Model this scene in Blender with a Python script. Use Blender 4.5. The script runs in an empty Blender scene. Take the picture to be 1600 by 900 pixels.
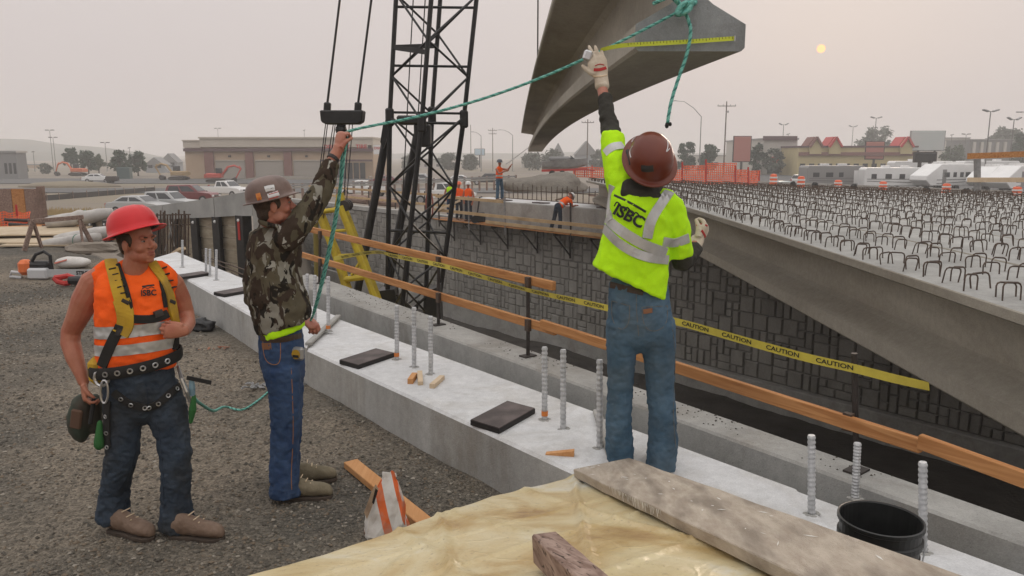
import bpy, bmesh, math, random
from mathutils import Vector as V, Matrix, noise
from mathutils.bvhtree import BVHTree
random.seed(7)
SC = bpy.context.scene
COL = SC.collection
R = math.radians
# ---------------------------------------------------------------- camera, sky, sun, exposure
CAMH, PITCH = 2.1, R(9.83)
cam = bpy.data.objects.new('camera', bpy.data.cameras.new('camera')); COL.objects.link(cam)
cam.data.sensor_width = 36; cam.data.lens = 27.0
cam.data.clip_start = .05; cam.data.clip_end = 20000
cam.location = (0, 0, CAMH); cam.rotation_euler = (R(90) - PITCH, 0, 0)
SC.camera = cam
SUN_EL, SUN_AZ = R(7.9), R(21.6)          # azimuth to the right of +Y
wd = bpy.data.worlds.new('World'); SC.world = wd; wd.use_nodes = True
nt = wd.node_tree; nt.nodes.clear()
N = nt.nodes.new
out = N('ShaderNodeOutputWorld'); bg = N('ShaderNodeBackground'); sky = N('ShaderNodeTexSky')
sky.sky_type = 'NISHITA'; sky.sun_disc = False; sky.sun_elevation = SUN_EL; sky.sun_rotation = SUN_AZ
sky.dust_density = 8; sky.air_density = 1.2; sky.ozone_density = 1
tc = N('ShaderNodeTexCoord'); sx = N('ShaderNodeSeparateXYZ'); nt.links.new(tc.outputs['Generated'], sx.inputs[0])
mz = N('ShaderNodeMath'); mz.operation = 'MAXIMUM'; mz.inputs[1].default_value = 0; nt.links.new(sx.outputs['Z'], mz.inputs[0])
sq = N('ShaderNodeMath'); sq.operation = 'POWER'; sq.inputs[1].default_value = 1.6; nt.links.new(mz.outputs[0], sq.inputs[0])
ramp = N('ShaderNodeMixRGB'); ramp.inputs[1].default_value = (6.15, 5.5, 5.35, 1); ramp.inputs[2].default_value = (14.5, 14.2, 14.0, 1)
nt.links.new(sq.outputs[0], ramp.inputs[0])
mix = N('ShaderNodeMixRGB'); mix.inputs[0].default_value = .98
nt.links.new(sky.outputs[0], mix.inputs[1]); nt.links.new(ramp.outputs[0], mix.inputs[2])
nt.links.new(mix.outputs[0], bg.inputs[0]); bg.inputs[1].default_value = .10
nt.links.new(bg.outputs[0], out.inputs[0])
sl = bpy.data.lights.new('sun_lamp', 'SUN'); sl.energy = .6; sl.angle = R(14); sl.color = (1, .80, .62)
so = bpy.data.objects.new('sun_lamp', sl); COL.objects.link(so)
SUND = V((math.sin(SUN_AZ) * math.cos(SUN_EL), math.cos(SUN_AZ) * math.cos(SUN_EL), math.sin(SUN_EL)))
so.rotation_euler = SUND.to_track_quat('Z', 'Y').to_euler()
SC.view_settings.view_transform = 'Standard'; SC.view_settings.look = 'None'
SC.view_settings.exposure = 0.08; SC.view_settings.gamma = 1; SC.view_settings.use_curve_mapping = False
SC.render.engine = 'CYCLES'
SC.cycles.use_denoising = True
SC.cycles.max_bounces = 6; SC.cycles.diffuse_bounces = 3; SC.cycles.glossy_bounces = 2
SC.cycles.transmission_bounces = 4; SC.cycles.transparent_max_bounces = 12; SC.cycles.volume_bounces = 3
SC.cycles.caustics_reflective = False; SC.cycles.caustics_refractive = False
SC.cycles.use_adaptive_sampling = True; SC.cycles.adaptive_threshold = .015

# ---------------------------------------------------------------- surveying: a picture point at a depth or a height gives a place
_cp, _sp = math.cos(PITCH), math.sin(PITCH)
def ray(px, py):
    u, v = (px - 800) / 1200, (450 - py) / 1200
    return V((u, _cp + _sp * v, -_sp + _cp * v))
def G(px, py, z=0.0):
    r = ray(px, py); return V((0, 0, CAMH)) + r * ((z - CAMH) / r.z)
def P(px, py, Y):
    r = ray(px, py); return V((0, 0, CAMH)) + r * (Y / r.y)
DD = V((-.627, .779, 0)); NN = V((.779, .627, 0))          # along the abutments, and across the cutting
def W(s, D, z=0.0): return DD * s + NN * D + V((0, 0, z))

# ---------------------------------------------------------------- objects
def tag(o, label=None, cat=None, group=None, kind=None):
    if label: o['label'] = label
    if cat: o['category'] = cat
    if group: o['group'] = group
    if kind: o['kind'] = kind
    return o
def link(o, parent=None):
    COL.objects.link(o)
    if parent is not None: o.parent = parent
    return o
def thing(name, label, cat, loc=(0, 0, 0), rz=0.0, group=None, scale=1.0):
    o = bpy.data.objects.new(name, None); o.empty_display_size = .2
    o.location = loc; o.rotation_euler = (0, 0, rz); o.scale = (scale,) * 3
    link(o); return tag(o, label, cat, group)
def wm(o):
    m = o.matrix_basis.copy()
    return wm(o.parent) @ m if o.parent else m
def dup(o, parent=None, loc=None, rz=None, label=None, group=None):
    kids = [k for k in o.children]
    c = o.copy(); link(c, parent)
    if loc is not None: c.location = loc
    if rz is not None: c.rotation_euler = (0, 0, rz)
    if label: c['label'] = label
    if group: c['group'] = group
    for k in kids: dup(k, c)
    return c
class MB:
    def __init__(s): s.v = []; s.f = []; s.mi = []
    def add(s, vs, fs, mi=0):
        b = len(s.v); s.v += [V(x) for x in vs]
        for f in fs: s.f.append([b + i for i in f]); s.mi.append(mi)
        return s
    def box(s, c, size, M=None, mi=0, taper=1.0):
        hx, hy, hz = size[0] / 2, size[1] / 2, size[2] / 2
        vs = [V((x * hx * (taper if z > 0 else 1), y * hy * (taper if z > 0 else 1), z * hz)) for z in (-1, 1) for y in (-1, 1) for x in (-1, 1)]
        M = M or Matrix.Identity(3); c = V(c)
        return s.add([c + M @ q for q in vs], [(0, 2, 3, 1), (4, 5, 7, 6), (0, 1, 5, 4), (2, 6, 7, 3), (0, 4, 6, 2), (1, 3, 7, 5)], mi)
    def b2(s, lo, hi, mi=0):
        lo, hi = V(lo), V(hi); return s.box((lo + hi) / 2, hi - lo, None, mi)
    def bar(s, p, q, w, h, up=(0, 0, 1), mi=0):
        p, q = V(p), V(q); y = (q - p); L = y.length; y.normalize()
        x = y.cross(V(up)); x = x.normalized() if x.length > 1e-6 else V((1, 0, 0)); z = x.cross(y)
        M = Matrix((x, y, z)).transposed()
        return s.box((p + q) / 2, (w, L, h), M, mi)
    def path(s, pts, rad, n=8, cap=True, mi=0, closed=False, flat=1.0, up=None):
        pts = [V(p) for p in pts]; m = len(pts)
        if not hasattr(rad, '__len__'): rad = [rad] * m
        b = len(s.v); prev = None
        for i, p in enumerate(pts):
            if closed: t = pts[(i + 1) % m] - pts[i - 1]
            else: t = pts[min(i + 1, m - 1)] - pts[max(i - 1, 0)]
            t.normalize()
            if prev is None:
                a = V(up) if up is not None else (V((0, 0, 1)) if abs(t.z) < .9 else V((1, 0, 0)))
                x = t.cross(a).normalized()
            else:
                x = (prev - t * prev.dot(t)); x = x.normalized() if x.length > 1e-6 else t.orthogonal().normalized()
            prev = x; y = t.cross(x)
            for k in range(n):
                a = 2 * math.pi * k / n
                s.v.append(p + x * math.cos(a) * rad[i] + y * math.sin(a) * rad[i] * flat)
        for i in range(m if closed else m - 1):
            j = (i + 1) % m
            for k in range(n):
                k2 = (k + 1) % n
                s.f.append([b + i * n + k, b + i * n + k2, b + j * n + k2, b + j * n + k]); s.mi.append(mi)
        if cap and not closed:
            s.f.append([b + k for k in range(n)][::-1]); s.mi.append(mi)
            s.f.append([b + (m - 1) * n + k for k in range(n)]); s.mi.append(mi)
        return s
    def tube(s, p, q, r0, r1=None, n=8, mi=0): return s.path([p, q], [r0, r0 if r1 is None else r1], n, True, mi)
    def lathe(s, prof, n=16, c=(0, 0, 0), M=None, mi=0, sx=1.0, sy=1.0):
        c = V(c); M = M or Matrix.Identity(3); b = len(s.v); m = len(prof)
        for (r, z) in prof:
            for k in range(n):
                a = 2 * math.pi * k / n
                s.v.append(c + M @ V((r * math.cos(a) * sx, r * math.sin(a) * sy, z)))
        for i in range(m - 1):
            for k in range(n):
                k2 = (k + 1) % n
                s.f.append([b + i * n + k, b + i * n + k2, b + (i + 1) * n + k2, b + (i + 1) * n + k]); s.mi.append(mi)
        s.f.append([b + k for k in range(n)][::-1]); s.mi.append(mi)
        s.f.append([b + (m - 1) * n + k for k in range(n)]); s.mi.append(mi)
        return s
    def ball(s, c, r, n=10, M=None, mi=0):
        if not hasattr(r, '__len__'): r = (r, r, r)
        c = V(c); M = M or Matrix.Identity(3); h = max(4, n // 2); b = len(s.v)
        for i in range(1, h):
            t = math.pi * i / h
            for k in range(n):
                a = 2 * math.pi * k / n
                s.v.append(c + M @ V((r[0] * math.sin(t) * math.cos(a), r[1] * math.sin(t) * math.sin(a), r[2] * math.cos(t))))
        top = len(s.v); s.v.append(c + M @ V((0, 0, r[2]))); bot = len(s.v); s.v.append(c - M @ V((0, 0, r[2])))
        for i in range(h - 2):
            for k in range(n):
                k2 = (k + 1) % n
                s.f.append([b + i * n + k, b + (i + 1) * n + k, b + (i + 1) * n + k2, b + i * n + k2]); s.mi.append(mi)
        for k in range(n):
            k2 = (k + 1) % n
            s.f.append([top, b + k, b + k2]); s.mi.append(mi)
            s.f.append([bot, b + (h - 2) * n + k2, b + (h - 2) * n + k]); s.mi.append(mi)
        return s
    def prism(s, poly, a, b, mi=0):
        """poly: list of 3D points (planar); swept by vector b-a."""
        o = V(b) - V(a); n = len(poly); k = len(s.v)
        s.v += [V(p) for p in poly] + [V(p) + o for p in poly]
        s.f.append(list(range(k, k + n))[::-1]); s.mi.append(mi)
        s.f.append(list(range(k + n, k + 2 * n))); s.mi.append(mi)
        for i in range(n):
            j = (i + 1) % n; s.f.append([k + i, k + j, k + n + j, k + n + i]); s.mi.append(mi)
        return s
    def loft(s, rings, cap=True, mi=0):
        b = len(s.v); n = len(rings[0]); m = len(rings)
        for r in rings: s.v += [V(p) for p in r]
        for i in range(m - 1):
            for k in range(n):
                k2 = (k + 1) % n
                s.f.append([b + i * n + k, b + i * n + k2, b + (i + 1) * n + k2, b + (i + 1) * n + k]); s.mi.append(mi)
        if cap:
            s.f.append([b + k for k in range(n)][::-1]); s.mi.append(mi)
            s.f.append([b + (m - 1) * n + k for k in range(n)]); s.mi.append(mi)
        return s
    def grid(s, fn, nu, nv, mi=0):
        b = len(s.v)
        for j in range(nv + 1):
            for i in range(nu + 1): s.v.append(V(fn(i / nu, j / nv)))
        for j in range(nv):
            for i in range(nu):
                a = b + j * (nu + 1) + i; s.f.append([a, a + 1, a + nu + 2, a + nu + 1]); s.mi.append(mi)
        return s
    def mesh(s, name, mats, smooth=False, inv=None):
        me = bpy.data.meshes.new(name)
        me.from_pydata([tuple(inv @ q) if inv else tuple(q) for q in s.v], [], s.f)
        if not isinstance(mats, (list, tuple)): mats = [mats]
        for m in mats: me.materials.append(m)
        if len(mats) > 1: me.polygons.foreach_set('material_index', s.mi)
        if smooth: me.polygons.foreach_set('use_smooth', [True] * len(s.f))
        me.update(); return me
    def build(s, name, mats, parent=None, smooth=False, world=True, bevel=0, fixn=True, loc=None):
        inv = None
        if parent is not None and world: inv = wm(parent).inverted()
        if loc is not None: inv = Matrix.Translation(-V(loc))
        me = s.mesh(name, mats, smooth, inv)
        if fixn or bevel:
            bm = bmesh.new(); bm.from_mesh(me); bmesh.ops.recalc_face_normals(bm, faces=bm.faces)
            if bevel:
                es = [e for e in bm.edges if len(e.link_faces) == 2 and e.calc_face_angle(0) > .6]
                bmesh.ops.bevel(bm, geom=es, offset=bevel, segments=1, affect='EDGES', clamp_overlap=True)
            bm.to_mesh(me); bm.free()
        o = link(bpy.data.objects.new(name, me), parent)
        if loc is not None: o.location = loc
        return o
def inst(name, me, parent, loc, rot=None, scale=None):
    o = bpy.data.objects.new(name, me); link(o, parent)
    m = Matrix.Translation(V(loc))
    o.location = loc
    if rot is not None: o.rotation_euler = rot
    if scale is not None: o.scale = scale
    return o
def solo(o, label, cat, group=None): return tag(o, label, cat, group)
def text_mesh(body, size, mat, name='lettering', spacing=1.0, bold=.0, extrude=0.0):
    cu = bpy.data.curves.new(name, 'FONT'); cu.body = body; cu.size = size; cu.align_x = 'CENTER'; cu.align_y = 'CENTER'
    cu.space_character = spacing; cu.offset = bold; cu.extrude = extrude; cu.resolution_u = 3
    ob = bpy.data.objects.new(name, cu); COL.objects.link(ob)
    dg = bpy.context.evaluated_depsgraph_get(); me = bpy.data.meshes.new_from_object(ob.evaluated_get(dg))
    bpy.data.objects.remove(ob); me.materials.clear(); me.materials.append(mat); return me
def text_on(body, size, mat, parent, origin, xdir, ydir, bold=0.0, name='lettering', spacing=1.0):
    me = text_mesh(body, size, mat, name, spacing, bold); xd, yd, o = V(xdir), V(ydir), V(origin)
    inv = wm(parent).inverted() if parent else Matrix.Identity(4)
    for v in me.vertices: v.co = inv @ (o + xd * v.co.x + yd * v.co.y)
    return link(bpy.data.objects.new(name, me), parent)

# ---------------------------------------------------------------- materials (all procedural)
_mats = {}
def mat(name, c, rough=.7, c2=None, scale=6.0, detail=6.0, bump=0.0, bscale=40.0, metal=0.0, spec=.4, stretch=None, lo=.35, hi=.65,
        c3=None, s3=1.2, f3=.5, alpha=1.0, trans=0.0, sss=0.0, emit=None, bdist=.01):
    if name in _mats: return _mats[name]
    m = bpy.data.materials.new(name); m.use_nodes = True; t = m.node_tree; b = t.nodes['Principled BSDF']; _mats[name] = m
    b.inputs['Base Color'].default_value = (*c, 1); b.inputs['Roughness'].default_value = rough; b.inputs['Metallic'].default_value = metal
    b.inputs['Specular IOR Level'].default_value = spec; b.inputs['Alpha'].default_value = alpha
    b.inputs['Transmission Weight'].default_value = trans
    if emit: b.inputs['Emission Color'].default_value = (*emit[0], 1); b.inputs['Emission Strength'].default_value = emit[1]
    L = t.links.new; nn = t.nodes.new
    co = nn('ShaderNodeTexCoord').outputs['Object']
    if stretch:
        mp = nn('ShaderNodeMapping'); mp.inputs['Scale'].default_value = stretch; L(co, mp.inputs[0]); co = mp.outputs[0]
    cur = None
    if c2 is not None:
        no = nn('ShaderNodeTexNoise'); no.inputs['Scale'].default_value = scale; no.inputs['Detail'].default_value = detail; no.inputs['Roughness'].default_value = .62
        L(co, no.inputs['Vector'])
        mr = nn('ShaderNodeMapRange'); mr.inputs[1].default_value = lo; mr.inputs[2].default_value = hi; L(no.outputs[0], mr.inputs[0])
        mx = nn('ShaderNodeMixRGB'); mx.inputs[1].default_value = (*c, 1); mx.inputs[2].default_value = (*c2, 1); L(mr.outputs[0], mx.inputs[0]); cur = mx.outputs[0]
        if c3 is not None:
            n3 = nn('ShaderNodeTexNoise'); n3.inputs['Scale'].default_value = s3; n3.inputs['Detail'].default_value = 5; L(co, n3.inputs['Vector'])
            m3 = nn('ShaderNodeMapRange'); m3.inputs[1].default_value = .48; m3.inputs[2].default_value = .68; m3.inputs[4].default_value = f3; L(n3.outputs[0], m3.inputs[0])
            x3 = nn('ShaderNodeMixRGB'); x3.inputs[2].default_value = (*c3, 1); L(m3.outputs[0], x3.inputs[0]); L(cur, x3.inputs[1]); cur = x3.outputs[0]
        L(cur, b.inputs['Base Color'])
    if bump:
        nb = nn('ShaderNodeTexNoise'); nb.inputs['Scale'].default_value = bscale; nb.inputs['Detail'].default_value = 5; L(co, nb.inputs['Vector'])
        bp = nn('ShaderNodeBump'); bp.inputs['Strength'].default_value = bump; bp.inputs['Distance'].default_value = bdist
        L(nb.outputs[0], bp.inputs['Height']); L(bp.outputs[0], b.inputs['Normal'])
    return m
def srgb(r, g, b):
    f = lambda x: (x / 255 / 12.92) if x <= 10 else ((x / 255 + .055) / 1.055) ** 2.4
    return (f(r), f(g), f(b))
M = {}
def concrete(name, c, stain, streak=(1, 1, 1), var=.22, stain_f=.6, pits=.5, ss=.9, bump=.5, per_island=0.0, bscale=70):
    m = bpy.data.materials.new(name); m.use_nodes = True; t = m.node_tree; b = t.nodes['Principled BSDF']; L = t.links.new; nn = t.nodes.new
    co = nn('ShaderNodeTexCoord').outputs['Object']; b.inputs['Roughness'].default_value = .9; b.inputs['Specular IOR Level'].default_value = .25
    def noi(sc, det, vec=co, dist=0.0, rough=.6):
        n = nn('ShaderNodeTexNoise'); n.inputs['Scale'].default_value = sc; n.inputs['Detail'].default_value = det; n.inputs['Roughness'].default_value = rough; n.inputs['Distortion'].default_value = dist; L(vec, n.inputs['Vector']); return n.outputs[0]
    def rng_(x, a, b_, c_, d):
        r = nn('ShaderNodeMapRange'); r.inputs[1].default_value = a; r.inputs[2].default_value = b_; r.inputs[3].default_value = c_; r.inputs[4].default_value = d; L(x, r.inputs[0]); return r.outputs[0]
    def mix(kind, f, a, b_):
        x = nn('ShaderNodeMixRGB'); x.blend_type = kind
        for i, q in enumerate((f, a, b_)):
            if isinstance(q, (int, float)): x.inputs[i].default_value = q if i == 0 else (q, q, q, 1)
            elif isinstance(q, tuple): x.inputs[i].default_value = (*q, 1)
            else: L(q, x.inputs[i])
        return x.outputs[0]
    mp = nn('ShaderNodeMapping'); mp.inputs['Scale'].default_value = streak; L(co, mp.inputs[0]); sv = mp.outputs[0]
    cur = mix('MULTIPLY', 1.0, c, rng_(noi(1.3, 9, sv, .4), .3, .7, 1 - var, 1 + var))
    cur = mix('MIX', rng_(noi(ss, 7, sv, .8, .65), .50, .70, 0, stain_f), cur, stain)
    cur = mix('MULTIPLY', .8, cur, rng_(noi(16, 6, co, 0, .7), .25, .75, .82, 1.16))
    cur = mix('MULTIPLY', .7, cur, rng_(noi(120, 3), .3, .7, .85, 1.13))
    if per_island:
        g = nn('ShaderNodeNewGeometry'); cur = mix('MULTIPLY', 1.0, cur, rng_(g.outputs['Random Per Island'], 0, 1, 1 - per_island, 1 + per_island))
        oi = nn('ShaderNodeObjectInfo'); cur = mix('MULTIPLY', 1.0, cur, rng_(oi.outputs['Random'], 0, 1, 1 - per_island * .6, 1 + per_island * .6))
    vo = nn('ShaderNodeTexVoronoi'); vo.inputs['Scale'].default_value = 34; L(co, vo.inputs['Vector']); pit = rng_(vo.outputs['Distance'], .07, .13, 0, 1)
    pm_ = nn('ShaderNodeMath'); pm_.operation = 'MAXIMUM'; L(pit, pm_.inputs[0]); L(rng_(noi(2.2, 4), .5, .56, 1, 0), pm_.inputs[1])
    cur = mix('MULTIPLY', pits, cur, pm_.outputs[0]); L(cur, b.inputs['Base Color'])
    ad = nn('ShaderNodeMath'); ad.operation = 'MULTIPLY_ADD'; L(pm_.outputs[0], ad.inputs[0]); ad.inputs[1].default_value = .6; L(noi(bscale, 6, co, 0, .7), ad.inputs[2])
    bp = nn('ShaderNodeBump'); bp.inputs['Strength'].default_value = bump; bp.inputs['Distance'].default_value = .006; L(ad.outputs[0], bp.inputs['Height']); L(bp.outputs[0], b.inputs['Normal'])
    return m
M['concrete'] = concrete('concrete', (.36, .355, .335), (.22, .20, .17))
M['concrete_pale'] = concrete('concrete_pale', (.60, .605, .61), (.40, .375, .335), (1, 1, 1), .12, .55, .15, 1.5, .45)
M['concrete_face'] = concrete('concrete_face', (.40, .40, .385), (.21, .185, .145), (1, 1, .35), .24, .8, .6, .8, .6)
M['girder'] = concrete('girder_concrete', (.37, .345, .295), (.24, .21, .165), (1, .22, 1), .2, .6, .25, .7, .35)
M['girder_top'] = concrete('girder_top_concrete', (.36, .36, .345), (.235, .225, .205), (1, 1, 1), .22, .6, .3, 1.2, 1.0, 0, 40)
M['girder_end'] = concrete('girder_end_concrete', (.30, .315, .32), (.19, .19, .185), (1, 1, 1), .25, .6, .5, 5, .6)
M['panel'] = concrete('wall_panel_concrete', (.31, .30, .275), (.20, .19, .165), (1, 1, .5), .2, .6, .2, .5, .9, .14, 9)
M['joint'] = mat('joint_concrete', (.20, .195, .18), .95)
M['gravel'] = None
M['soil'] = mat('dark_soil', (.045, .04, .035), .95, (.085, .075, .065), .7, 8, 1.0, 12, bdist=.05)
M['dirt'] = mat('field_dirt', (.17, .145, .12), .95, (.25, .215, .175), .06, 9, .6, 2, c3=(.23, .19, .11), s3=.03, f3=.6, bdist=.1)
M['asphalt'] = mat('asphalt', (.085, .085, .085), .9, (.12, .12, .118), .4, 8, .3, 20)
M['rebar'] = mat('rusty_rebar', (.055, .04, .032), .75, (.10, .065, .045), 14, 5, .4, 120)
M['rebar_zinc'] = mat('zinc_rebar', (.42, .43, .44), .5, (.60, .61, .62), 18, 5, .3, 90, metal=.35)
M['steel_dark'] = mat('dark_steel', (.035, .03, .028), .6, (.06, .05, .045), 10, 5, .2, 60, metal=.3)
M['steel_grey'] = mat('grey_steel', (.25, .25, .25), .45, (.35, .35, .35), 10, 5, metal=.6)
M['chrome'] = mat('bright_steel', (.55, .55, .55), .3, metal=.9)
M['black'] = mat('black_paint', (.012, .012, .013), .5, (.022, .022, .023), 6, 4)
M['crane_black'] = mat('crane_black_paint', (.010, .010, .011), .42, (.02, .019, .018), 9, 5)
M['yellow'] = mat('yellow_paint', (.60, .46, .03), .55, (.50, .36, .03), 5, 5, c3=(.14, .09, .03), s3=4, f3=.5)
M['wood'] = mat('new_lumber', (.50, .235, .085), .75, (.60, .31, .13), 4, 6, .3, 30, stretch=(6, .35, 6))
def grain(name, c, c2, knot, ang, along=.9, across=26.0, rough=.75, dirt=.35, crack=0.0):
    m = bpy.data.materials.new(name); m.use_nodes = True; t = m.node_tree; b = t.nodes['Principled BSDF']; Lk = t.links.new; nn = t.nodes.new
    co = nn('ShaderNodeTexCoord').outputs['Object']; vr = nn('ShaderNodeVectorRotate'); vr.rotation_type = 'Z_AXIS'; vr.inputs['Angle'].default_value = -ang; Lk(co, vr.inputs['Vector'])
    mp = nn('ShaderNodeMapping'); mp.inputs['Scale'].default_value = (along, across, across); Lk(vr.outputs[0], mp.inputs[0])
    def noi(sc, det, vec, dist=0.0):
        n = nn('ShaderNodeTexNoise'); n.inputs['Scale'].default_value = sc; n.inputs['Detail'].default_value = det; n.inputs['Distortion'].default_value = dist; Lk(vec, n.inputs['Vector']); return n.outputs[0]
    def rg_(x, a, b_, c_, d): r = nn('ShaderNodeMapRange'); r.inputs[1].default_value = a; r.inputs[2].default_value = b_; r.inputs[3].default_value = c_; r.inputs[4].default_value = d; Lk(x, r.inputs[0]); return r.outputs[0]
    def mx(f, a, b_, kind='MIX'):
        x = nn('ShaderNodeMixRGB'); x.blend_type = kind
        for i, q in enumerate((f, a, b_)):
            if isinstance(q, tuple): x.inputs[i].default_value = (*q, 1)
            elif isinstance(q, float): x.inputs[i].default_value = q
            else: Lk(q, x.inputs[i])
        return x.outputs[0]
    g = noi(1.0, 6, mp.outputs[0], 1.4); cur = mx(rg_(g, .35, .65, 0, 1), c, c2)
    m2 = nn('ShaderNodeMapping'); m2.inputs['Scale'].default_value = (1.6, 8, 8); Lk(vr.outputs[0], m2.inputs[0]); vo = nn('ShaderNodeTexVoronoi'); vo.inputs['Scale'].default_value = 1.0; Lk(m2.outputs[0], vo.inputs['Vector'])
    cur = mx(rg_(vo.outputs['Distance'], .06, .16, .85, 0), cur, knot); cur = mx(rg_(noi(1.1, 6, vr.outputs[0]), .5, .7, 0, dirt), cur, knot)
    if crack: cur = mx(rg_(noi(1.6, 3, mp.outputs[0], 2.0), .60, .66, 0, crack), cur, tuple(x * .3 for x in knot))
    Lk(cur, b.inputs['Base Color']); b.inputs['Roughness'].default_value = rough; b.inputs['Specular IOR Level'].default_value = .2
    bp = nn('ShaderNodeBump'); bp.inputs['Strength'].default_value = .5; bp.inputs['Distance'].default_value = .004; Lk(g, bp.inputs['Height']); Lk(bp.outputs[0], b.inputs['Normal']); return m
_DA = math.atan2(.779, -.627)
M['wood_rail'] = grain('orange_lumber', (.36, .155, .055), (.52, .26, .105), (.20, .08, .03), _DA)
M['wood_pale'] = mat('pale_lumber', (.55, .42, .28), .8, (.63, .50, .35), 7, 6, .3, 30)
M['wood_old'] = grain('weathered_wood', (.19, .125, .10), (.36, .265, .22), (.12, .08, .062), R(-65), 2.0, 30.0, .9, .6, .9)
M['pad'] = mat('bearing_pad_rubber', (.060, .050, .048), .7, (.115, .092, .088), 6, 7, c3=(.18, .15, .145), s3=7, f3=.35)
M['pad_edge'] = mat('bearing_pad_edge', (.02, .018, .018), .7)
M['rubber'] = mat('black_rubber', (.018, .018, .018), .8)
M['rope'] = mat('teal_rope', (.115, .41, .35), .7, (.24, .56, .48), 45, 3, .6, 120)
M['white'] = mat('white_paint', (.72, .72, .71), .45)
M['glass'] = mat('dark_glass', (.03, .035, .04), .12, spec=.6)
M['orange_net'] = mat('orange_plastic', (.80, .15, .06), .6)
M['red'] = mat('red_paint', (.45, .03, .025), .45)
# ================================================================ the setting
def sm(x, a, b):
    t = max(0.0, min(1.0, (x - a) / (b - a))); return t * t * (3 - 2 * t)
SHA, SHB = V((-6.66, 20, 0)), V((-18.2, 30, 0))            # ends of the shoring wall
FAR_L = W(50, 21)
def side(p, a, b): return (b.x - a.x) * (p.y - a.y) - (b.y - a.y) * (p.x - a.x)
def hz(x, y):
    p = V((x, y, 0)); s, D = p.dot(DD), p.dot(NN)
    far = -2.4 * sm(y, 32, 58)
    if D < 3.3 + .06 * max(0, s - 7): return -.95 * sm(y, 19, 28) * (1 - sm(y, 32, 60)) + far
    if D > 21.2:
        base = -1.0 * sm(s, 27, 30.5) - .15
        f_ = max(sm(D, 24, 60), sm(y, 44, 60)); return base * (1 - f_) - 2.4 * f_
    AB = (SHB - SHA).normalized(); tt = (p - SHA).dot(AB); dist = side(p, SHA, SHB) / (SHB - SHA).length   # >0: in front (camera side)
    AF = (FAR_L - SHA).normalized(); da = side(p, SHA, FAR_L) / (FAR_L - SHA).length                         # >0: left of A-F
    if tt > 0 and dist < 0 and da > 0:
        z0 = -.1 - 1.2 * sm(tt, 0, 15); top = min(.4, z0) * (1 - sm(y, 32, 58)) + far
        return top
    if s > 16 and dist >= 0 and da > -1: return -2.4 + 1.5 * sm(tt, 2, 14)
    if da > 0: return -.3 * (1 - sm(y, 32, 58)) + far
    return -.3 - 6.0 * sm(-da, 0, 1.2) if s > 12 else -6.3
def build_ground():
    def rng(segs):
        o = []
        for a, b, st in segs:
            x = a
            while x < b - 1e-6: o.append(x); x += st
        o.append(segs[-1][1]); return o
    ss = rng([(-1500, -300, 300), (-300, -60, 40), (-60, -20, 8), (-20, 60, 1.0), (60, 140, 8), (140, 400, 40), (400, 3500, 310)])
    ds = rng([(-2200, -200, 250), (-200, -40, 20), (-40, 0, 4), (0, 3.2, .8)]) + [3.3, 3.34, 3.62] + rng([(4.0, 20.9, 1.3), (20.95, 21.2, .25), (21.25, 30, 1.25), (30, 60, 3), (60, 300, 20), (300, 3500, 320)])
    ds = sorted(set(round(x, 4) for x in ds)); m = MB()
    for D in ds:
        for s in ss:
            q = W(s, D); z = hz(q.x, q.y)
            if D < 3.3 and q.y < 19 and abs(q.x) < 25: z -= .1
            z += .05 * noise.noise(V((q.x * .3, q.y * .3, 0)))
            m.v.append(V((q.x, q.y, z)))
    ns = len(ss)
    for j in range(len(ds) - 1):
        for i in range(ns - 1):
            a = j * ns + i; m.f.append([a, a + 1, a + ns + 1, a + ns]); m.mi.append(0)
    return tag(m.build('ground', M['dirt'], smooth=False, fixn=True), kind='structure')
build_ground()
# trench floor
m = MB()
def trf(u, v):
    s = -20 + 55 * u; D = 4.3 + 16.6 * v; q = W(s, D)
    return (q.x, q.y, -5.76 + .25 * noise.noise(V((q.x * .35, q.y * .35, 3))) + .06 * noise.noise(V((q.x * 2, q.y * 2, 3))) + 1.2 * sm(s, 4, 12) * sm(D, 12, 20.5) * 0)
m.grid(trf, 110, 34); tag(m.build('trench_floor', M['soil'], smooth=True), kind='structure')

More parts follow.
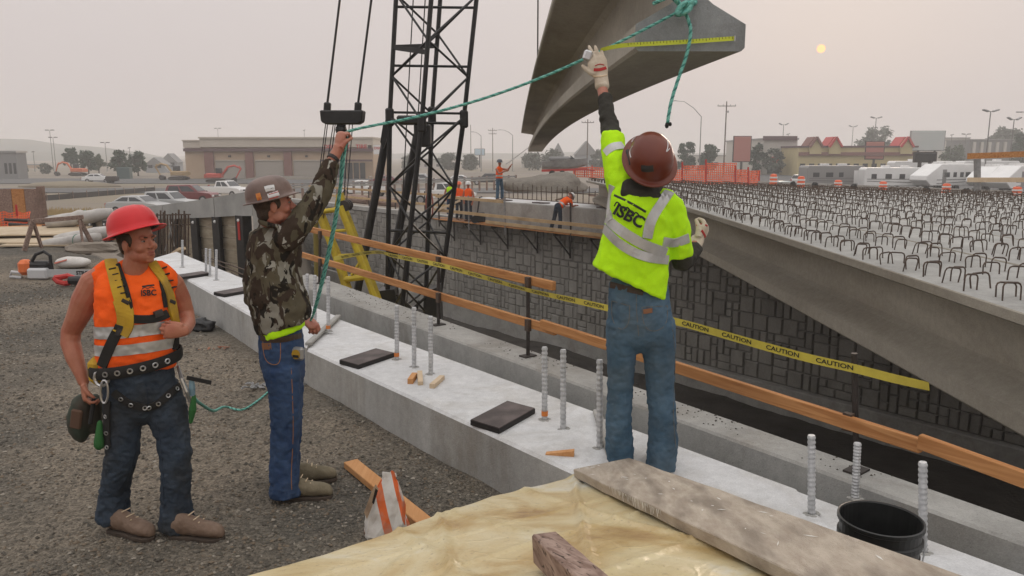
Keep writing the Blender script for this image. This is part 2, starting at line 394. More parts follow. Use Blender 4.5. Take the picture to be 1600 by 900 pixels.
# gravel: material + sheet + loose stones
def gravel_mat():
    g = bpy.data.materials.new('gravel'); g.use_nodes = True; t = g.node_tree; b = t.nodes['Principled BSDF']; L = t.links.new; nn = t.nodes.new
    co = nn('ShaderNodeTexCoord').outputs['Object']
    vo = nn('ShaderNodeTexVoronoi'); vo.inputs['Scale'].default_value = 62; L(co, vo.inputs['Vector'])
    n1 = nn('ShaderNodeTexNoise'); n1.inputs['Scale'].default_value = .5; n1.inputs['Detail'].default_value = 6; L(co, n1.inputs['Vector'])
    n2 = nn('ShaderNodeTexNoise'); n2.inputs['Scale'].default_value = 14; n2.inputs['Detail'].default_value = 8; n2.inputs['Roughness'].default_value = .75; L(co, n2.inputs['Vector'])
    ra = nn('ShaderNodeMapRange'); ra.inputs[1].default_value = .40; ra.inputs[2].default_value = .58; L(n1.outputs[0], ra.inputs[0])
    mx = nn('ShaderNodeMixRGB'); mx.inputs[1].default_value = (.112, .101, .082, 1); mx.inputs[2].default_value = (.225, .188, .142, 1); L(ra.outputs[0], mx.inputs[0])
    m2 = nn('ShaderNodeMixRGB'); m2.blend_type = 'OVERLAY'; m2.inputs[0].default_value = .75; L(mx.outputs[0], m2.inputs[1]); L(n2.outputs[0], m2.inputs[2])
    sep = nn('ShaderNodeSeparateColor'); L(vo.outputs['Color'], sep.inputs[0])
    mr = nn('ShaderNodeMapRange'); mr.inputs[3].default_value = .55; mr.inputs[4].default_value = 1.35; L(sep.outputs[0], mr.inputs[0])
    m3 = nn('ShaderNodeMixRGB'); m3.blend_type = 'MULTIPLY'; m3.inputs[0].default_value = 1; L(m2.outputs[0], m3.inputs[1]); L(mr.outputs[0], m3.inputs[2])
    L(m3.outputs[0], b.inputs['Base Color']); b.inputs['Roughness'].default_value = .95
    ad = nn('ShaderNodeMath'); ad.operation = 'ADD'; L(n2.outputs[0], ad.inputs[0])
    mv = nn('ShaderNodeMath'); mv.operation = 'MULTIPLY'; mv.inputs[1].default_value = -.9; L(vo.outputs['Distance'], mv.inputs[0]); L(mv.outputs[0], ad.inputs[1])
    bp = nn('ShaderNodeBump'); bp.inputs['Strength'].default_value = .9; bp.inputs['Distance'].default_value = .025; L(ad.outputs[0], bp.inputs['Height']); L(bp.outputs[0], b.inputs['Normal'])
    return g
M['gravel'] = gravel_mat()
def gz(x, y):
    # windrow of gravel against the cap and gentle ruts
    D = V((x, y, 0)).dot(NN)
    return hz(x, y) + .022 * noise.noise(V((x * .9, y * .9, 0))) + .012 * noise.noise(V((x * 3.1, y * 3.1, 4))) + .006 * noise.noise(V((x * 9, y * 9, 7))) + .05 * math.exp(-((D - 2.55) / .22) ** 2) * (.5 + noise.noise(V((x, y, 2)))) \
        + .22 * math.exp(-((x + 9.8) ** 2 / 9 + (y - 14.6) ** 2 / 1.2))
m = MB()
def grf(u, v):
    D = 3.0 - 24 * u ** 1.5; s = -9 + 33 * v + 6 * u * 0; q = W(s, D); return (q.x, q.y, gz(q.x, q.y))
m.grid(grf, 210, 330); tag(m.build('gravel_yard', M['gravel'], smooth=True), kind='structure')
m = MB(); rs = random.Random(3)
cols = [mat('stone_a', (.185, .165, .135), .9), mat('stone_b', (.10, .09, .075), .9), mat('stone_c', (.30, .27, .225), .9), mat('stone_d', (.175, .138, .10), .9)]
oct_f = [(0, 2, 4), (2, 1, 4), (1, 3, 4), (3, 0, 4), (2, 0, 5), (1, 2, 5), (3, 1, 5), (0, 3, 5)]
cnt = 0
while cnt < 34000:
    y = 1.6 + 11 * rs.random() ** 1.5; x = rs.uniform(-.72, .05) * (y + 1.0)
    D = V((x, y, 0)).dot(NN)
    if D > 2.77: continue
    if noise.noise(V((x * .8, y * .8, 1))) + rs.uniform(-.5, .5) < -.22: continue
    cnt += 1
    r = rs.choice((.003, .004, .005, .006, .008, .0105)) * rs.uniform(.8, 1.35) * (1 + .05 * y)
    c = V((x, y, gz(x, y) + r * .25)); a = rs.uniform(0, 6.28); ca, sa = math.cos(a), math.sin(a)
    vs = []
    for dx, dy, dz in ((1, 0, 0), (-1, 0, 0), (0, 1, 0), (0, -1, 0), (.2, .1, 1), (0, 0, -1)):
        k = r * rs.uniform(.6, 1.3); dx, dy = dx * ca - dy * sa + rs.uniform(-.3, .3), dx * sa + dy * ca + rs.uniform(-.3, .3)
        vs.append(c + V((dx * k, dy * k, dz * k * .7)))
    m.add(vs, oct_f, rs.choice((0, 0, 1, 1, 1, 3, 3, 2)))
tag(m.build('loose_gravel', cols, fixn=False), 'loose grey and brown gravel stones scattered over the yard', 'gravel', kind='stuff')

# ---------------------------------------------------------------- near abutment: pale bearing cap with steps
def seg_prism(mb, s0, s1, front, back, zb, zt, ch=.018, dy=False):
    """cap segment between two joints that run along the girders (+Y) so ends are skewed"""
    def pt(sc, D, z):
        # joint line through centre D=3.2 at s=sc running along +Y
        base = W(sc, 3.2, 0); k = (D - 3.2) / NN.y; q = base + V((0, k, 0)); return V((q.x, q.y, z))
    rings = []
    for sc in (s0, s1):
        f, b = front(sc), back(sc)
        rings.append([pt(sc, f, zb), pt(sc, f, zt - ch), pt(sc, f + ch, zt), pt(sc, b - ch, zt), pt(sc, b, zt - ch), pt(sc, b, zb)])
    mb.loft(rings)
fr = lambda s: 2.80 + .075 * max(0, s - 7.2); bk = lambda s: 3.63 + .045 * max(0, s - 7.2)
cap = thing('abutment_beam', 'long pale concrete bearing cap running beside the gravel yard', 'concrete beam', W(5, 3.2, 0))
JS = [-5.5, 1.55, 3.05, 6.95, 13.6]; ZT = [.325, .335, .36, .385]
for i in range(4):
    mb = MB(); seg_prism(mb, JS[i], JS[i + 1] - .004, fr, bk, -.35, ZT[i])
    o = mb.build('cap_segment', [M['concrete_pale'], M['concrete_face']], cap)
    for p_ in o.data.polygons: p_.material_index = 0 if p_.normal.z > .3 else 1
for sc, zt in ((3.05, .36), (6.95, .385)):
    f, b = fr(sc), bk(sc); base = W(sc, 3.2, 0)
    p = base + V((0, (f - 3.2 + .03) / NN.y, zt + .012)); q = base + V((0, (b - 3.2 - .02) / NN.y, zt + .012))
    MB().bar(p, q, .055, .03).build('joint_strip', M['concrete'], cap, bevel=.006)
# bearing pads
pads = [('black rubber bearing pad on the cap nearest the bending end of the row, beside the taped dowels', 3.86, 3.03)]
pad_info = [(3.855, 3.03, .36, 'dark bearing pad with a pale smudge, on the cap left of the neon shirted man'),
            (5.755, 3.04, .36, 'dark bearing pad on the cap between the camouflaged man and three zinc dowels'),
            (9.58, 3.235, .385, 'dark bearing pad on the cap just left of the camouflaged man'),
            (11.31, 3.245, .385, 'small far bearing pad on the cap beside the orange vested man')]
for s, D, z, lab in pad_info:
    t = thing('bearing_pad', lab, 'bearing pad', W(s, D, z), 0, 'bearing pads on the pale cap')
    M3 = Matrix((V((.79, -.61, 0)), V((.50, .866, 0)), V((0, 0, 1)))).transposed()
    M3 = Matrix((V((.76, -.65, 0)), V((.52, .855, 0)), V((0, 0, 1)))).transposed()
    mb = MB().box(W(s, D, z + .019), (.25, .46, .034), M3); mb.build('rubber_slab', M['pad_edge'], t)
    mb = MB().box(W(s, D, z + .0385), (.244, .454, .005), M3); mb.build('top_plate', M['pad'], t)
# zinc coated threaded dowels
def dowel(base, top, r=.018):
    mb = MB(); n = 8; L = (V(top) - V(base)); steps = 34
    pts = [V(base) + L * (i / steps) for i in range(steps + 1)]; rad = [r * (1.16 if i % 2 else .93) for i in range(steps + 1)]
    mb.path(pts, rad, n); return mb
reb = [(620, 562, 477, 'leftmost of the three dowels beside the small wood blocks', 1), (647, 574, 480, 'middle one of the three dowels beside the small wood blocks', 0), (673, 585, 494, 'rightmost of the three dowels beside the small wood blocks', 0),
       (851, 656, 542, 'orange banded dowel next to the smudged bearing pad', 1), (880, 670, 546, 'dowel between the orange banded one and the gray joint strip', 0), (937, 700, 562, 'dowel touching the left leg of the neon shirted man', 0),
       (1268, 803, 680, 'dowel left of the black bucket', 0), (1336, 778, 692, 'dowel behind the black bucket', 0), (1442, 862, 722, 'dowel right of the black bucket', 0),
       (285, 418, 375, 'farthest dowel standing alone at the far end of the cap', 0), (322, 430, 388, 'left dowel of the far trio by the orange vest', 0), (328, 432, 389, 'middle dowel of the far trio by the orange vest', 0), (338, 438, 390, 'right dowel of the far trio by the orange vest', 0),
       (513, 518, 432, 'orange banded dowel in front of the camouflaged man', 1), (492, 505, 430, 'middle dowel close in front of the camouflaged man', 0), (480, 497, 428, 'dowel half hidden by the camouflaged man', 0)]
M['orange_tape'] = mat('orange_marking', (.62, .20, .05), .8)
for x, yb, yt, lab, band in reb:
    g = G(x, yb, .36); s = g.dot(DD); z0 = ZT[max(i for i in range(4) if JS[i] <= s)] - .002
    g = G(x, yb, z0); top = P(x + (4 if x > 1300 and x < 1400 else 0), yt, g.y)
    t = thing('zinc_dowel', 'galvanised ribbed ' + lab, 'rebar dowel', g, 0, 'zinc dowels on the cap')
    dowel(g, top).build('ribbed_bar', M['rebar_zinc'], t, smooth=False)
    if band: MB().tube(g + V((0, 0, .03)), g + V((0, 0, .062)), .0225, n=10).build('orange_band', M['orange_tape'], t)
    mb = MB(); rr = random.Random(x)
    for k in range(9):
        a = rr.uniform(0, 6.28); mb.ball(g + V((math.cos(a) * .03, math.sin(a) * .03, .002)), (.016, .013, .006), 6)
    tag(mb.build('grout_ring', M['concrete'], t), kind='stuff')
# near backwall facing the cutting
bw = thing('abutment_backwall', 'grey concrete backwall with a gritty top beside the deep cutting', 'wall', W(4, 4.0, -5.8))
mb = MB(); rings = []
for s in (-8, -4, 0, 4, 8, 10.6):
    f, b = 3.80 + .042 * s, 4.02 + .068 * s
    rings.append([W(s, f, -5.9), W(s, f, .345), W(s, f + .015, .36), W(s, b - .015, .36), W(s, b, .345), W(s, b, -5.9)])
mb.loft(rings); o = mb.build('wall', [M['concrete'], M['concrete_face']], bw)
for p_ in o.data.polygons: p_.material_index = 0 if p_.normal.z > .3 else 1
mb = MB(); rr = random.Random(5)
for k in range(420):
    s = rr.uniform(.5, 9.5); f, b = 3.80 + .042 * s, 4.02 + .068 * s
    c = W(s, f + (b - f) * rr.uniform(.25, .95), .362); r = rr.uniform(.003, .009)
    if noise.noise(V((s * 1.1, 0, 0))) < -.05: continue
    mb.add([c + V((dx * r, dy * r, dz * r)) for dx, dy, dz in ((1, 0, 0), (-1, .2, 0), (0, 1, 0), (.1, -1, 0), (0, 0, .8), (0, 0, -.4))], oct_f)
tag(mb.build('grit', cols[1], bw), kind='stuff')
for k in range(6):   # horizontal starter bars
    z = .25 - .16 * k; s0 = 10.4
    mb = MB().tube(W(10.45, 4.35 + .05 * (k % 2), z), W(14.3, 4.3 + .25 * (k % 3), z + .05 - .02 * k), .011, n=6); mb.build('starter_bar', M['rebar'], bw)

# ---------------------------------------------------------------- girders
def girder_section(wf, h, bw_=.66, web=.16, te=.085):
    hb, hf = bw_ / 2, wf / 2
    return [(-hb + .02, 0), (hb - .02, 0), (hb, .02), (hb, .155), (web / 2 + .05, .27), (web / 2, .31), (web / 2, h - .20), (web / 2 + .06, h - .155), (hf - .02, h - te), (hf, h - te + .015), (hf, h - .008),
            (hf - .008, h), (-hf + .008, h), (-hf, h - .008), (-hf, h - te + .015), (-hf + .02, h - te), (-web / 2 - .06, h - .155), (-web / 2, h - .20), (-web / 2, .31), (-web / 2 - .05, .27), (-hb, .155), (-hb, .02)]
def girder_mesh(parent, xc, y0, y1, zfn, wf, h, n=26):
    sec = girder_section(wf, h); mb = MB(); rings = []
    for i in range(n + 1):
        y = y0 + (y1 - y0) * i / n; z = zfn(y)
        rings.append([V((xc + a, y, z + b)) for a, b in sec])
    mb.loft(rings); o = mb.build('beam', [M['girder'], M['girder_top'], M['girder_end']], parent)
    for p_ in o.data.polygons:
        p_.material_index = 2 if abs(p_.normal.y) > .9 else (1 if p_.normal.z > .95 else 0)
    return o
def hoop_mesh(w=.13, h=.108, r=.0066):
    mb = MB(); c = .026
    mb.path([(-w / 2, 0, -.02), (-w / 2, 0, h - c), (-w / 2 + .008, 0, h - .008), (-w / 2 + c, 0, h), (w / 2 - c, 0, h), (w / 2 - .008, 0, h - .008), (w / 2, 0, h - c), (w / 2, 0, -.02)], r, 4, cap=False, up=(0, 1, 0))
    return mb
HOOP = hoop_mesh().mesh('rebar_hoop', M['rebar']); HOOP2 = hoop_mesh(.14, .10).mesh('rebar_hoop', M['rebar'])
rg = random.Random(11)
ORD = ['first', 'second', 'third', 'fourth', 'fifth', 'sixth', 'seventh', 'eighth', 'ninth', 'tenth', 'eleventh', 'twelfth']
for k in range(9):
    xc = 3.03 + .6 + 1.205 * k; y0 = (3.25 - .779 * xc) / .627; y1 = y0 + 31
    zf = lambda y, a=y0: .26 + .07 * (1 - ((y - a - 13) / 13) ** 2) - .012 * 0
    lab = 'grey concrete bridge girder set in place, ' + ('nearest the cutting, full side showing' if k == 0 else ORD[k] + ' in the row from the cutting')
    t = thing('bridge_girder', lab, 'bridge girder', (xc, y0, zf(y0)), 0, 'bridge girders set in place')
    girder_mesh(t, xc, y0, y1, zf, 1.195, .88)
    st = MB(); y = max(y0 + .3, 1.0 + .2 * k); i = 0
    while y < y1 - .3:
        for r_, (xo, me) in enumerate(((-.45, HOOP), (-.36, HOOP2), (.13, HOOP2), (.22, HOOP))):
            yy = y + (0, .07, .13, .2)[r_] + rg.uniform(-.05, .05); x = xc + xo + rg.uniform(-.035, .035); z = zf(yy) + .88
            px = 800 + 1200 * x / max(.5, yy)
            if px > 1720 and yy < 40: continue
            rot = (rg.uniform(-.2, .2), rg.uniform(-.1, .1), rg.uniform(.05, .4)); sc = rg.uniform(.9, 1.1)
            if yy < 15 and k < 6:
                o = inst('rebar_hoop', me, t, V((x, yy, z)) - V((xc, y0, zf(y0))), rot, (1, 1, sc))
            else:
                b = len(st.v); st.v += [V((x, yy, z)) + V((q.co.x, q.co.y, q.co.z * sc)) for q in me.vertices]
                for p_ in me.polygons: st.f.append([b + v for v in p_.vertices]); st.mi.append(0)
        y += .30; i += 1
    if st.v: tag(st.build('far_rebar_hoops', M['rebar'], t, fixn=False), kind='stuff')
# the girder hanging from the crane
hg = thing('hanging_girder', 'big concrete girder hanging in the air above the neon shirted man', 'bridge girder', (1.07, 4.8, 2.72))
zh = lambda y: 2.815 - .00118 * (y - 14) ** 2
girder_mesh(hg, 1.07, 4.8, 36, zh, 1.30, .93, 40)
st = MB()
for i in range(100):
    for xo in (-.27, .24):
        y = 5.2 + .305 * i; b = len(st.v); st.v += [V((1.07 + xo, y, zh(y) + .93)) + q.co for q in HOOP.vertices]
        for p_ in HOOP.polygons: st.f.append([b + v for v in p_.vertices]); st.mi.append(0)
tag(st.build('top_rebar_hoops', M['rebar'], hg, fixn=False), kind='stuff')
mb = MB().b2((1.07 - .06, 4.74, zh(5) + .34), (1.07 - .01, 4.80, zh(5) + .40)); mb.build('bearing_stub', M['concrete'], hg)
for y in (33.2, 8.4):
    mb = MB().tube((1.07, y, zh(y) + .93), (1.07, y, 14), .035, n=6)
    solo(mb.build('lifting_cable', M['steel_dark'], loc=(1.07, y, zh(y) + .93)), 'dark vertical hoist cable rising from the far end of the hanging girder' if y > 20 else 'dark hoist cable rising from the near end of the hanging girder', 'cable')
# lifting cables need a spreader up above (outside the picture)
# ---------------------------------------------------------------- far retaining wall with block faced panels and bearing seat
fw = thing('retaining_wall', 'grey retaining wall faced with cast blocks across the cutting', 'wall', W(25, 21.1, -5.8))
MB().loft([[W(s, 21.0, -5.9), W(s, 21.0, -1.02), W(s, 21.3, -1.02), W(s, 21.3, -5.9)] for s in (-14, 51)]).build('backing', M['joint'], fw)
MB().loft([[W(s, 20.72, -5.9), W(s, 20.72, -4.98), W(s, 20.74, -4.95), W(s, 20.999, -4.95), W(s, 20.999, -5.9)] for s in (-14, 51)]).build('footing_strip', M['concrete'], fw)
MB().loft([[W(s, 20.86, -1.019), W(s, 20.86, -.80), W(s, 21.36, -.80), W(s, 21.36, -1.019)] for s in (29.6, 51)]).build('coping', M['concrete'], fw)
U = .26; NU = int(64.5 / U); NV = 15; occ = [[False] * NV for _ in range(NU)]; blocks = []; rb = random.Random(21)
for i in range(NU):
    for j in range(NV):
        if occ[i][j]: continue
        opts = [(1, 2), (1, 2), (2, 1), (1, 1), (2, 2)]; rb.shuffle(opts)
        for a, b in opts + [(1, 1)]:
            if i + a <= NU and j + b <= NV and not any(occ[i + x][j + y] for x in range(a) for y in range(b)): break
        for x in range(a):
            for y in range(b): occ[i + x][j + y] = True
        blocks.append((i, j, a, b))
def block_verts(a, b, e):
    w, h, g = a * U, b * U, .011
    o = [(g, 0, g), (w - g, 0, g), (w - g, 0, h - g), (g, 0, h - g)]; q = .03
    i = [(g + q, e, g + q), (w - g - q, e, g + q), (w - g - q, e, h - g - q), (g + q, e, h - g - q)]
    fs = [(4, 5, 6, 7), (0, 1, 5, 4), (1, 2, 6, 5), (2, 3, 7, 6), (3, 0, 4, 7)]
    return o + i, fs
BM = {}
for a, b in ((1, 2), (2, 1), (1, 1), (2, 2)):
    for e in range(2):
        vs, fs = block_verts(a, b, .045 + .03 * e); mb = MB()
        mb.add([DD * x - NN * y + V((0, 0, z)) for x, y, z in vs], fs); BM[a, b, e] = mb.mesh('facing_block', M['panel'])
def blk_order(q):
    s = -13.5 + q[0] * U; p = W(s, 21); px = 800 + 1200 * p.x / max(p.y, .1)
    vis = 475 < px < 1620
    area = q[2] * q[3] / p.length ** 2
    z = -4.93 + q[1] * U; hid = (-1 if px < 1100 or z < (2.1 - (.36 + .00115 * (px - 1100)) * p.y) else 0)
    return (0 if vis else 1, hid, -area)
blocks.sort(key=blk_order); st = MB()
for n_, (i, j, a, b) in enumerate(blocks):
    s = -13.5 + i * U; z = -4.94 + j * U; e = rb.randrange(2); q = W(s, 20.998, z); me = BM[a, b, e]
    if n_ < 300: inst('facing_block', me, fw, q - V(fw.location))
    else:
        k = len(st.v); st.v += [q + v.co for v in me.vertices]
        for p_ in me.polygons: st.f.append([k + v for v in p_.vertices]); st.mi.append(0)
tag(st.build('more_facing_blocks', M['panel'], fw, fixn=False), kind='stuff')
for s in (30.2, 24.0, 18, 36, 42):
    MB().b2((-.02, -.02, 0), (.02, .02, 3.9)).build('joint_cover', M['concrete'], None).matrix_basis = Matrix.Translation(W(s, 20.93, -4.94))
for o in [o for o in COL.objects if o.name.startswith('joint_cover')]:
    o.parent = fw; o.location = V(o.location) - V(fw.location)
seat = thing('far_bearing_seat', 'far concrete bearing seat on top of the block faced wall', 'concrete beam', W(15, 21.3, -1))
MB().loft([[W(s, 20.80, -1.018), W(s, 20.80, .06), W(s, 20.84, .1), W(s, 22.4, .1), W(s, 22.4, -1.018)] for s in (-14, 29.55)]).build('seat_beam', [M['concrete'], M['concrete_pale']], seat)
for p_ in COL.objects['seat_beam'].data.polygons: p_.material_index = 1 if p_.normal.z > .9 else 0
fp = [dup_ for dup_ in ()]
for s, lab in ((20.6, 'dark bearing pad on the far seat under the bending man'), (24.4, 'dark bearing pad on the far seat right of the rope handling man'), (26.9, 'dark bearing pad on the far seat at the feet of the rope handling man')):
    t = thing('bearing_pad', lab, 'bearing pad', W(s, 21.2, .1), 0, 'bearing pads on the far seat')
    MB().box(W(s, 21.2, .125), (.7, .4, .05), Matrix.Rotation(R(129), 3, 'Z')).build('rubber_slab', M['pad'], t)
# ================================================================ site equipment
def lump(c, r, seed=0, amp=.25, n=18, sub=1.6, M3=None, floor=None):
    mb = MB(); mb.ball((0, 0, 0), r, n); c = V(c)
    for i, q in enumerate(mb.v):
        k = 1 + amp * noise.noise(V((q.x / r[0] * sub + seed, q.y / r[1] * sub, q.z / r[2] * sub + seed * 2)))
        k += amp * .5 * noise.noise(V((q.x / r[0] * sub * 3 + seed, q.y / r[1] * sub * 3, q.z / r[2] * sub * 3)))
        q = q * k
        if M3: q = M3 @ q
        q = q + c
        if floor is not None and q.z < floor: q.z = floor
        mb.v[i] = q
    return mb
# ---- shoring wall: concrete cap panels over steel piles and timber lagging
M['lagging'] = mat('timber_lagging', (.30, .255, .185), .85, (.40, .345, .26), 3, 7, .4, 20, c3=(.19, .15, .10), s3=1.1, f3=.6, stretch=(1, 1, 5))
M['pile'] = mat('black_pile_steel', (.014, .014, .015), .5, (.03, .028, .026), 5, 5)
sh = thing('shoring_wall', 'shoring wall of black steel piles and timber lagging under a concrete cap', 'wall', SHA + V((0, 0, -2.4)))
AB = (SHB - SHA); LAB = AB.length; AB.normalize(); ABn = V((AB.y, -AB.x, 0)); ABn = ABn if ABn.y < 0 else -ABn
zt = lambda t: 1.2 - 1.44 * max(0, t / LAB) ** .8
zc = lambda t: zt(t) - (.63 - .42 * max(0, t / LAB) ** .6)
ts = [-.35, 1.55, 3.1, 4.6, 6.6, 9.2, LAB + .3]
for i in range(6):
    rings = []
    for t in (ts[i] + .012, (ts[i] + ts[i + 1]) / 2, ts[i + 1]):
        a = SHA + AB * t; th = .3 + .012 * (i % 2)
        rings.append([a + ABn * th + V((0, 0, zc(t))), a + ABn * th + V((0, 0, zt(t))), a - ABn * .1 + V((0, 0, zt(t))), a - ABn * .1 + V((0, 0, zc(t)))])
    if i == 5:
        for q in rings[2][1:3]: q.z -= .0
    MB().loft(rings).build('cap_panel', mat('shoring_concrete_%d' % (i % 3), (.29 + .03 * (i % 2), .295 + .03 * (i % 2), .285 + .03 * (i % 2)), .9, (.39, .39, .375), 1.6, 8, .4, 30, c3=(.24, .23, .21), s3=.6, f3=.5), sh)
k = 0; t = .25; rl = random.Random(4); piles = []
while t < LAB:
    piles.append(t); t += 1.22
for i, t in enumerate(piles):
    a = SHA + AB * t; zb = -2.6 + 1.5 * sm(t, 2, 14); z1 = zc(t) - .003
    mb = MB()
    mb.box(a + ABn * .34 + V((0, 0, (zb + z1) / 2)), (.36, .025, z1 - zb), Matrix((AB, ABn, V((0, 0, 1)))).transposed())
    mb.box(a + ABn * .16 + V((0, 0, (zb + z1) / 2)), (.03, .33, z1 - zb), Matrix((AB, ABn, V((0, 0, 1)))).transposed())
    mb.build('steel_pile', M['pile'], sh)
    MB().ball(a + ABn * .36 + V((0, 0, z1 - .12)), .045, 6).build('pile_bolt', M['white'], sh)
    if i < len(piles) - 1 and i < 9:
        t1 = piles[i + 1]; z = z1 - .01; b = SHA + AB * ((t + t1) / 2)
        for j in range(7):
            h = .33 - .012 * i; z2 = z - h
            if z2 < zb: break
            o = MB().box(b + ABn * (.14 + rl.uniform(-.02, .02)) + V((0, 0, (z + z2) / 2 + .008)), (1.18, .07, h - .02), Matrix((AB, ABn, V((0, 0, 1)))).transposed()).build('lagging_board', M['lagging'], sh)
            z = z2
a = SHA - AB * .36
MB().prism([a + ABn * .3 + V((0, 0, -2.5)), a + ABn * .3 + V((0, 0, zt(0))), a - ABn * .35 + V((0, 0, zt(0))), a - ABn * .35 + V((0, 0, -2.5))], (0, 0, 0), -AB * .2).build('end_return', M['concrete'], sh)
MB().box(SHA + AB * .25 + ABn * .36 + V((0, 0, .17)), (.09, .02, .5), Matrix((AB, ABn, V((0, 0, 1)))).transposed()).build('paint_mark', M['red'], sh)
# ---- vertical rebar cage in the pit
cg = thing('rebar_cage', 'upright cage of dark reinforcing bars behind the red hard hat', 'rebar cage', P(275, 470, 15.5))
rr = random.Random(8)
for i in range(13):
    x = 247 + 4.0 * i + rr.uniform(-1.2, 1.2); Y = 15.2 + .6 * (i % 2) + rr.uniform(-.1, .1)
    MB().tube(P(x, 470, Y), P(x + rr.uniform(-1, 1), 329 + rr.uniform(-2, 7), Y), .017, n=6).build('upright_bar', M['rebar'], cg)
for y in (336, 352, 398): MB().tube(P(243, y, 15.4), P(298, y - 1, 15.4), .013, n=6).build('cross_bar', M['rebar'], cg)
for a, b in (((262, 340), (272, 385)), ((272, 342), (258, 392))): MB().tube(P(*a, 15.3), P(*b, 15.3), .013, n=6).build('brace_bar', M['steel_grey'], cg)
o = MB().bar(P(250, 412, 14.6), P(285, 388, 14.2), .14, .05).build('loose_plank', M['wood_pale']); solo(o, 'pale loose plank leaning in the pit behind the rebar cage', 'plank')
# ---- guard rail on the backwall
_q = NN - DD * .055
def RL(px, py, off=0.0):
    r = ray(px, py); t = (3.93 + off) / (_q.dot(r)); return V((0, 0, CAMH)) + r * t
gr = thing('guard_rail', 'orange lumber guard rail on steel posts along the backwall', 'railing', RL(825, 555))
for (px, yb, yt) in ((500, 470, 372), (685, 506, 392), (825, 556, 436), (1335, 772, 552)):
    b = RL(px, yb); b.z = .36
    MB().tube(b, P(px, yt, b.y), .017, n=8).build('post', M['steel_dark'], gr)
    MB().box(b + V((0, 0, .006)), (.13, .09, .012), Matrix.Rotation(R(39), 3, 'Z')).build('base_plate', M['steel_dark'], gr)
def rail(a, b, off, h=.076, w=.038):
    p, q = RL(*a, off), RL(*b, off)
    mb = MB(); mb.bar(p, q, w, h); return mb.build('rail_board', M['wood_rail'], gr, bevel=.004)
rail((462, 395), (868, 517), -.035); rail((846, 506), (1440, 697), -.08); rail((1436, 689), (1680, 778), -.125)
rail((470, 355), (866, 447), -.035)
for (px, py) in ((500, 367), (685, 409), (825, 442), (500, 410), (685, 465), (825, 508), (1325, 659)):
    c = RL(px, py, -.07); MB().box(c, (.035, .05, .1), Matrix.Rotation(R(39), 3, 'Z')).build('rail_bracket', M['rebar'], gr)
# ---- caution tape
tape_px = [(522, 404), (584, 394), (616, 400), (686, 414), (755, 433), (824, 453), (900, 470), (975, 487), (1054, 502), (1124, 521), (1194, 541), (1265, 560), (1336, 576), (1395, 591), (1452, 604)]
tw = [.9, .35, .7, 1, .7, .5, .85, 1, 1.05, .95, 1, 1, .95, .9, .7]
pts = [RL(x, y, -.1) for x, y in tape_px]
def spl(ps, n):
    o = []
    for i in range(len(ps) - 1):
        p0, p1, p2, p3 = ps[max(i - 1, 0)], ps[i], ps[i + 1], ps[min(i + 2, len(ps) - 1)]
        for j in range(n):
            t = j / n; o.append(.5 * ((2 * p1) + (p2 - p0) * t + (2 * p0 - 5 * p1 + 4 * p2 - p3) * t * t + (3 * p1 - p0 - 3 * p2 + p3) * t ** 3))
    o.append(ps[-1]); return o
class Tape:
    def __init__(s, pts, tw, hw):
        s.c = spl(pts, 8); s.w = spl([V((x, 0, 0)) for x in tw], 8); s.hw = hw; s.L = [0]
        for a, b in zip(s.c, s.c[1:]): s.L.append(s.L[-1] + (b - a).length)
    def at(s, l, v, off=0.0):
        i = 0
        while i < len(s.L) - 2 and s.L[i + 1] < l: i += 1
        f = (l - s.L[i]) / (s.L[i + 1] - s.L[i]); c = s.c[i].lerp(s.c[i + 1], f); w = s.w[i].lerp(s.w[i + 1], f).x
        t = (s.c[i + 1] - s.c[i]).normalized(); up = V((0, 0, 1)); up = (up - t * up.dot(t)).normalized(); nn = up.cross(t); nn = nn if nn.y < 0 else -nn
        ang = 1 - min(1, w); vec = up * math.cos(ang * 1.1) + nn * math.sin(ang * 1.1); nf = t.cross(vec); nf = nf if nf.y < 0 else -nf
        return c + vec * v * s.hw + nf * off
tp = Tape(pts, tw, .025)
ct = thing('caution_tape', 'yellow caution tape with black lettering strung along the guard rail', 'caution tape', pts[7])
M['tape_yellow'] = mat('tape_yellow', (.60, .50, .07), .5, (.50, .41, .06), 8, 4); M['ink'] = mat('black_ink', (.015, .015, .015), .6)
mb = MB(); n = 240
for i in range(n + 1):
    l = tp.L[-1] * i / n
    mb.v += [tp.at(l, -1), tp.at(l, 1)]
for i in range(n): mb.f.append([2 * i, 2 * i + 2, 2 * i + 3, 2 * i + 1]); mb.mi.append(0)
mb.build('ribbon', M['tape_yellow'], ct, smooth=True)
cme = text_mesh('CAUTION', 1, M['ink'], bold=.02); inv = wm(ct).inverted(); l = .35; k = 0
while l < tp.L[-1] - .3:
    me = cme.copy()
    for v in me.vertices: v.co = inv @ tp.at(l + v.co.x * .05, v.co.y * 1.45, .0025)
    link(bpy.data.objects.new('lettering', me), ct); l += .33
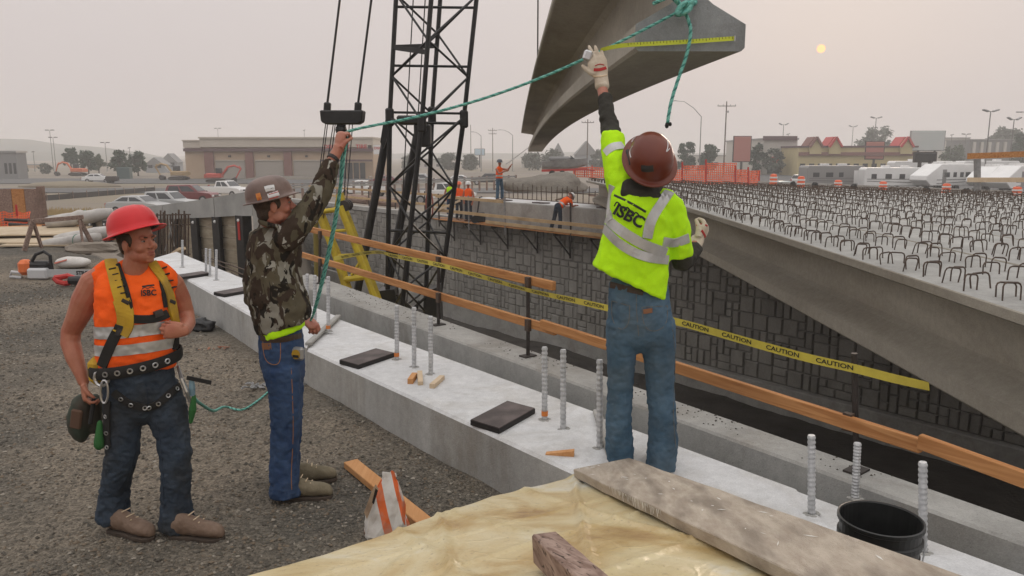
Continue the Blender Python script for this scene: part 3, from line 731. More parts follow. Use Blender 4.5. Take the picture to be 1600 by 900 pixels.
# ---- scaffold walkway on the far wall
sc_ = thing('scaffold_walkway', 'timber scaffold walkway bracketed to the far wall with lumber rails', 'scaffold', W(25.5, 20.3, -1.2))
wz = -.86
for i in range(4):
    a, b = W(30.9 - .3 * (i % 2), 20.0 + .2 * i, wz - .02 + .008 * i), W(16.5, 20.0 + .2 * i, wz - .02)
    MB().bar(a, b, .19, .04).build('walk_plank', M['wood_old' if i % 2 else 'wood_rail'], sc_)
for i, s in enumerate((30.3, 28.2, 26.2, 24.2, 22.2, 20.2, 18.2)):
    MB().bar(W(s, 19.95, wz - .1), W(s, 20.85, wz - .1), .06, .1).bar(W(s, 20.0, wz - .14), W(s, 20.84, wz - 1.0), .05, .05).bar(W(s, 20.84, wz - .1), W(s, 20.84, wz - 1.1), .05, .07, up=(1, 0, 0)).build('bracket', M['steel_dark'], sc_)
for i, s in enumerate((30.2, 27.8, 25.2, 21.2, 18.6)):
    MB().tube(W(s, 19.93, wz - .35), W(s + .05, 19.93, wz + 1.18), .035, n=8).build('rail_post', M['steel_grey'] if i % 3 else M['steel_dark'], sc_)
for z, a, b in ((1.06, 30.4, 25.3), (.42, 30.5, 24), (.40, 24.3, 16.5), (.12, 26.5, 19.5)):
    MB().bar(W(a, 19.88, wz + z), W(b, 19.88, wz + z - .02), .05, .13).build('rail_board', mat('scaffold_lumber', (.40, .27, .14), .8, (.52, .37, .21), 2, 6), sc_)
for s, z, r in ((27.2, .03, 0), (26.4, .05, .03), (25.2, .04, -.02), (23.6, .05, .02)): MB().bar(W(s, 20.15, wz + z), W(s - 3, 20.2 + r, wz + z), .2, .04).build('loose_board', M['wood_rail'], sc_)
o = MB().bar(W(30.35, 19.8, wz + .35), W(28.3, 19.8, wz + .95), .05, .09).build('diagonal_brace', M['wood_pale'], sc_)
# red hose coil on the end post
mb = MB()
for i in range(4):
    c = W(30.75 + .06 * i, 19.78, wz + .62)
    mb.path([c + DD * (.24 + .02 * i) * math.cos(a) + V((0, 0, .66 * math.sin(a))) + NN * .03 * i for a in [2 * math.pi * k / 20 for k in range(20)]], .035, 6, closed=True)
solo(mb.build('hose_coil', mat('red_hose', (.26, .07, .05), .6), loc=W(30.8, 19.8, wz)), 'red hose coil hung on the left end post of the scaffold', 'hose')
t = thing('power_tool', 'black machine standing on the scaffold planks near the bending man', 'power tool', W(27.3, 20.15, wz))
c = W(27.3, 20.15, wz); MB().box(c + V((0, 0, .25)), (.5, .3, .42)).build('housing', M['black'], t, bevel=.06); MB().path([c + V((-.1, 0, .45)), c + V((-.05, 0, .8)), c + V((.0, 0, 1.12)), c + V((.12, 0, 1.15))], .035, 6).build('handle', M['black'], t)
MB().tube(c + V((-.22, -.17, .16)), c + V((-.22, -.1, .16)), .16, n=12).build('wheel', M['rubber'], t)

# ---- crawler crane standing in the cutting
def YP(px, py, Y): return P(px, py, Y)
cr = thing('crawler_crane', 'black lattice crane mast with yellow gantry standing in the cutting', 'crane', V((-2.0, 14.6, -5.8)))
cb = M['crane_black']
YL, YN, YR, YF = 15.0, 14.35, 15.2, 15.85
top = {'l': (YP(641, -420, YL), YP(609, 181, YL)), 'n': (YP(706, -420, YN), YP(659, 190, YN)), 'r': (YP(789, -420, YR), YP(725, 183, YR)), 'f': (YP(718, -420, YF), YP(675, 178, YF))}
low = {'l': (YP(609, 181, YL), YP(605, 500, YL)), 'n': (YP(659, 190, YN), YP(626, 500, YN)), 'r': (YP(725, 183, YR), YP(681, 505, YR)), 'f': (YP(675, 178, YF), YP(664, 505, YF))}
for k_ in 'lnrf':
    MB().tube(*top[k_], .044, n=8).build('boom_chord', cb, cr); MB().tube(*low[k_], .048, n=8).build('boom_chord', cb, cr)
def lace(d, a, b, n, r, o=0):
    for i in range(n):
        p = d[a] if (i + o) % 2 == 0 else d[b]; q = d[b] if (i + o) % 2 == 0 else d[a]
        MB().tube(p[0].lerp(p[1], i / n), q[0].lerp(q[1], (i + 1) / n), r, n=6).build('lacing', cb, cr)
for i, (a, b) in enumerate(('ln', 'nr', 'rf', 'fl')): lace(top, a, b, 9, .021, i % 2)
for i, (a, b) in enumerate(('ln', 'nr', 'rf', 'fl')): lace(low, a, b, 6, .021, i % 2)
for f in (.42, .70, .86, .99): MB().tube(top['l'][0].lerp(top['l'][1], f), top['r'][0].lerp(top['r'][1], f), .026, n=6).build('cross_strut', cb, cr)
for f in (.03, .55): MB().tube(low['l'][0].lerp(low['l'][1], f), low['r'][0].lerp(low['r'][1], f), .03, n=6).build('cross_strut', cb, cr)
f = .81; MB().bar(top['l'][0].lerp(top['l'][1], f), top['n'][0].lerp(top['n'][1], f), .05, .09).bar(top['l'][0].lerp(top['l'][1], f), top['f'][0].lerp(top['f'][1], f), .05, .09).build('cross_plate', cb, cr)
for (x, y) in ((609, 183), (659, 192), (725, 186), (675, 180)): MB().box(YP(x, y, {609: YL, 659: YN, 725: YR, 675: YF}[x]), (.16, .12, .34)).build('chord_lug', cb, cr, bevel=.03)
MB().box(YP(640, 188, 14.7), (.42, .5, .16)).box(YP(661, 212, 14.7), (.3, .4, .42)).build('boom_hinge', cb, cr, bevel=.03)
MB().tube(YP(609, 185, 15.3), YP(556, 470, 15.3), .08, n=10).build('boom_stop', cb, cr)
MB().tube(YP(652, 210, 15.9), YP(600, 480, 15.9), .085, n=10).build('boom_stop', cb, cr)
MB().prism([YP(599, 190, 15.0), YP(594, 222, 15.0), YP(599, 232, 15.0), YP(606, 212, 15.0), YP(606, 192, 15.0)], (0, 0, 0), (0, .1, 0)).build('stop_lug', cb, cr)
MB().prism([YP(590, 455, 14.9), YP(585, 520, 14.9), YP(626, 520, 14.9), YP(616, 452, 14.9)], (0, 0, 0), (0, .5, 0)).build('foot_plate', cb, cr)
MB().prism([YP(668, 455, 14.6), YP(660, 520, 14.6), YP(690, 520, 14.6), YP(686, 448, 14.6)], (0, 0, 0), (0, .5, 0)).build('foot_plate', cb, cr)
for a, b in (((620, 460), (668, 505)), ((668, 462), (620, 505)), ((632, 470), (650, 512)), ((655, 470), (640, 512))): MB().tube(YP(*a, 14.8), YP(*b, 14.8), .03, n=6).build('lacing', cb, cr)
for xa, xb in ((640, 668), (655, 690)): MB().tube(YP(xa - 20, 480, 15), YP(xb, -420, 15), .012, n=5).build('hoist_line', cb, cr)
# yellow gantry
yl = M['yellow']
for (Y, o) in ((13.6, 0), (14.6, 6)):
    for pts_, r in ((((497 + o, 333), (524 + o, 400), (548 + o, 478)), .055), (((531 + o, 322), (563 + o, 405), (594 + o, 490)), .06)):
        mb = MB(); mb.path([YP(x, y, Y) for x, y in pts_], r, 8); mb.build('gantry_leg', yl, cr)
    MB().tube(YP(500 + o, 331, Y), YP(533 + o, 326, Y), .04, n=8).build('gantry_crossbar', yl, cr)
    MB().tube(YP(535 + o, 437, Y), YP(572 + o, 432, Y), .05, n=8).build('gantry_crossbar', yl, cr)
    for ya, xa_, xb_ in ((362, 508, 546), (400, 524, 562)): MB().tube(YP(xa_ + o, ya, Y), YP(xb_ + o, ya - 3, Y), .03, n=6).build('gantry_rung', yl, cr)
    MB().tube(YP(549 + o, 430, Y), YP(563 + o, 408, Y), .028, n=6).build('gantry_brace', yl, cr)
for x, y in ((500, 334), (533, 327), (540, 437), (575, 432)): MB().tube(YP(x, y, 13.6), YP(x + 6, y, 14.6), .04, n=8).build('gantry_tie', yl, cr)
MB().tube(YP(493, 338, 13.9), YP(496, 470, 13.9), .05, n=8).build('gantry_prop', mat('olive_pipe', (.20, .16, .04), .6), cr)
MB().prism([YP(521, 332, 13.8), YP(526, 303, 13.8), YP(535, 301, 13.8), YP(541, 330, 13.8)], (0, 0, 0), (0, .12, 0)).build('sheave_frame', yl, cr)
for dx in (0, .14, .28): MB().tube(YP(537, 322, 13.6) + V((0, dx, 0)), YP(537, 322, 13.6) + V((0, dx + .07, 0)), .10, n=16).build('sheave', M['steel_dark'], cr)
# bridle, pendants, reeving
bz = YP(533, 184, 14)
MB().prism([YP(499, 172, 13.85), YP(501, 190, 13.85), YP(508, 194, 13.85), YP(558, 194, 13.85), YP(565, 190, 13.85), YP(567, 172, 13.85)], (0, 0, 0), (0, .3, 0)).build('bridle_block', cb, cr, bevel=.02)
MB().ball(YP(533, 203, 14), .105, 12).tube(YP(533, 192, 14), YP(533, 203, 14), .08, n=10).build('bridle_pin', cb, cr)
for x0, x1 in ((511, 560), (559, 611)):
    MB().tube(YP(x0, 166, 14), YP(x1, -240, 14), .022, n=6).build('pendant_line', cb, cr); MB().bar(YP(x0, 176, 14), YP(x0 + 1, 160, 14), .1, .12).build('pendant_socket', cb, cr, bevel=.02)
for xa, xb, yb in ((509, 489, 345), (512, 493, 345), (521, 497, 345), (524, 505, 345), (540, 531, 322), (546, 536, 322), (551, 541, 322)): MB().tube(YP(xa, 193, 14), YP(xb, yb, 13.9), .009, n=5).build('reeving_line', cb, cr)
# machine body and tracks below
MB().b2((-4.4, 12.6, -4.1), (-1.0, 16.8, -1.75)).build('machine_house', yl, cr, bevel=.1)
MB().b2((-3.6, 13.2, -4.8), (-1.8, 16.2, -4.12)).build('slew_ring', cb, cr)
for x in (-4.9, -1.3):
    mb = MB(); prof = [(V((x, 14.7 + 3.0 * math.cos(a) * (1 if abs(math.cos(a)) < .99 else 1), -5.25 + .5 * math.sin(a)))) for a in [2 * math.pi * k / 20 for k in range(20)]]
    mb.prism(prof, (0, 0, 0), (.8, 0, 0)); mb.build('crawler_track', M['steel_dark'], cr)

# ================================================================ foreground
pa = -ray(477, 537).normalized(); P0 = G(940, 724, .45)
pw = (G(985, 713, .45) - G(900, 738, .45)); pw = (pw - pa * pw.dot(pa)).normalized(); pn = pa.cross(pw); pn = pn if pn.z > 0 else -pn
def plank_mat():
    m_ = mat('stained_plank', (.34, .28, .22), .9, (.52, .455, .375), 5, 9, 1.0, 60, c3=(.20, .165, .13), s3=2.2, f3=.75, stretch=(5.0, 1.1, 5.0), bdist=.006, lo=.3, hi=.7)
    return m_
pl = thing('stained_plank', 'thick cement stained plank lying across the tarp towards the black bucket', 'plank', P0)
hw = .165
mb = MB(); rings = []
for i in range(25):
    c = P0 + pa * (3.3 * i / 24) + pn * .006 * noise.noise(V((i * .5, 0, 0)))
    rings.append([c - pw * hw, c - pw * hw - pn * .048, c + pw * hw - pn * .048, c + pw * hw])
mb.loft(rings); mb.build('board', plank_mat(), pl, bevel=.004)
M['splash'] = mat('white_paint_splash', (.68, .66, .62), .8)
rr = random.Random(12)
def splash(parent, c, u, v, L, Wd, n, seed, nrm):
    r_ = random.Random(seed); mb = MB()
    for k in range(n):
        o_ = c + u * r_.uniform(-L, L) + v * r_.uniform(-Wd, Wd); a = r_.uniform(-.7, .7); l = r_.uniform(.006, .03); w = r_.uniform(.002, .006)
        d1 = (u * math.cos(a) + v * math.sin(a)) * l; d2 = (v * math.cos(a) - u * math.sin(a)) * w
        mb.add([o_ - d1 + nrm * .0015, o_ - d2 * r_.uniform(.4, 1) + nrm * .0015, o_ + d1 + nrm * .0015, o_ + d2 + nrm * .0015], [(0, 1, 2, 3)])
    return tag(mb.build('paint_splashes', M['splash'], parent, fixn=False), kind='stuff')
splash(pl, P0 + pa * .12 - pw * .08, pa, pw, .1, .06, 26, 1, pn); splash(pl, P0 + pa * .42 - pw * .03, pa, pw, .1, .06, 5, 2, pn); splash(pl, P0 + pa * .95 + pw * .02, pa, pw, .3, .08, 9, 3, pn)
mb = MB(); r_ = random.Random(31)
for k in range(34):
    l = .52 + .016 * k + r_.uniform(-.006, .006); h = r_.uniform(.2, .95); w = r_.uniform(.002, .005); b_ = P0 + pa * l - pw * (hw + .0016)
    mb.add([b_ - pa * w - pn * .002, b_ + pa * w - pn * .002, b_ + pa * w * .6 - pn * .048 * h, b_ - pa * w * .6 - pn * .048 * h], [(0, 1, 2, 3)])
tag(mb.build('paint_drips', M['splash'], pl, fixn=False), kind='stuff')
splash(pl, P0 + pa * 1.6 + pw * .02, pa, pw, .4, .1, 8, 5, pn)
# tarp
ae = V((-pa.y, pa.x, 0)).normalized(); ae = ae if ae.x < 0 else -ae
Q0 = P0 - pn * .075 - pa * .02; tn = ae.cross(pa); tn = tn if tn.z > 0 else -tn
def onplane(px, py):
    r = ray(px, py); o_ = V((0, 0, CAMH)); t = (Q0 - o_).dot(tn) / r.dot(tn); q = o_ + r * t - Q0; return q.dot(pa), q.dot(ae)
edge = [onplane(*q) for q in ((893, 747), (870, 752), (840, 760), (770, 776), (690, 803), (600, 836), (500, 868), (370, 902), (200, 960))]
def eb(a):   # left boundary as a function of distance along the plank
    for (a0, e0), (a1, e1) in zip(edge, edge[1:]):
        if a <= a1 or (a1, e1) == edge[-1]: return e0 + (e1 - e0) * max(0, (a - a0) / (a1 - a0))
tarp = thing('plastic_tarp', 'yellowed crumpled plastic tarp spread over a stack in the foreground', 'tarp', (Q0.x, Q0.y - 1, 0))
def tarp_mat():
    t_ = bpy.data.materials.new('yellowed_plastic'); t_.use_nodes = True; T = t_.node_tree; b = T.nodes['Principled BSDF']; L = T.links.new; nn = T.nodes.new
    co = nn('ShaderNodeTexCoord').outputs['Object']
    n1 = nn('ShaderNodeTexNoise'); n1.inputs['Scale'].default_value = 1.9; n1.inputs['Detail'].default_value = 9; n1.inputs['Distortion'].default_value = .7; n1.inputs['Roughness'].default_value = .6; L(co, n1.inputs['Vector'])
    cr_ = nn('ShaderNodeValToRGB'); e = cr_.color_ramp.elements
    e[0].position = .30; e[0].color = (.30, .18, .075, 1); e[1].position = .68; e[1].color = (.64, .63, .56, 1)
    for pos, c in ((.40, (.45, .32, .14, 1)), (.50, (.56, .46, .26, 1)), (.58, (.60, .52, .33, 1))): k = e.new(pos); k.color = c
    L(n1.outputs[0], cr_.inputs[0])
    n3 = nn('ShaderNodeTexNoise'); n3.inputs['Scale'].default_value = 60; n3.inputs['Detail'].default_value = 4; L(co, n3.inputs['Vector'])
    mr = nn('ShaderNodeMapRange'); mr.inputs[1].default_value = .62; mr.inputs[2].default_value = .72; mr.inputs[4].default_value = .5; L(n3.outputs[0], mr.inputs[0])
    mx = nn('ShaderNodeMixRGB'); mx.inputs[2].default_value = (.20, .15, .10, 1); L(mr.outputs[0], mx.inputs[0]); L(cr_.outputs[0], mx.inputs[1])
    L(mx.outputs[0], b.inputs['Base Color']); b.inputs['Roughness'].default_value = .33; b.inputs['Specular IOR Level'].default_value = .5
    mu = nn('ShaderNodeTexVoronoi'); mu.feature = 'DISTANCE_TO_EDGE'; mu.inputs['Scale'].default_value = 4.5
    nd = nn('ShaderNodeTexNoise'); nd.inputs['Scale'].default_value = 3; L(co, nd.inputs['Vector']); mxv = nn('ShaderNodeMixRGB'); mxv.inputs[0].default_value = .35; L(co, mxv.inputs[1]); L(nd.outputs['Color'], mxv.inputs[2]); L(mxv.outputs[0], mu.inputs['Vector'])
    cr2 = nn('ShaderNodeMapRange'); cr2.inputs[1].default_value = 0; cr2.inputs[2].default_value = .06; cr2.inputs[3].default_value = 1; cr2.inputs[4].default_value = 0; L(mu.outputs['Distance'], cr2.inputs[0])
    n2 = nn('ShaderNodeTexNoise'); n2.inputs['Scale'].default_value = 24; n2.inputs['Detail'].default_value = 5; L(co, n2.inputs['Vector'])
    ad = nn('ShaderNodeMath'); ad.operation = 'MULTIPLY_ADD'; L(cr2.outputs[0], ad.inputs[0]); ad.inputs[1].default_value = .45; L(n2.outputs[0], ad.inputs[2])
    bp = nn('ShaderNodeBump'); bp.inputs['Strength'].default_value = .3; bp.inputs['Distance'].default_value = .012; L(ad.outputs[0], bp.inputs['Height']); L(bp.outputs[0], b.inputs['Normal'])
    return t_
tm = tarp_mat()
def fold(a, e):
    z = .010 * noise.noise(V((a * 1.5, e * 1.5, 5))) + .003 * noise.noise(V((a * 7, e * 7, 9)))
    for (c, w, h, k) in ((.16, .03, .022, .32), (.50, .035, .016, -.25), (.92, .03, .018, .12), (1.30, .04, .016, -.2), (.70, .02, .009, .5), (1.1, .018, .008, -.45)):
        d = e - c - k * a + .02 * noise.noise(V((a * 4, c, 0))); z += h * max(0, 1 - abs(d) / w) ** 1.3
    for (c, w, h) in ((.75, .025, .010), (1.25, .03, .010), (.4, .02, .008)):
        z += h * max(0, 1 - abs(a - c - .45 * e) / w) ** 1.3
    return z
NA, NE = 170, 130; AL = 3.2
mb = MB(); rows = []
for i in range(NA + 1):
    a = edge[0][0] + (AL - edge[0][0]) * i / NA; e1 = eb(a); e1 += .012 * noise.noise(V((a * 5, 1, 0))); row = []
    for j in range(NE + 1):
        e = -.12 + (e1 + .12) * j / NE
        row.append(Q0 + pa * a + ae * e + tn * (min(fold(a, e), .02 + (.03 if e > .33 else 0)) if e < .36 else fold(a, e)))
    last = row[-1]; outd = V((-.82, .57, 0))
    for k in range(1, 9):
        f = k / 8; zg = .015; row.append(V((last.x, last.y, last.z)) + outd * (.015 + .05 * f * f + .02 * math.sin(i * .55) * f) + V((0, 0, (zg - last.z) * f)))
    rows.append(row)
nr = len(rows[0])
for r in rows: mb.v += r
for i in range(NA):
    for j in range(nr - 1): mb.f.append([i * nr + j, i * nr + j + 1, (i + 1) * nr + j + 1, (i + 1) * nr + j]); mb.mi.append(0)
o = mb.build('sheet', tm, tarp, smooth=True)
md = o.modifiers.new('thick', 'SOLIDIFY'); md.thickness = .002; md.offset = -1
# timber block on the tarp
b0 = V((0, 0, CAMH)) + ray(850, 832) * ((Q0 + tn * .125 - V((0, 0, CAMH))).dot(tn) / ray(850, 832).dot(tn))
b1 = V((0, 0, CAMH)) + ray(960, 930) * ((Q0 + tn * .125 - V((0, 0, CAMH))).dot(tn) / ray(960, 930).dot(tn))
bd = (b1 - b0).normalized()
mb = MB(); wdir = bd.cross(tn).normalized(); rings = []
for i in range(14):
    c = b0 + bd * .75 * i / 13
    rings.append([c + wdir * (sx_ * .045 + .003 * noise.noise(V((i, sx_, sz_)))) + tn * (sz_ * .05 - .05 + .003 * noise.noise(V((i * 1.3, sx_ * 3, sz_)))) for sx_, sz_ in ((-1, -1), (-1, 1), (1, 1), (1, -1))])
mb.loft(rings); solo(mb.build('timber_block', M['wood_old'], loc=b0, bevel=.006), 'rough weathered timber block lying on the yellowed tarp', 'timber')
# bucket
bk_ = G(1380, 850, .33); bk_ = V((bk_.x, bk_.y, .335)); bk_ = G(1376, 813, .70); bk_.z = .336
bu = thing('bucket', 'black plastic bucket standing among zinc dowels on the cap', 'bucket', bk_)
prof = [(.128, 0), (.132, .01), (.14, .22), (.148, .225), (.148, .245), (.143, .25), (.145, .285), (.154, .29), (.154, .31), (.147, .315), (.149, .355), (.157, .36), (.157, .374), (.150, .376), (.146, .37), (.137, .2), (.128, .03), (.0, .028)]
mb = MB(); mb.lathe(prof, 40, bk_); mb.build('shell', mat('black_plastic', (.012, .013, .013), .38, (.02, .021, .021), 12, 5), bu, smooth=False)
mb = MB(); mb.path([bk_ + V((.158 * math.cos(a), .158 * math.sin(a), .33 - .13 * math.sin((a - 3.5) / 2.6 * math.pi))) for a in [3.5 + 2.6 * k / 14 for k in range(15)]], .003, 6); mb.build('wire_handle', M['steel_grey'], bu)
# small wood wedges on the cap
def wedge(name, a, b, w, h, z, lab, m_='wood_pale', taper=1.0):
    p, q = G(*a, z), G(*b, z); mb = MB(); x = (q - p).normalized(); y = V((-x.y, x.x, 0))
    mb.add([p - y * w, p + y * w, p + y * w + V((0, 0, h)), p - y * w + V((0, 0, h)), q - y * w, q + y * w, q + y * w + V((0, 0, h * taper + .002)), q - y * w + V((0, 0, h * taper + .002))], [(0, 1, 2, 3), (4, 5, 6, 7), (0, 1, 5, 4), (1, 2, 6, 5), (2, 3, 7, 6), (3, 0, 4, 7)])
    return solo(mb.build(name, M[m_], loc=p), lab, 'wood block')
wedge('wood_block', (641, 600), (648, 590), .021, .04, .36, 'short square wood block, leftmost on the cap below the three dowels', 'wood')
wedge('wood_block', (657, 602), (656, 585), .02, .03, .36, 'thin upright looking pale wood block, middle one below the three dowels')
wedge('wood_block', (675, 607), (691, 592), .02, .035, .36, 'pale tapered wood wedge right of two other blocks', 'wood_pale', .8)
wedge('wood_wedge', (897, 712), (853, 709), .02, .035, .36, 'orange wood wedge on the cap near the joint strip and plank', 'wood', .1)
# lumber and sack on the gravel
a, b = G(548, 724, .03), G(668, 822, .03); solo(MB().bar(a, b, .10, .045).build('lumber_offcut', M['wood'], loc=a, bevel=.004), 'orange two by four lying on the gravel behind the torn sack', 'lumber')
sk = thing('mortar_sack', 'torn white and orange mortar sack slumped on the gravel by the tarp', 'sack', G(603, 836, 0))
def sack_mat():
    t_ = bpy.data.materials.new('sack_paper'); t_.use_nodes = True; T = t_.node_tree; b = T.nodes['Principled BSDF']; L = T.links.new; nn = T.nodes.new
    tcn = nn('ShaderNodeTexCoord'); mp = nn('ShaderNodeMapping'); mp.inputs['Rotation'].default_value = (0, R(14), 0); L(tcn.outputs['Object'], mp.inputs[0])
    sxn = nn('ShaderNodeSeparateXYZ'); L(mp.outputs[0], sxn.inputs[0])
    cr_ = nn('ShaderNodeValToRGB'); cr_.color_ramp.interpolation = 'CONSTANT'; e = cr_.color_ramp.elements
    wh, og = (.62, .60, .57, 1), (.66, .13, .03, 1)
    mr = nn('ShaderNodeMapRange'); mr.inputs[1].default_value = -.16; mr.inputs[2].default_value = .16; L(sxn.outputs[0], mr.inputs[0])
    e[0].position = 0; e[0].color = wh; e[1].position = .08; e[1].color = og
    for pos, c in ((.16, wh), (.56, og), (.70, wh), (.90, og), (.96, wh)): k = e.new(pos); k.color = c
    L(mr.outputs[0], cr_.inputs[0])
    no = nn('ShaderNodeTexNoise'); no.inputs['Scale'].default_value = 14; no.inputs['Detail'].default_value = 6; L(tcn.outputs['Object'], no.inputs['Vector'])
    mm = nn('ShaderNodeMapRange'); mm.inputs[1].default_value = .45; mm.inputs[2].default_value = .7; mm.inputs[4].default_value = .6; L(no.outputs[0], mm.inputs[0])
    mx = nn('ShaderNodeMixRGB'); mx.inputs[2].default_value = (.36, .30, .25, 1); L(mm.outputs[0], mx.inputs[0]); L(cr_.outputs[0], mx.inputs[1]); L(mx.outputs[0], b.inputs['Base Color'])
    b.inputs['Roughness'].default_value = .75
    bp = nn('ShaderNodeBump'); bp.inputs['Strength'].default_value = .5; bp.inputs['Distance'].default_value = .01; L(no.outputs[0], bp.inputs['Height']); L(bp.outputs[0], b.inputs['Normal'])
    return t_
base = V(sk.location); rings = []; n = 36
prof = [(0, .118, .08, 0), (.03, .122, .09, 0), (.1, .112, .082, .003), (.16, .098, .068, .008), (.22, .082, .05, .014), (.27, .066, .032, .02), (.31, .048, .016, .026), (.335, .034, .008, .028), (.36, .04, .006, .03)]
for (z, rx, ry, dx) in prof:
    ring = []
    for k in range(n):
        a = 2 * math.pi * k / n; c_, s_ = math.cos(a), math.sin(a); c_ = math.copysign(abs(c_) ** .6, c_); s_ = math.copysign(abs(s_) ** .6, s_)
        f = 1 + .16 * noise.noise(V((c_ * 2.2, s_ * 2.2, z * 13))) + .10 * noise.noise(V((c_ * 6, s_ * 6, z * 22)))
        zz = z + (.035 * noise.noise(V((c_ * 1.5, s_ * 1.5, 3))) if z > .2 else 0)
        ring.append(base + V((dx + rx * c_ * f, ry * s_ * f, zz)))
    rings.append(ring)
mb = MB(); mb.loft(rings); o = mb.build('paper_body', sack_mat(), sk, smooth=False)
MB().prism([base + V(q) for q in ((-.10, -.085, .18), (-.055, -.075, .30), (-.035, -.07, .335), (-.02, -.075, .31), (-.06, -.085, .20), (-.085, -.09, .14))], (0, 0, 0), (0, -.003, 0)).build('torn_flap', mat('kraft_paper', (.40, .29, .19), .85, (.22, .15, .10), 9, 5), sk)
MB().prism([base + V(q) for q in ((-.055, -.082, .235), (-.035, -.077, .315), (-.022, -.076, .30), (-.045, -.084, .225))], (0, 0, -.002), (0, -.004, -.002)).build('tear_opening', mat('dark_tear', (.02, .015, .012), .9), sk)

# ---- tools and clutter at the left
def at(px, py): 
    q = G(px, py, 0); q.z = gz(q.x, q.y); return q
c = at(62, 437); cs = thing('chainsaw', 'orange and grey chainsaw lying on the gravel', 'chainsaw', c)
MB().box(c + V((-.22, 0, .20)), (.20, .22, .26)).build('engine_cover', mat('saw_orange', (.70, .17, .05), .5), cs, bevel=.06)
MB().box(c + V((.03, -.06, .10)), (.34, .14, .19)).build('sprocket_cover', mat('saw_grey', (.52, .53, .54), .5), cs, bevel=.03)
MB().box(c + V((-.02, .05, .17)), (.44, .2, .26)).build('motor_body', M['black'], cs, bevel=.05)
mb = MB(); mb.path([c + V(q) for q in ((-.1, 0, .30), (-.02, 0, .42), (.12, 0, .47), (.22, 0, .40), (.22, 0, .15))], .028, 8); mb.build('front_handle', M['black'], cs)
mb = MB(); mb.path([c + V(q) for q in ((-.3, 0, .1), (-.46, 0, .12), (-.5, 0, .04), (-.3, 0, .02))], .028, 8); mb.build('rear_handle', mat('saw_grey', (.5, .5, .5)), cs)
mb = MB(); mb.prism([c + V(q) for q in ((.18, -.1, .05), (.18, -.1, .18), (1.0, -.1, .17), (1.09, -.1, .14), (1.11, -.1, .10), (1.07, -.1, .06))], (0, 0, 0), (0, .014, 0)); mb.build('guide_bar', mat('bar_steel', (.50, .52, .53), .4, metal=.4), cs)
text_on('STIHL', .085, M['ink'], cs, c + V((.80, -.104, .115)), (1, 0, 0), (0, 0, 1), .004)
c = at(110, 428)
mb = lump(c + V((0, .1, .10)), (.30, .17, .11), 3, .14, 20, 1.3, Matrix.Rotation(.15, 3, 'Z'), c.z); t = thing('paper_bag', 'white paper bag lying flat behind the chainsaw', 'sack', c); mb.build('bag_body', mat('white_bag', (.62, .60, .57), .8, (.5, .47, .43), 6, 5), t, smooth=True)
MB().prism([c + V(q) for q in ((-.24, -.055, .12), (.0, -.06, .185), (.0, -.075, .16), (-.22, -.07, .10))], (0, 0, 0), (0, -.004, .004)).build('printed_stripe', mat('faded_red_print', (.50, .16, .12), .8), t)
c = at(108, 448); rsw = thing('reciprocating_saw', 'red reciprocating saw lying on the gravel near the chainsaw tip', 'power saw', c)
mb = MB(); mb.path([c + V(q) for q in ((-.22, 0, .14), (-.16, -.02, .08), (-.05, -.02, .05), (.05, 0, .07), (.08, .02, .14), (-.02, .02, .17), (-.12, .02, .15), (-.22, 0, .14))], .045, 8); mb.build('grip', M['red'], rsw)
MB().path([c + V(q) for q in ((.02, 0, .1), (.16, 0, .1), (.3, 0, .09))], [.07, .075, .05], 10).build('gearbox', M['black'], rsw)
MB().bar(c + V((.3, 0, .09)), c + V((.55, .05, .16)), .01, .05).build('saw_blade', M['wood_pale'], rsw)
c = at(314, 516)
t = thing('black_bag', 'crumpled black bag lying on the gravel against the cap', 'bag', c); lump(c + V((0, 0, .05)), (.15, .11, .09), 9, .5, 22, 1.5, None, c.z).build('bag_body', mat('black_vinyl', (.015, .015, .016), .35), t, smooth=True)
mb = MB(); mb.path([c + V((-.08, -.08, .08)), c + V((-.02, -.12, .12)), c + V((.06, -.1, .10)), c + V((.1, -.08, .06))], .012, 6); mb.build('carry_strap', M['black'], t)
c = at(335, 551); rr = random.Random(2); t = thing('orange_scrap', 'torn scraps of orange plastic trodden into the gravel', 'scrap', c)
for k in range(7):
    a = c + V((rr.uniform(-.14, .14), rr.uniform(-.06, .06), .012)); b = a + V((rr.uniform(-.09, .09), rr.uniform(-.04, .04), rr.uniform(0, .02))); MB().bar(a, b, .02, .006).build('strip', mat('dusty_orange', (.30, .12, .07), .8), t)
for cc, lab in ((at(400, 609), 'loose heap of grey chain on the gravel left of the camouflaged man'), (at(478, 600), 'short grey chain end on the gravel right of the camouflaged man')):
    mb = MB(); rr = random.Random(int(cc.x * 50))
    for k in range(26 if 'heap' in lab else 8):
        p = cc + V((rr.uniform(-.11, .11), rr.uniform(-.09, .09), .012 + rr.uniform(0, .02))); a = rr.uniform(0, 3.14); e1 = V((math.cos(a), math.sin(a), rr.uniform(-.4, .4))) * .02; e2 = V((-math.sin(a), math.cos(a), rr.uniform(-.4, .4))) * .012
        mb.path([p + e1 * math.cos(x) + e2 * math.sin(x) for x in [math.pi * 2 * i / 8 for i in range(8)]], .0045, 5, closed=True)
    t = thing('chain_heap', lab, 'chain', cc); tag(mb.build('chain_links', M['steel_grey'], t, smooth=True), kind='stuff')
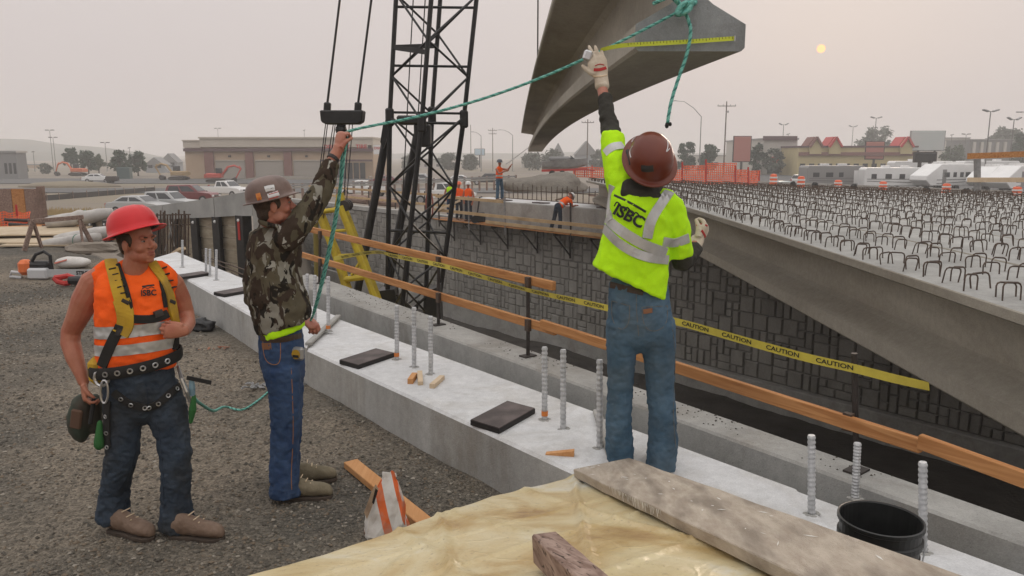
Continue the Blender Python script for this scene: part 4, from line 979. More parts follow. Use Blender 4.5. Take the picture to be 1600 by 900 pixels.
# material heap: plywood, sawhorse, wrapped blankets, pipes
M['ply'] = mat('plywood', (.42, .33, .22), .85, (.52, .43, .31), 2, 6); M['wrap'] = mat('dusty_wrap', (.50, .48, .45), .7, (.38, .36, .34), 4, 6, .5, 12)
def put(px, py, up=0): q = at(px, py); q.z += up; return q
RZ = lambda a: Matrix.Rotation(a, 3, 'Z')
for px, py, up, sx_, sy_, a, lab in ((50, 377, .22, 2.4, 1.25, .12, 'topmost tan plywood sheet of the material heap'), (30, 381, .12, 2.2, 1.2, -.05, 'lower tan plywood sheet under the topmost sheet'), (20, 372, .26, 1.3, .5, .5, 'narrow orange tinted board on the heap near the orange netting'), (75, 385, .05, 1.8, .8, .05, 'pale sheet lying lowest before the sawhorse')):
    c = put(px, py, up); solo(MB().box(c, (sx_, sy_, .03), RZ(a) @ Matrix.Rotation(.07 * (1 if up > .1 else 0), 3, 'X')).build('plywood_sheet', M['ply'] if 'orange' not in lab else M['wood_rail'], loc=c), lab, 'plywood')
c = put(88, 392); swh = thing('sawhorse', 'worn wooden sawhorse in front of the wrapped blankets', 'sawhorse', c)
MB().bar(c + V((-.55, 0, .62)), c + V((.5, .3, .70)), .1, .09).build('top_beam', M['wood_old'], swh)
for x, y, dx, dy in ((-.45, 0, -.12, -.22), (-.45, 0, -.05, .3), (.42, .28, .16, -.22), (.42, .28, .1, .3)): MB().bar(c + V((x, y, .64)), c + V((x + dx, y + dy, .0)), .045, .09).build('leg', M['wood_old'], swh)
for px, py, up, rx, a, rad, lab in ((128, 372, .52, .95, .35, .21, 'upper wrapped insulation blanket roll on the heap'), (140, 381, .22, .9, .3, .2, 'lower wrapped insulation blanket roll on the heap'), (112, 386, .13, .8, .1, .17, 'dusty wrapped bundle beside the sawhorse')):
    c = put(px, py, up); t = thing('blanket_roll', lab, 'blanket roll', c, 0, 'wrapped rolls on the heap'); d_ = V((math.cos(a), math.sin(a), .14))
    mb = MB(); mb.path([c + d_ * rx * (i / 10 - .5) * 1.6 + V((0, 0, .05 * noise.noise(V((i * .7, px, 0))))) for i in range(11)], [rad * (.75 + .3 * math.sin(math.pi * i / 10) ** .5 + .12 * noise.noise(V((i, px * .3, 2)))) for i in range(11)], 14, flat=.8); mb.build('roll_body', M['wrap'], t, smooth=True)
    MB().path([c + d_ * .12 + V((0, rad * .93 * math.cos(x), rad * .78 * math.sin(x))) for x in [math.pi * 2 * i / 14 for i in range(14)]], .018, 5, closed=True).build('strap', mat('green_strap', (.10, .2, .15), .7), t)
rr = random.Random(6)
for i in range(9):
    a = put(rr.uniform(-20, 25), rr.uniform(352, 366), .15 + .04 * i); b = a + V((rr.uniform(1.0, 2.2), rr.uniform(-.4, .5), rr.uniform(-.15, .1)))
    solo(MB().tube(a, b, .045, n=7).build('steel_pipe' if i % 3 else 'wood_pole', M['steel_dark' if i % 3 else 'wood_rail'], loc=a), ('dark pipe in the jumbled heap at the left edge beside the plywood' if i % 3 else 'orange wood pole in the jumbled heap at the left edge'), 'pipe' if i % 3 else 'pole', 'pipes in the material heap' if i % 3 else 'poles in the material heap')
solo(lump(put(150, 392, .02), (.7, .35, .18), 14, .4, 18).build('dirt_mound', M['dirt']), 'low brown dirt mound beside the wrapped rolls', 'mound')
# timber form box and orange net at far left
c = P(10, 345, 25); fb = thing('timber_form', 'tan timber formwork box at the left edge behind the netting', 'formwork', V((c.x, c.y, -.6)))
for i in range(5):
    x = c.x - 1.0 + .42 * i; MB().b2((x, c.y, -.6), (x + .405, c.y + .06, 1.02)).build('plank', M['wood_rail' if i % 2 else 'wood_old'], fb)
MB().b2((c.x + 1.12, c.y - .08, -.6), (c.x + 1.3, c.y + .1, 1.1)).build('post', M['wood_old'], fb)
MB().b2((c.x - 1.1, c.y + .061, .9), (c.x + 1.12, c.y + .12, 1.0)).build('waler', M['wood_old'], fb)
def net_panel(mb, p, q, h0, h1, cell=.12, r=.012, seed=0):
    p, q = V(p), V(q); L = (q - p).length; n = max(2, int(L / cell)); k = max(2, int((h1 - h0) / cell))
    f = lambda u, v: p.lerp(q, u) + V((0, 0, h0 + (h1 - h0) * v)) + V((.04 * noise.noise(V((u * 9, v * 4, seed))), .12 * noise.noise(V((u * 7, v * 3, seed + 5))), -.05 * v * math.sin(u * math.pi * 5) ** 2))
    for i in range(n + 1):
        for j in range(k):
            a, b = f(i / n, j / k), f(i / n, (j + 1) / k); mb.add([a - V((r, 0, 0)), a + V((r, 0, 0)), b + V((r, 0, 0)), b - V((r, 0, 0))], [(0, 1, 2, 3)])
    for j in range(k + 1):
        for i in range(n):
            a, b = f(i / n, j / k), f((i + 1) / n, j / k); mb.add([a - V((0, 0, r)), b - V((0, 0, r)), b + V((0, 0, r)), a + V((0, 0, r))], [(0, 1, 2, 3)])
c = P(0, 350, 22); mb = MB(); net_panel(mb, (c.x - 1, c.y, 0), (c.x + .9, c.y, 0), -.3, .5, .07, .016)
t = thing('safety_net', 'orange plastic safety netting slumped before the timber formwork', 'safety net', (c.x, c.y, -.3)); mb.build('mesh_sheet', M['orange_net'], t, fixn=False)
MB().tube((c.x + .5, c.y + .03, -.35), (c.x + .5, c.y + .03, .7), .03, n=6).build('stake', M['red'], t)
lump((c.x + 1.3, c.y - .6, -.02), (.5, .35, .16), 3, .4, 16).build('slumped_fold', M['orange_net'], t)
# safety glass: near-end cushion
# ================================================================ background
GZ = -2.4
def B(px, py): return G(px, py, GZ)
def Bd(px, Y, z=GZ):
    r = ray(px, 242); return V((r.x / r.y * Y, Y, z))
# hills, roads, sun
def hill(name, x0, x1, Y, prof, depth=160):
    mb = MB(); n = len(prof); rows = []
    for j in range(7):
        f = j / 6; row = []
        for i in range(n * 6 + 1):
            u = i / (n * 6); k = min(int(u * (n - 1)), n - 2); t = u * (n - 1) - k; h = prof[k] * (1 - t) + prof[k + 1] * t
            x = x0 + (x1 - x0) * u; hh = h * math.sin(f * math.pi / 2) ** .8 * (1 + .10 * noise.noise(V((u * 14, f * 3, 0))))
            row.append(V((x * (1 + f * depth / Y), Y + f * depth, GZ - .5 + hh)))
        rows.append(row)
    for r in rows: mb.v += r
    c = len(rows[0])
    for j in range(6):
        for i in range(c - 1): mb.f.append([j * c + i, j * c + i + 1, (j + 1) * c + i + 1, (j + 1) * c + i]); mb.mi.append(0)
    return tag(mb.build(name, mat('hill_scrub', (.10, .115, .10), .95, (.14, .14, .11), .01, 6), smooth=True), kind='structure')
hill('hills', -900, -300, 690, [0, 12, 16, 18, 20, 21, 20, 19, 21, 22, 23, 23, 22, 22, 23, 24, 24, 23, 22, 20, 17, 14, 11, 7, 0])
hill('hills', -560, -250, 600, [0, 4, 5, 6, 8, 7, 5, 0], 90)
hill('hills', -260, 700, 900, [0, 6, 8, 7, 9, 7, 8, 10, 8, 9, 6, 0])
mb = MB(); mb.b2((-220, 92, GZ + .02), (120, 104, GZ + .12)); tag(mb.build('road', M['asphalt']), kind='structure')
mb = MB(); mb.b2((18, 66, GZ + .02), (200, 175, GZ + .14)); tag(mb.build('parking_lot', M['asphalt']), kind='structure')
mb = MB(); mb.b2((-95, 122, GZ + .02), (-20, 148, GZ + .10)); tag(mb.build('parking_lot', M['asphalt']), kind='structure')
sd = SUND * 5200 + V((0, 0, CAMH))
sm_ = bpy.data.materials.new('sun_glow'); sm_.use_nodes = True; t_ = sm_.node_tree; t_.nodes.clear(); e_ = t_.nodes.new('ShaderNodeEmission'); o_ = t_.nodes.new('ShaderNodeOutputMaterial')
e_.inputs[0].default_value = (1, .50, .22, 1); e_.inputs[1].default_value = 1.8; t_.links.new(e_.outputs[0], o_.inputs[0])
try: sm_.cycles.emission_sampling = 'NONE'
except Exception: pass
r = ray(1283, 76).normalized(); sd = V((0, 0, CAMH)) + r * 5200
mb = MB(); mb.ball(sd, 24, 28); tag(mb.build('sun', sm_, smooth=True), kind='structure')
# ---- vegetation
M['leafA'] = mat('leaf_dark', (.028, .062, .036), .7, (.05, .09, .05), 3); M['leafB'] = mat('leaf_mid', (.055, .085, .045), .7, (.085, .115, .06), 3); M['leafC'] = mat('leaf_grey', (.075, .095, .07), .75, (.10, .12, .09), 3)
M['bark'] = mat('bark', (.09, .07, .055), .9)
_tc = {}
def tree(base, h, w, label, leaf='leafA', seed=1, trunk=.25, n=900, group='trees behind the site'):
    rr = random.Random(seed); t = thing('tree', label, 'tree', base, 0, group); base = V(base)
    mb = MB(); mb.path([base + V((0, 0, -.2)), base + V((.05 * h * .2, 0, h * trunk)), base + V((0, 0, h * .75))], [h * .035, h * .025, h * .008], 7)
    cl = []
    for i in range(42):
        a = rr.uniform(0, 6.28); f = rr.random() ** .6; zz = rr.uniform(trunk + .05, .92); ww = w * .5 * (1 - .55 * max(0, zz - .5) / .5) * (.6 + .4 * min(1, (zz - trunk) / .2))
        c = base + V((math.cos(a) * f * ww, math.sin(a) * f * ww, zz * h)); cl.append((c, w * rr.uniform(.09, .16)))
        if i < 6: mb.path([base + V((0, 0, h * (trunk + .1))), c], [h * .014, h * .004], 5)
    mb.build('trunk', M['bark'], t)
    mb = MB(); q = w * .042 + .06; n = int(n * 2.6)
    for i in range(n):
        c, r = cl[rr.randrange(len(cl))]; d = V((rr.gauss(0, 1), rr.gauss(0, 1), rr.gauss(0, .8))); d.normalize(); p = c + d * r * rr.uniform(.3, 1.25)
        a = V((rr.uniform(-1, 1), rr.uniform(-1, 1), rr.uniform(-1, 1))) * q * rr.uniform(.7, 1.5); b = V((rr.uniform(-1, 1), rr.uniform(-1, 1), rr.uniform(-1, 1))) * q
        mb.add([p - a, p + b, p + a, p - b * .8], [(0, 1, 2, 3)])
    mb.build('crown', M[leaf], t, fixn=False); return t
def tp_(px, ybase, ytop, wpx, label, leaf='leafA', seed=1, trunk=.2, n=900):
    b = B(px, ybase); k = b.y / 1218; tree(b, (ybase - ytop) * k, wpx * k, label, leaf, seed, trunk, n)
tp_(112, 273, 230, 24, 'lone round tree left of the two crowded trees by the excavator', 'leafA', 1, .35)
tp_(139, 274, 234, 26, 'broad dark tree between the lone tree and the larger clump', 'leafA', 2, .2)
tp_(155, 273, 241, 20, 'small paler tree tucked beside the broad dark tree', 'leafB', 3, .25)
tp_(188, 276, 236, 34, 'wide leafy tree, left one of the larger clump before the hills', 'leafA', 4, .2)
tp_(216, 275, 236, 28, 'taller leafy tree, right one of the larger clump before the hills', 'leafA', 5, .2)
tp_(35, 276, 253, 18, 'small tree beside the grey building at the far left', 'leafB', 6, .2, 500)
tp_(72, 272, 256, 20, 'low faint tree right of the small one at the far left', 'leafC', 7, .15, 400)
tp_(1072, 272, 222, 32, 'dark tree just right of the brown hard hat', 'leafA', 8, .12)
tp_(1106, 272, 226, 36, 'dark tree behind the curved street light', 'leafA', 9, .12)
tp_(1183, 274, 224, 28, 'dark green tree left of the purple one before the shops', 'leafA', 10, .15)
tp_(1207, 275, 232, 30, 'purplish tree in front of the pale store', mat('leaf_purple', (.06, .045, .055), .7) and 'leafP', 11, .15) if False else tp_(1207, 275, 232, 30, 'grey green tree in front of the pale store', 'leafC', 11, .15)
tp_(1367, 262, 200, 52, 'big hazy bare topped tree behind the yellow shops', 'leafC', 12, .2, 1200)
tp_(1487, 268, 228, 40, 'mid green tree between the blank billboard and the grey house', 'leafB', 13, .1)
tp_(1600, 268, 208, 54, 'large dark tree cut by the right edge', 'leafA', 14, .12, 1200)
tp_(1566, 262, 200, 56, 'hazy purple grey tree at right behind the light mast', 'leafC', 15, .25, 1000)
for i, (px, yt, w) in enumerate(((702, 240, 34), (735, 243, 30), (832, 240, 34), (862, 232, 30), (945, 236, 44), (640, 244, 30), (1150, 240, 30), (470, 240, 26), (1033, 240, 30))):
    tp_(px, 266, yt, w, ['faint hazy tree seen through the lattice mast', 'faint hazy tree right of the lattice mast', 'hazy tree below the end of the hanging girder', 'hazy tree beside the pale gabled house', 'hazy tree behind the yellow sleeve', 'faint low tree left in the lattice mast', 'hazy tree behind the plain red sign', 'faint tree over the tire store roof', 'hazy tree hidden behind the hard hat'][i], 'leafC', 20 + i, .1, 600)
# ---- masts, poles
def pole(name, label, base, h, r0=.12, r1=.07, m_='pole_steel', group=None, cat='light pole'):
    t = thing(name, label, cat, base, 0, group); MB().tube(base, V(base) + V((0, 0, h)), r0, r1, 8).build('shaft', M[m_], t); MB().tube(base, V(base) + V((0, 0, .5)), r0 * 2, r0 * 2, 8).build('footing', M['concrete'], t); return t
M['pole_steel'] = mat('pole_steel', (.20, .195, .185), .6); M['pole_wood'] = mat('pole_wood', (.12, .095, .075), .9, (.17, .14, .11), 2, 5)
def lot_light(px, ytop, ybase, label, heads=2, tilt=.25):
    b = B(px, ybase); k = b.y / 1218; h = (ybase - ytop) * k; t = pole('parking_light', label, b, h, .11, .07, 'pole_steel', 'parking lot lights')
    for s_ in ((-1, 1) if heads == 2 else (1,)):
        c = b + V((s_ * .75 if heads == 2 else 0, 0, h + .12)); MB().bar(b + V((0, 0, h - .05)), c - V((s_ * .3, 0, .05)), .07, .07).build('arm', M['pole_steel'], t)
        MB().box(c, (.85, .6, .22), Matrix.Rotation(-s_ * tilt, 3, 'Y')).build('lamp_head', M['steel_grey'] if tilt > .1 else M['steel_dark'], t, bevel=.06)
lot_light(84, 205, 268, 'tallest twin head light mast at the far left', 2, .0); lot_light(88, 216, 268, 'shorter twin mast close beside the tallest mast', 2, .0)
lot_light(55, 238, 268, 'short light pole right of the grey building', 1); lot_light(168, 224, 268, 'single light pole among the left trees', 2, 0); lot_light(205, 232, 266, 'faint light pole behind the wide tree', 1)
lot_light(344, 202, 262, 'light pole rising behind the tire store roof at left', 2, 0); lot_light(478, 205, 262, 'light pole rising behind the tire store roof at right', 1)
lot_light(1220, 196, 272, 'twin head light pole in front of the pale store', 2, .5); lot_light(1228, 211, 270, 'thin single head pole beside the pale store', 1)
lot_light(1328, 199, 268, 'twin head light pole over the yellow shops', 2, .4); lot_light(1362, 186, 276, 'taller twin head pole left of the billboard', 2, .3)
lot_light(1536, 176, 290, 'largest twin head light pole near the right edge', 2, .3); lot_light(1574, 188, 285, 'twin head pole right of the largest one', 2, .5)
lot_light(1482, 212, 268, 'thin pole just right of the billboard', 1); lot_light(1504, 211, 268, 'twin head thin pole further right of the billboard', 2, .1)
def utility(px, ytop, ybase, arms, label, r=.16):
    b = B(px, ybase); k = b.y / 1218; h = (ybase - ytop) * k; t = pole('utility_pole', label, b, h, r, r * .7, 'pole_wood', 'utility poles', 'utility pole')
    for dy, w in arms:
        z = h - dy * k; MB().bar(b + V((-w * k / 2, -.15, z)), b + V((w * k / 2, -.15, z)), .12, .14).build('crossarm', M['pole_wood'], t)
        for i in (-.48, -.2, .2, .48): MB().tube(b + V((w * k * i, -.15, z + .07)), b + V((w * k * i, -.15, z + .32)), .06, n=6).build('insulator', M['steel_grey'], t)
    if r > .15: MB().tube(b + V((.35, 0, h - 14 * k)), b + V((.35, 0, h - 17 * k)), .16, n=8).build('transformer', M['steel_grey'], t)
    return b, h
utility(1130, 161, 278, ((7, 28),), 'tall wooden utility pole right of the curved street light'); utility(917, 188, 276, ((5, 19),), 'utility pole between the hanging girder and the raised arm', .14)
utility(770, 201, 268, ((4, 14), (9, 12)), 'utility pole left of the hanging girder end', .12); utility(736, 196, 266, (), 'thin bare pole seen beside the lattice mast', .12)
def curved_light(px, ytop, ybase, reach, rise, label):
    b = B(px, ybase); k = b.y / 1218; h = (ybase - ytop) * k; t = pole('street_light', label, b, h, .13, .08, 'pole_steel', None, 'street light')
    mb = MB(); mb.path([b + V((0, 0, h)), b + V((reach * k * .3, 0, h + rise * k * .55)), b + V((reach * k * .65, 0, h + rise * k * .95)), b + V((reach * k, 0, h + rise * k))], [.08, .07, .06, .05], 6); mb.build('curved_arm', M['pole_steel'], t)
    MB().box(b + V((reach * k, 0, h + rise * k)), (.9, .35, .16)).build('lamp_head', M['steel_grey'], t, bevel=.05)
curved_light(1092, 184, 276, -42, 24, 'curved arm street light right of the dangling rope'); curved_light(801, 212, 268, -20, 8, 'faint curved street light left of the girder end'); curved_light(752, 213, 268, -14, 6, 'faint small street light near the utility pole'); curved_light(1612, 179, 290, -32, 2, 'street light whose arm enters from the right edge')
# ---- buildings
M['cream'] = mat('cream_stucco', (.50, .45, .38), .9, (.55, .50, .43), .3, 5); M['tan'] = mat('tan_stucco', (.44, .32, .215), .9, (.48, .36, .25), .3, 5); M['mauve'] = mat('mauve_brick', (.22, .105, .09), .9); M['maroon'] = mat('maroon_band', (.12, .07, .075), .8)
M['roller'] = mat('roller_door', (.34, .31, .27), .7, (.36, .33, .29), .5, 3, stretch=(1, 1, 12)); M['sign_red'] = mat('sign_red', (.50, .05, .05), .6)
Ys = 146.0; k = Ys / 1218
def sx2(px): return (px - 800) / 1218 * Ys
def sz2(py): return CAMH - (py - 242) * k
st = thing('tire_store', 'long cream and tan tire store with roller doors across the road', 'building', (sx2(436), Ys, GZ))
MB().b2((sx2(289), Ys, GZ), (sx2(583), Ys + 18, sz2(230))).build('wall', M['tan'], st)
MB().b2((sx2(315), Ys - .6, sz2(229.9)), (sx2(584), Ys + 18.2, sz2(217))).build('parapet', M['cream'], st)
MB().b2((sx2(314), Ys - .9, sz2(216.98)), (sx2(585), Ys + 18.4, sz2(214.5))).build('cornice', M['cream'], st)
MB().b2((sx2(288), Ys - .3, sz2(231)), (sx2(314.9), Ys + 18.1, sz2(221))).build('end_parapet', M['cream'], st)
MB().b2((sx2(287), Ys - .5, sz2(220.9)), (sx2(314.8), Ys + 18.3, sz2(219))).build('cornice', M['cream'], st)
MB().b2((sx2(289), Ys - .75, sz2(236.5)), (sx2(584), Ys - .01, sz2(232))).build('band', M['maroon'], st)
for x0, x1 in ((320, 334), (384, 396), (444, 456)): MB().b2((sx2(x0), Ys - .5, GZ), (sx2(x1), Ys - .02, sz2(237))).build('pilaster', M['mauve'], st)
for x0, x1 in ((336, 382), (398, 442), (458, 500)):
    MB().b2((sx2(x0), Ys - .12, GZ), (sx2(x1), Ys - .015, sz2(251))).build('roller_door', M['roller'], st)
    MB().b2((sx2(x0), Ys - .3, sz2(250.9)), (sx2(x1), Ys - .015, sz2(249.5))).build('door_lintel', M['cream'], st)
    MB().box((sx2((x0 + x1) / 2), Ys - .2, sz2(244)), (.4, .35, .35)).build('wall_lamp', M['steel_dark'], st)
for i in range(6): MB().b2((sx2(512 + i * 10), Ys - .1, GZ), (sx2(520 + i * 10), Ys - .015, sz2(254))).build('shop_window', M['glass'], st)
MB().b2((sx2(503), Ys - 1.6, sz2(252)), (sx2(583), Ys - .76, sz2(249))).build('awning', M['maroon'], st)
text_on('DISCOUNT', .95, M['sign_red'], st, (sx2(528), Ys - .66, sz2(229.5)), (1.0, 0, 0), (0, 0, 1), .03)
text_on('TIRE', 1.05, M['sign_red'], st, (sx2(566), Ys - .66, sz2(229.5)), (1.0, 0, 0), (0, 0, 1), .03)
MB().b2((sx2(576.5), Ys - .7, sz2(232)), (sx2(582), Ys - .61, sz2(227))).build('vent_panel', M['steel_dark'], st)
sg = thing('pole_sign', 'white pole sign with red lettering right of the tire store', 'sign', (sx2(604), Ys - 4, GZ))
MB().b2((sx2(590), Ys - 4.2, sz2(241)), (sx2(618), Ys - 3.8, sz2(227))).build('sign_box', M['white'], sg); MB().tube((sx2(604), Ys - 4, GZ), (sx2(604), Ys - 4, sz2(241)), .2, n=8).build('post', M['pole_steel'], sg)
text_on('DISCOUNT', .62, M['sign_red'], sg, (sx2(604), Ys - 4.22, sz2(232)), (1, 0, 0), (0, 0, 1), .02); text_on('TIRE', .62, M['sign_red'], sg, (sx2(604), Ys - 4.22, sz2(237.5)), (1, 0, 0), (0, 0, 1), .02)
def bldg(name, label, x0, x1, ytop, ybase, depth, m_, cat='building'):
    b = B((x0 + x1) / 2, ybase); Y = b.y; kk = Y / 1218; X0, X1 = (x0 - 800) * kk, (x1 - 800) * kk; h = (ybase - ytop) * kk
    t = thing(name, label, cat, b); MB().b2((X0, Y, GZ), (X1, Y + depth, GZ + h)).build('wall', M[m_] if isinstance(m_, str) else m_, t)
    MB().b2((X0 - .2, Y - .25, GZ + h), (X1 + .2, Y + depth + .2, GZ + h + .35)).build('roof_edge', M['maroon'] if m_ == 'shop_yellow' else M['steel_grey'], t)
    return t, Y, kk, h
M['shop_yellow'] = mat('yellow_stucco', (.50, .42, .22), .9, (.54, .46, .26), .4, 5); M['grey_wall'] = mat('grey_wall', (.22, .22, .22), .9, (.25, .25, .25), .3, 4); M['pale_wall'] = mat('pale_wall', (.48, .46, .42), .9, (.52, .5, .46), .3, 4); M['blue_grey'] = mat('blue_grey_siding', (.30, .32, .34), .9)
t, Y, kk, h = bldg('grey_building', 'plain grey building cut by the left edge', -40, 25, 239, 280, 3, 'grey_wall')
for i in range(3): MB().b2(((5 + i * 7 - 800) * kk, Y - .06, GZ + 1), ((9 + i * 7 - 800) * kk, Y - .01, GZ + 3)).build('window', M['glass'], t)
t, Y, kk, h = bldg('pale_store', 'pale flat roofed store left of the yellow shops', 1192, 1245, 219, 274, 30, 'pale_wall')
MB().b2(((1205 - 800) * kk, Y - .4, GZ + h * .38), ((1243 - 800) * kk, Y - .01, GZ + h * .52)).build('red_awning', M['sign_red'], t)
MB().b2(((1190 - 800) * kk, Y - .5, GZ + h * .98), ((1243 - 800) * kk, Y - .26, GZ + h * 1.1)).build('dark_fascia', M['maroon'], t)
for i in range(4): MB().b2(((1200 + 11 * i - 800) * kk, Y - .08, GZ + .4), ((1208 + 11 * i - 800) * kk, Y - .01, GZ + h * .33)).build('window', M['glass'], t)
def shops(x0, x1, ytop, ybase, label, gables):
    t, Y, kk, h = bldg('yellow_shops', label, x0, x1, ytop, ybase, 25, 'shop_yellow')
    MB().b2(((x0 - 800) * kk, Y - .5, GZ + h * .72), ((x1 - 800) * kk, Y - .26, GZ + h * .84)).build('brown_band', M['mauve'], t)
    for g, red in gables:
        a, b_, c = V(((g - 9 - 800) * kk, Y - .8, GZ + h * .78)), V(((g + 9 - 800) * kk, Y - .8, GZ + h * .78)), V(((g - 800) * kk, Y - .8, GZ + h * 1.32))
        up = V((0, 0, h * .24)); MB().prism([a, b_, b_ + up, c, a + up], (0, 0, 0), (0, 4, 0)).build('gable', M['shop_yellow'], t)
        for e, f in ((a + up, c), (b_ + up, c)): MB().bar(e + V((0, -.2, .15)) + (e - c) * .1, f + V((0, -.2, .2)), .5, .4).bar(e + V((0, 3, .15)) + (e - c) * .1, f + V((0, 3, .2)), 4, .3).build('gable_trim' if not red else 'red_gable_roof', M['sign_red'] if red else M['mauve'], t)
    n = int((x1 - x0) / 14)
    for i in range(n): MB().b2(((x0 + 4 + 14 * i - 800) * kk, Y - .08, GZ + .3), ((x0 + 12 + 14 * i - 800) * kk, Y - .01, GZ + h * .45)).build('shop_window', M['glass'], t)
shops(1247, 1432, 231, 276, 'long yellow strip of shops with small gables behind the trailers', ((1272, 0), (1302, 1), (1413, 1)))
t, Y, kk, h = bldg('grey_house', 'grey two storey building right of the mid green tree', 1515, 1578, 220, 268, 12, 'grey_wall')
for i in range(5): MB().b2(((1518 + 12 * i - 800) * kk, Y - .5, GZ + h * .5), ((1522 + 12 * i - 800) * kk, Y - .02, GZ + h * .95)).build('column', M['pale_wall'], t)
t, Y, kk, h = bldg('pale_annex', 'pale low block with dark vents beside the grey building', 1470, 1513, 217, 262, 15, 'pale_wall')
for i in range(2): MB().b2(((1489 + 7 * i - 800) * kk, Y - .1, GZ + h * .78), ((1494 + 7 * i - 800) * kk, Y - .01, GZ + h * .84)).build('vent', M['steel_dark'], t)
def house(px, w, ytop, ybase, label):
    b = B(px, ybase); kk = b.y / 1218; W_ = w * kk; h = (ybase - ytop) * kk; t = thing('gabled_house', label, 'house', b)
    MB().b2((b.x - W_ / 2, b.y, GZ), (b.x + W_ / 2, b.y + W_ * .8, GZ + h * .5)).build('wall', M['blue_grey'], t)
    MB().prism([V((b.x - W_ * .56, b.y - .4, GZ + h * .5)), V((b.x + W_ * .56, b.y - .4, GZ + h * .5)), V((b.x, b.y - .4, GZ + h))], (0, 0, 0), (0, W_ * .9, 0)).build('roof', M['grey_wall'], t)
    for i in (-.25, .2): MB().b2((b.x + W_ * i - .5, b.y - .05, GZ + 1.2), (b.x + W_ * i + .6, b.y - .01, GZ + 2.8)).build('window', M['glass'], t)
house(872, 18, 224, 262, 'hazy house with a narrow steep gable below the girder'); house(916, 34, 221, 264, 'wide hazy gabled house left of the yellow sleeve'); house(265, 26, 240, 268, 'low hazy house left of the tire store'); house(243, 30, 246, 270, 'wider hazy house at the foot of the hills')
for i, (x0, x1, yt, m_, lab) in enumerate(((815, 860, 247, 'pale_wall', 'low white hazy store under the girder end'), (860, 905, 250, 'blue_grey', 'low blue grey hazy store right of the white one'), (640, 700, 250, 'pale_wall', 'low hazy store behind the lattice mast'), (1380, 1432, 240, 'pale_wall', 'pale hazy block behind the shops'), (-30, 60, 258, 'tan', 'low tan hazy warehouse beyond the grey building'), (950, 1010, 246, 'grey_wall', 'low hazy block behind the raised arm'), (1095, 1150, 244, 'pale_wall', 'pale hazy block behind the orange fence'))):
    t, Y, kk, h = bldg('distant_store', lab, x0, x1, yt, 263, 4 if x0 < 0 else 15, m_)
    for j in range(3): MB().b2(((x0 + 4 + j * (x1 - x0) / 3.2 - 800) * kk, Y - .1, GZ + h * .2), ((x0 + 10 + j * (x1 - x0) / 3.2 - 800) * kk, Y - .01, GZ + h * .5)).build('window', M['glass'], t)
# signs
def board(px0, px1, y0, y1, ybase, label, m_, legs=1, name='roadside_sign', frame='steel_dark'):
    b = B((px0 + px1) / 2, ybase); kk = b.y / 1218; X = lambda p: (p - 800) * kk; Z = lambda y: CAMH - (y - 242) * kk
    t = thing(name, label, 'sign', b); MB().b2((X(px0), b.y - .2, Z(y1)), (X(px1), b.y + .2, Z(y0))).build('panel', m_, t, bevel=.08)
    MB().b2((X(px0) - .15, b.y - .1, Z(y1) - .15), (X(px1) + .15, b.y + .26, Z(y0) + .15)).build('frame', M[frame], t)
    for i in range(legs): x = (px0 + px1) / 2 + (0 if legs == 1 else (-.25 + .5 * i) * (px1 - px0)); MB().tube((X(x), b.y, GZ), (X(x), b.y, Z(y1)), .25, n=8).build('leg', M['steel_dark'], t)
    return t
board(1146, 1172, 214, 252, 276, 'plain faded red pole sign behind the orange fence', mat('faded_red_sign', (.42, .16, .13), .7), 1)
board(1352, 1380, 222, 248, 276, 'plain faded red square sign before the big hazy tree', mat('faded_red_sign', (.42, .16, .13)), 1)
board(1421, 1473, 206, 235, 276, 'large blank pale billboard above the trailers', mat('pale_billboard', (.48, .53, .51), .6, (.55, .56, .54), .1, 3), 2, 'billboard', 'steel_grey')
board(742, 757, 233, 242, 262, 'small bright blue grey message board right of the mast', mat('lit_board', (.45, .6, .7), .5), 1)
board(1430, 1462, 239, 252, 294, 'black sign board on two slanted legs before the trailers', M['black'], 2)
# ---- vehicles
M['tyre'] = mat('tyre_rubber', (.02, .02, .02), .85); M['rim'] = mat('wheel_rim', (.4, .4, .41), .4, metal=.7); M['lamp_w'] = mat('head_lamp', (.7, .7, .7), .2); M['lamp_r'] = mat('tail_lamp', (.35, .02, .02), .3)
def paint(n, c): return mat('car_paint_' + n, c, .3, spec=.6)
PROF = {
 'sedan': ([(-2.3, .35), (-2.32, .75), (-2.2, .92), (-1.5, 1.0), (1.0, .98), (1.9, .85), (2.28, .7), (2.32, .35)], [(-1.75, .98), (-1.05, 1.42), (.3, 1.45), (1.15, .97)]),
 'suv': ([(-2.3, .4), (-2.35, .95), (-2.3, 1.08), (1.0, 1.08), (2.1, .98), (2.35, .75), (2.35, .4)], [(-2.28, 1.06), (-2.05, 1.70), (.2, 1.75), (1.05, 1.06)]),
 'pickup': ([(-2.85, .5), (-2.88, 1.15), (-.62, 1.16), (1.35, 1.15), (2.5, 1.05), (2.8, .85), (2.82, .45)], [(-.68, 1.14), (-.55, 1.76), (.7, 1.80), (1.5, 1.13)]),
}
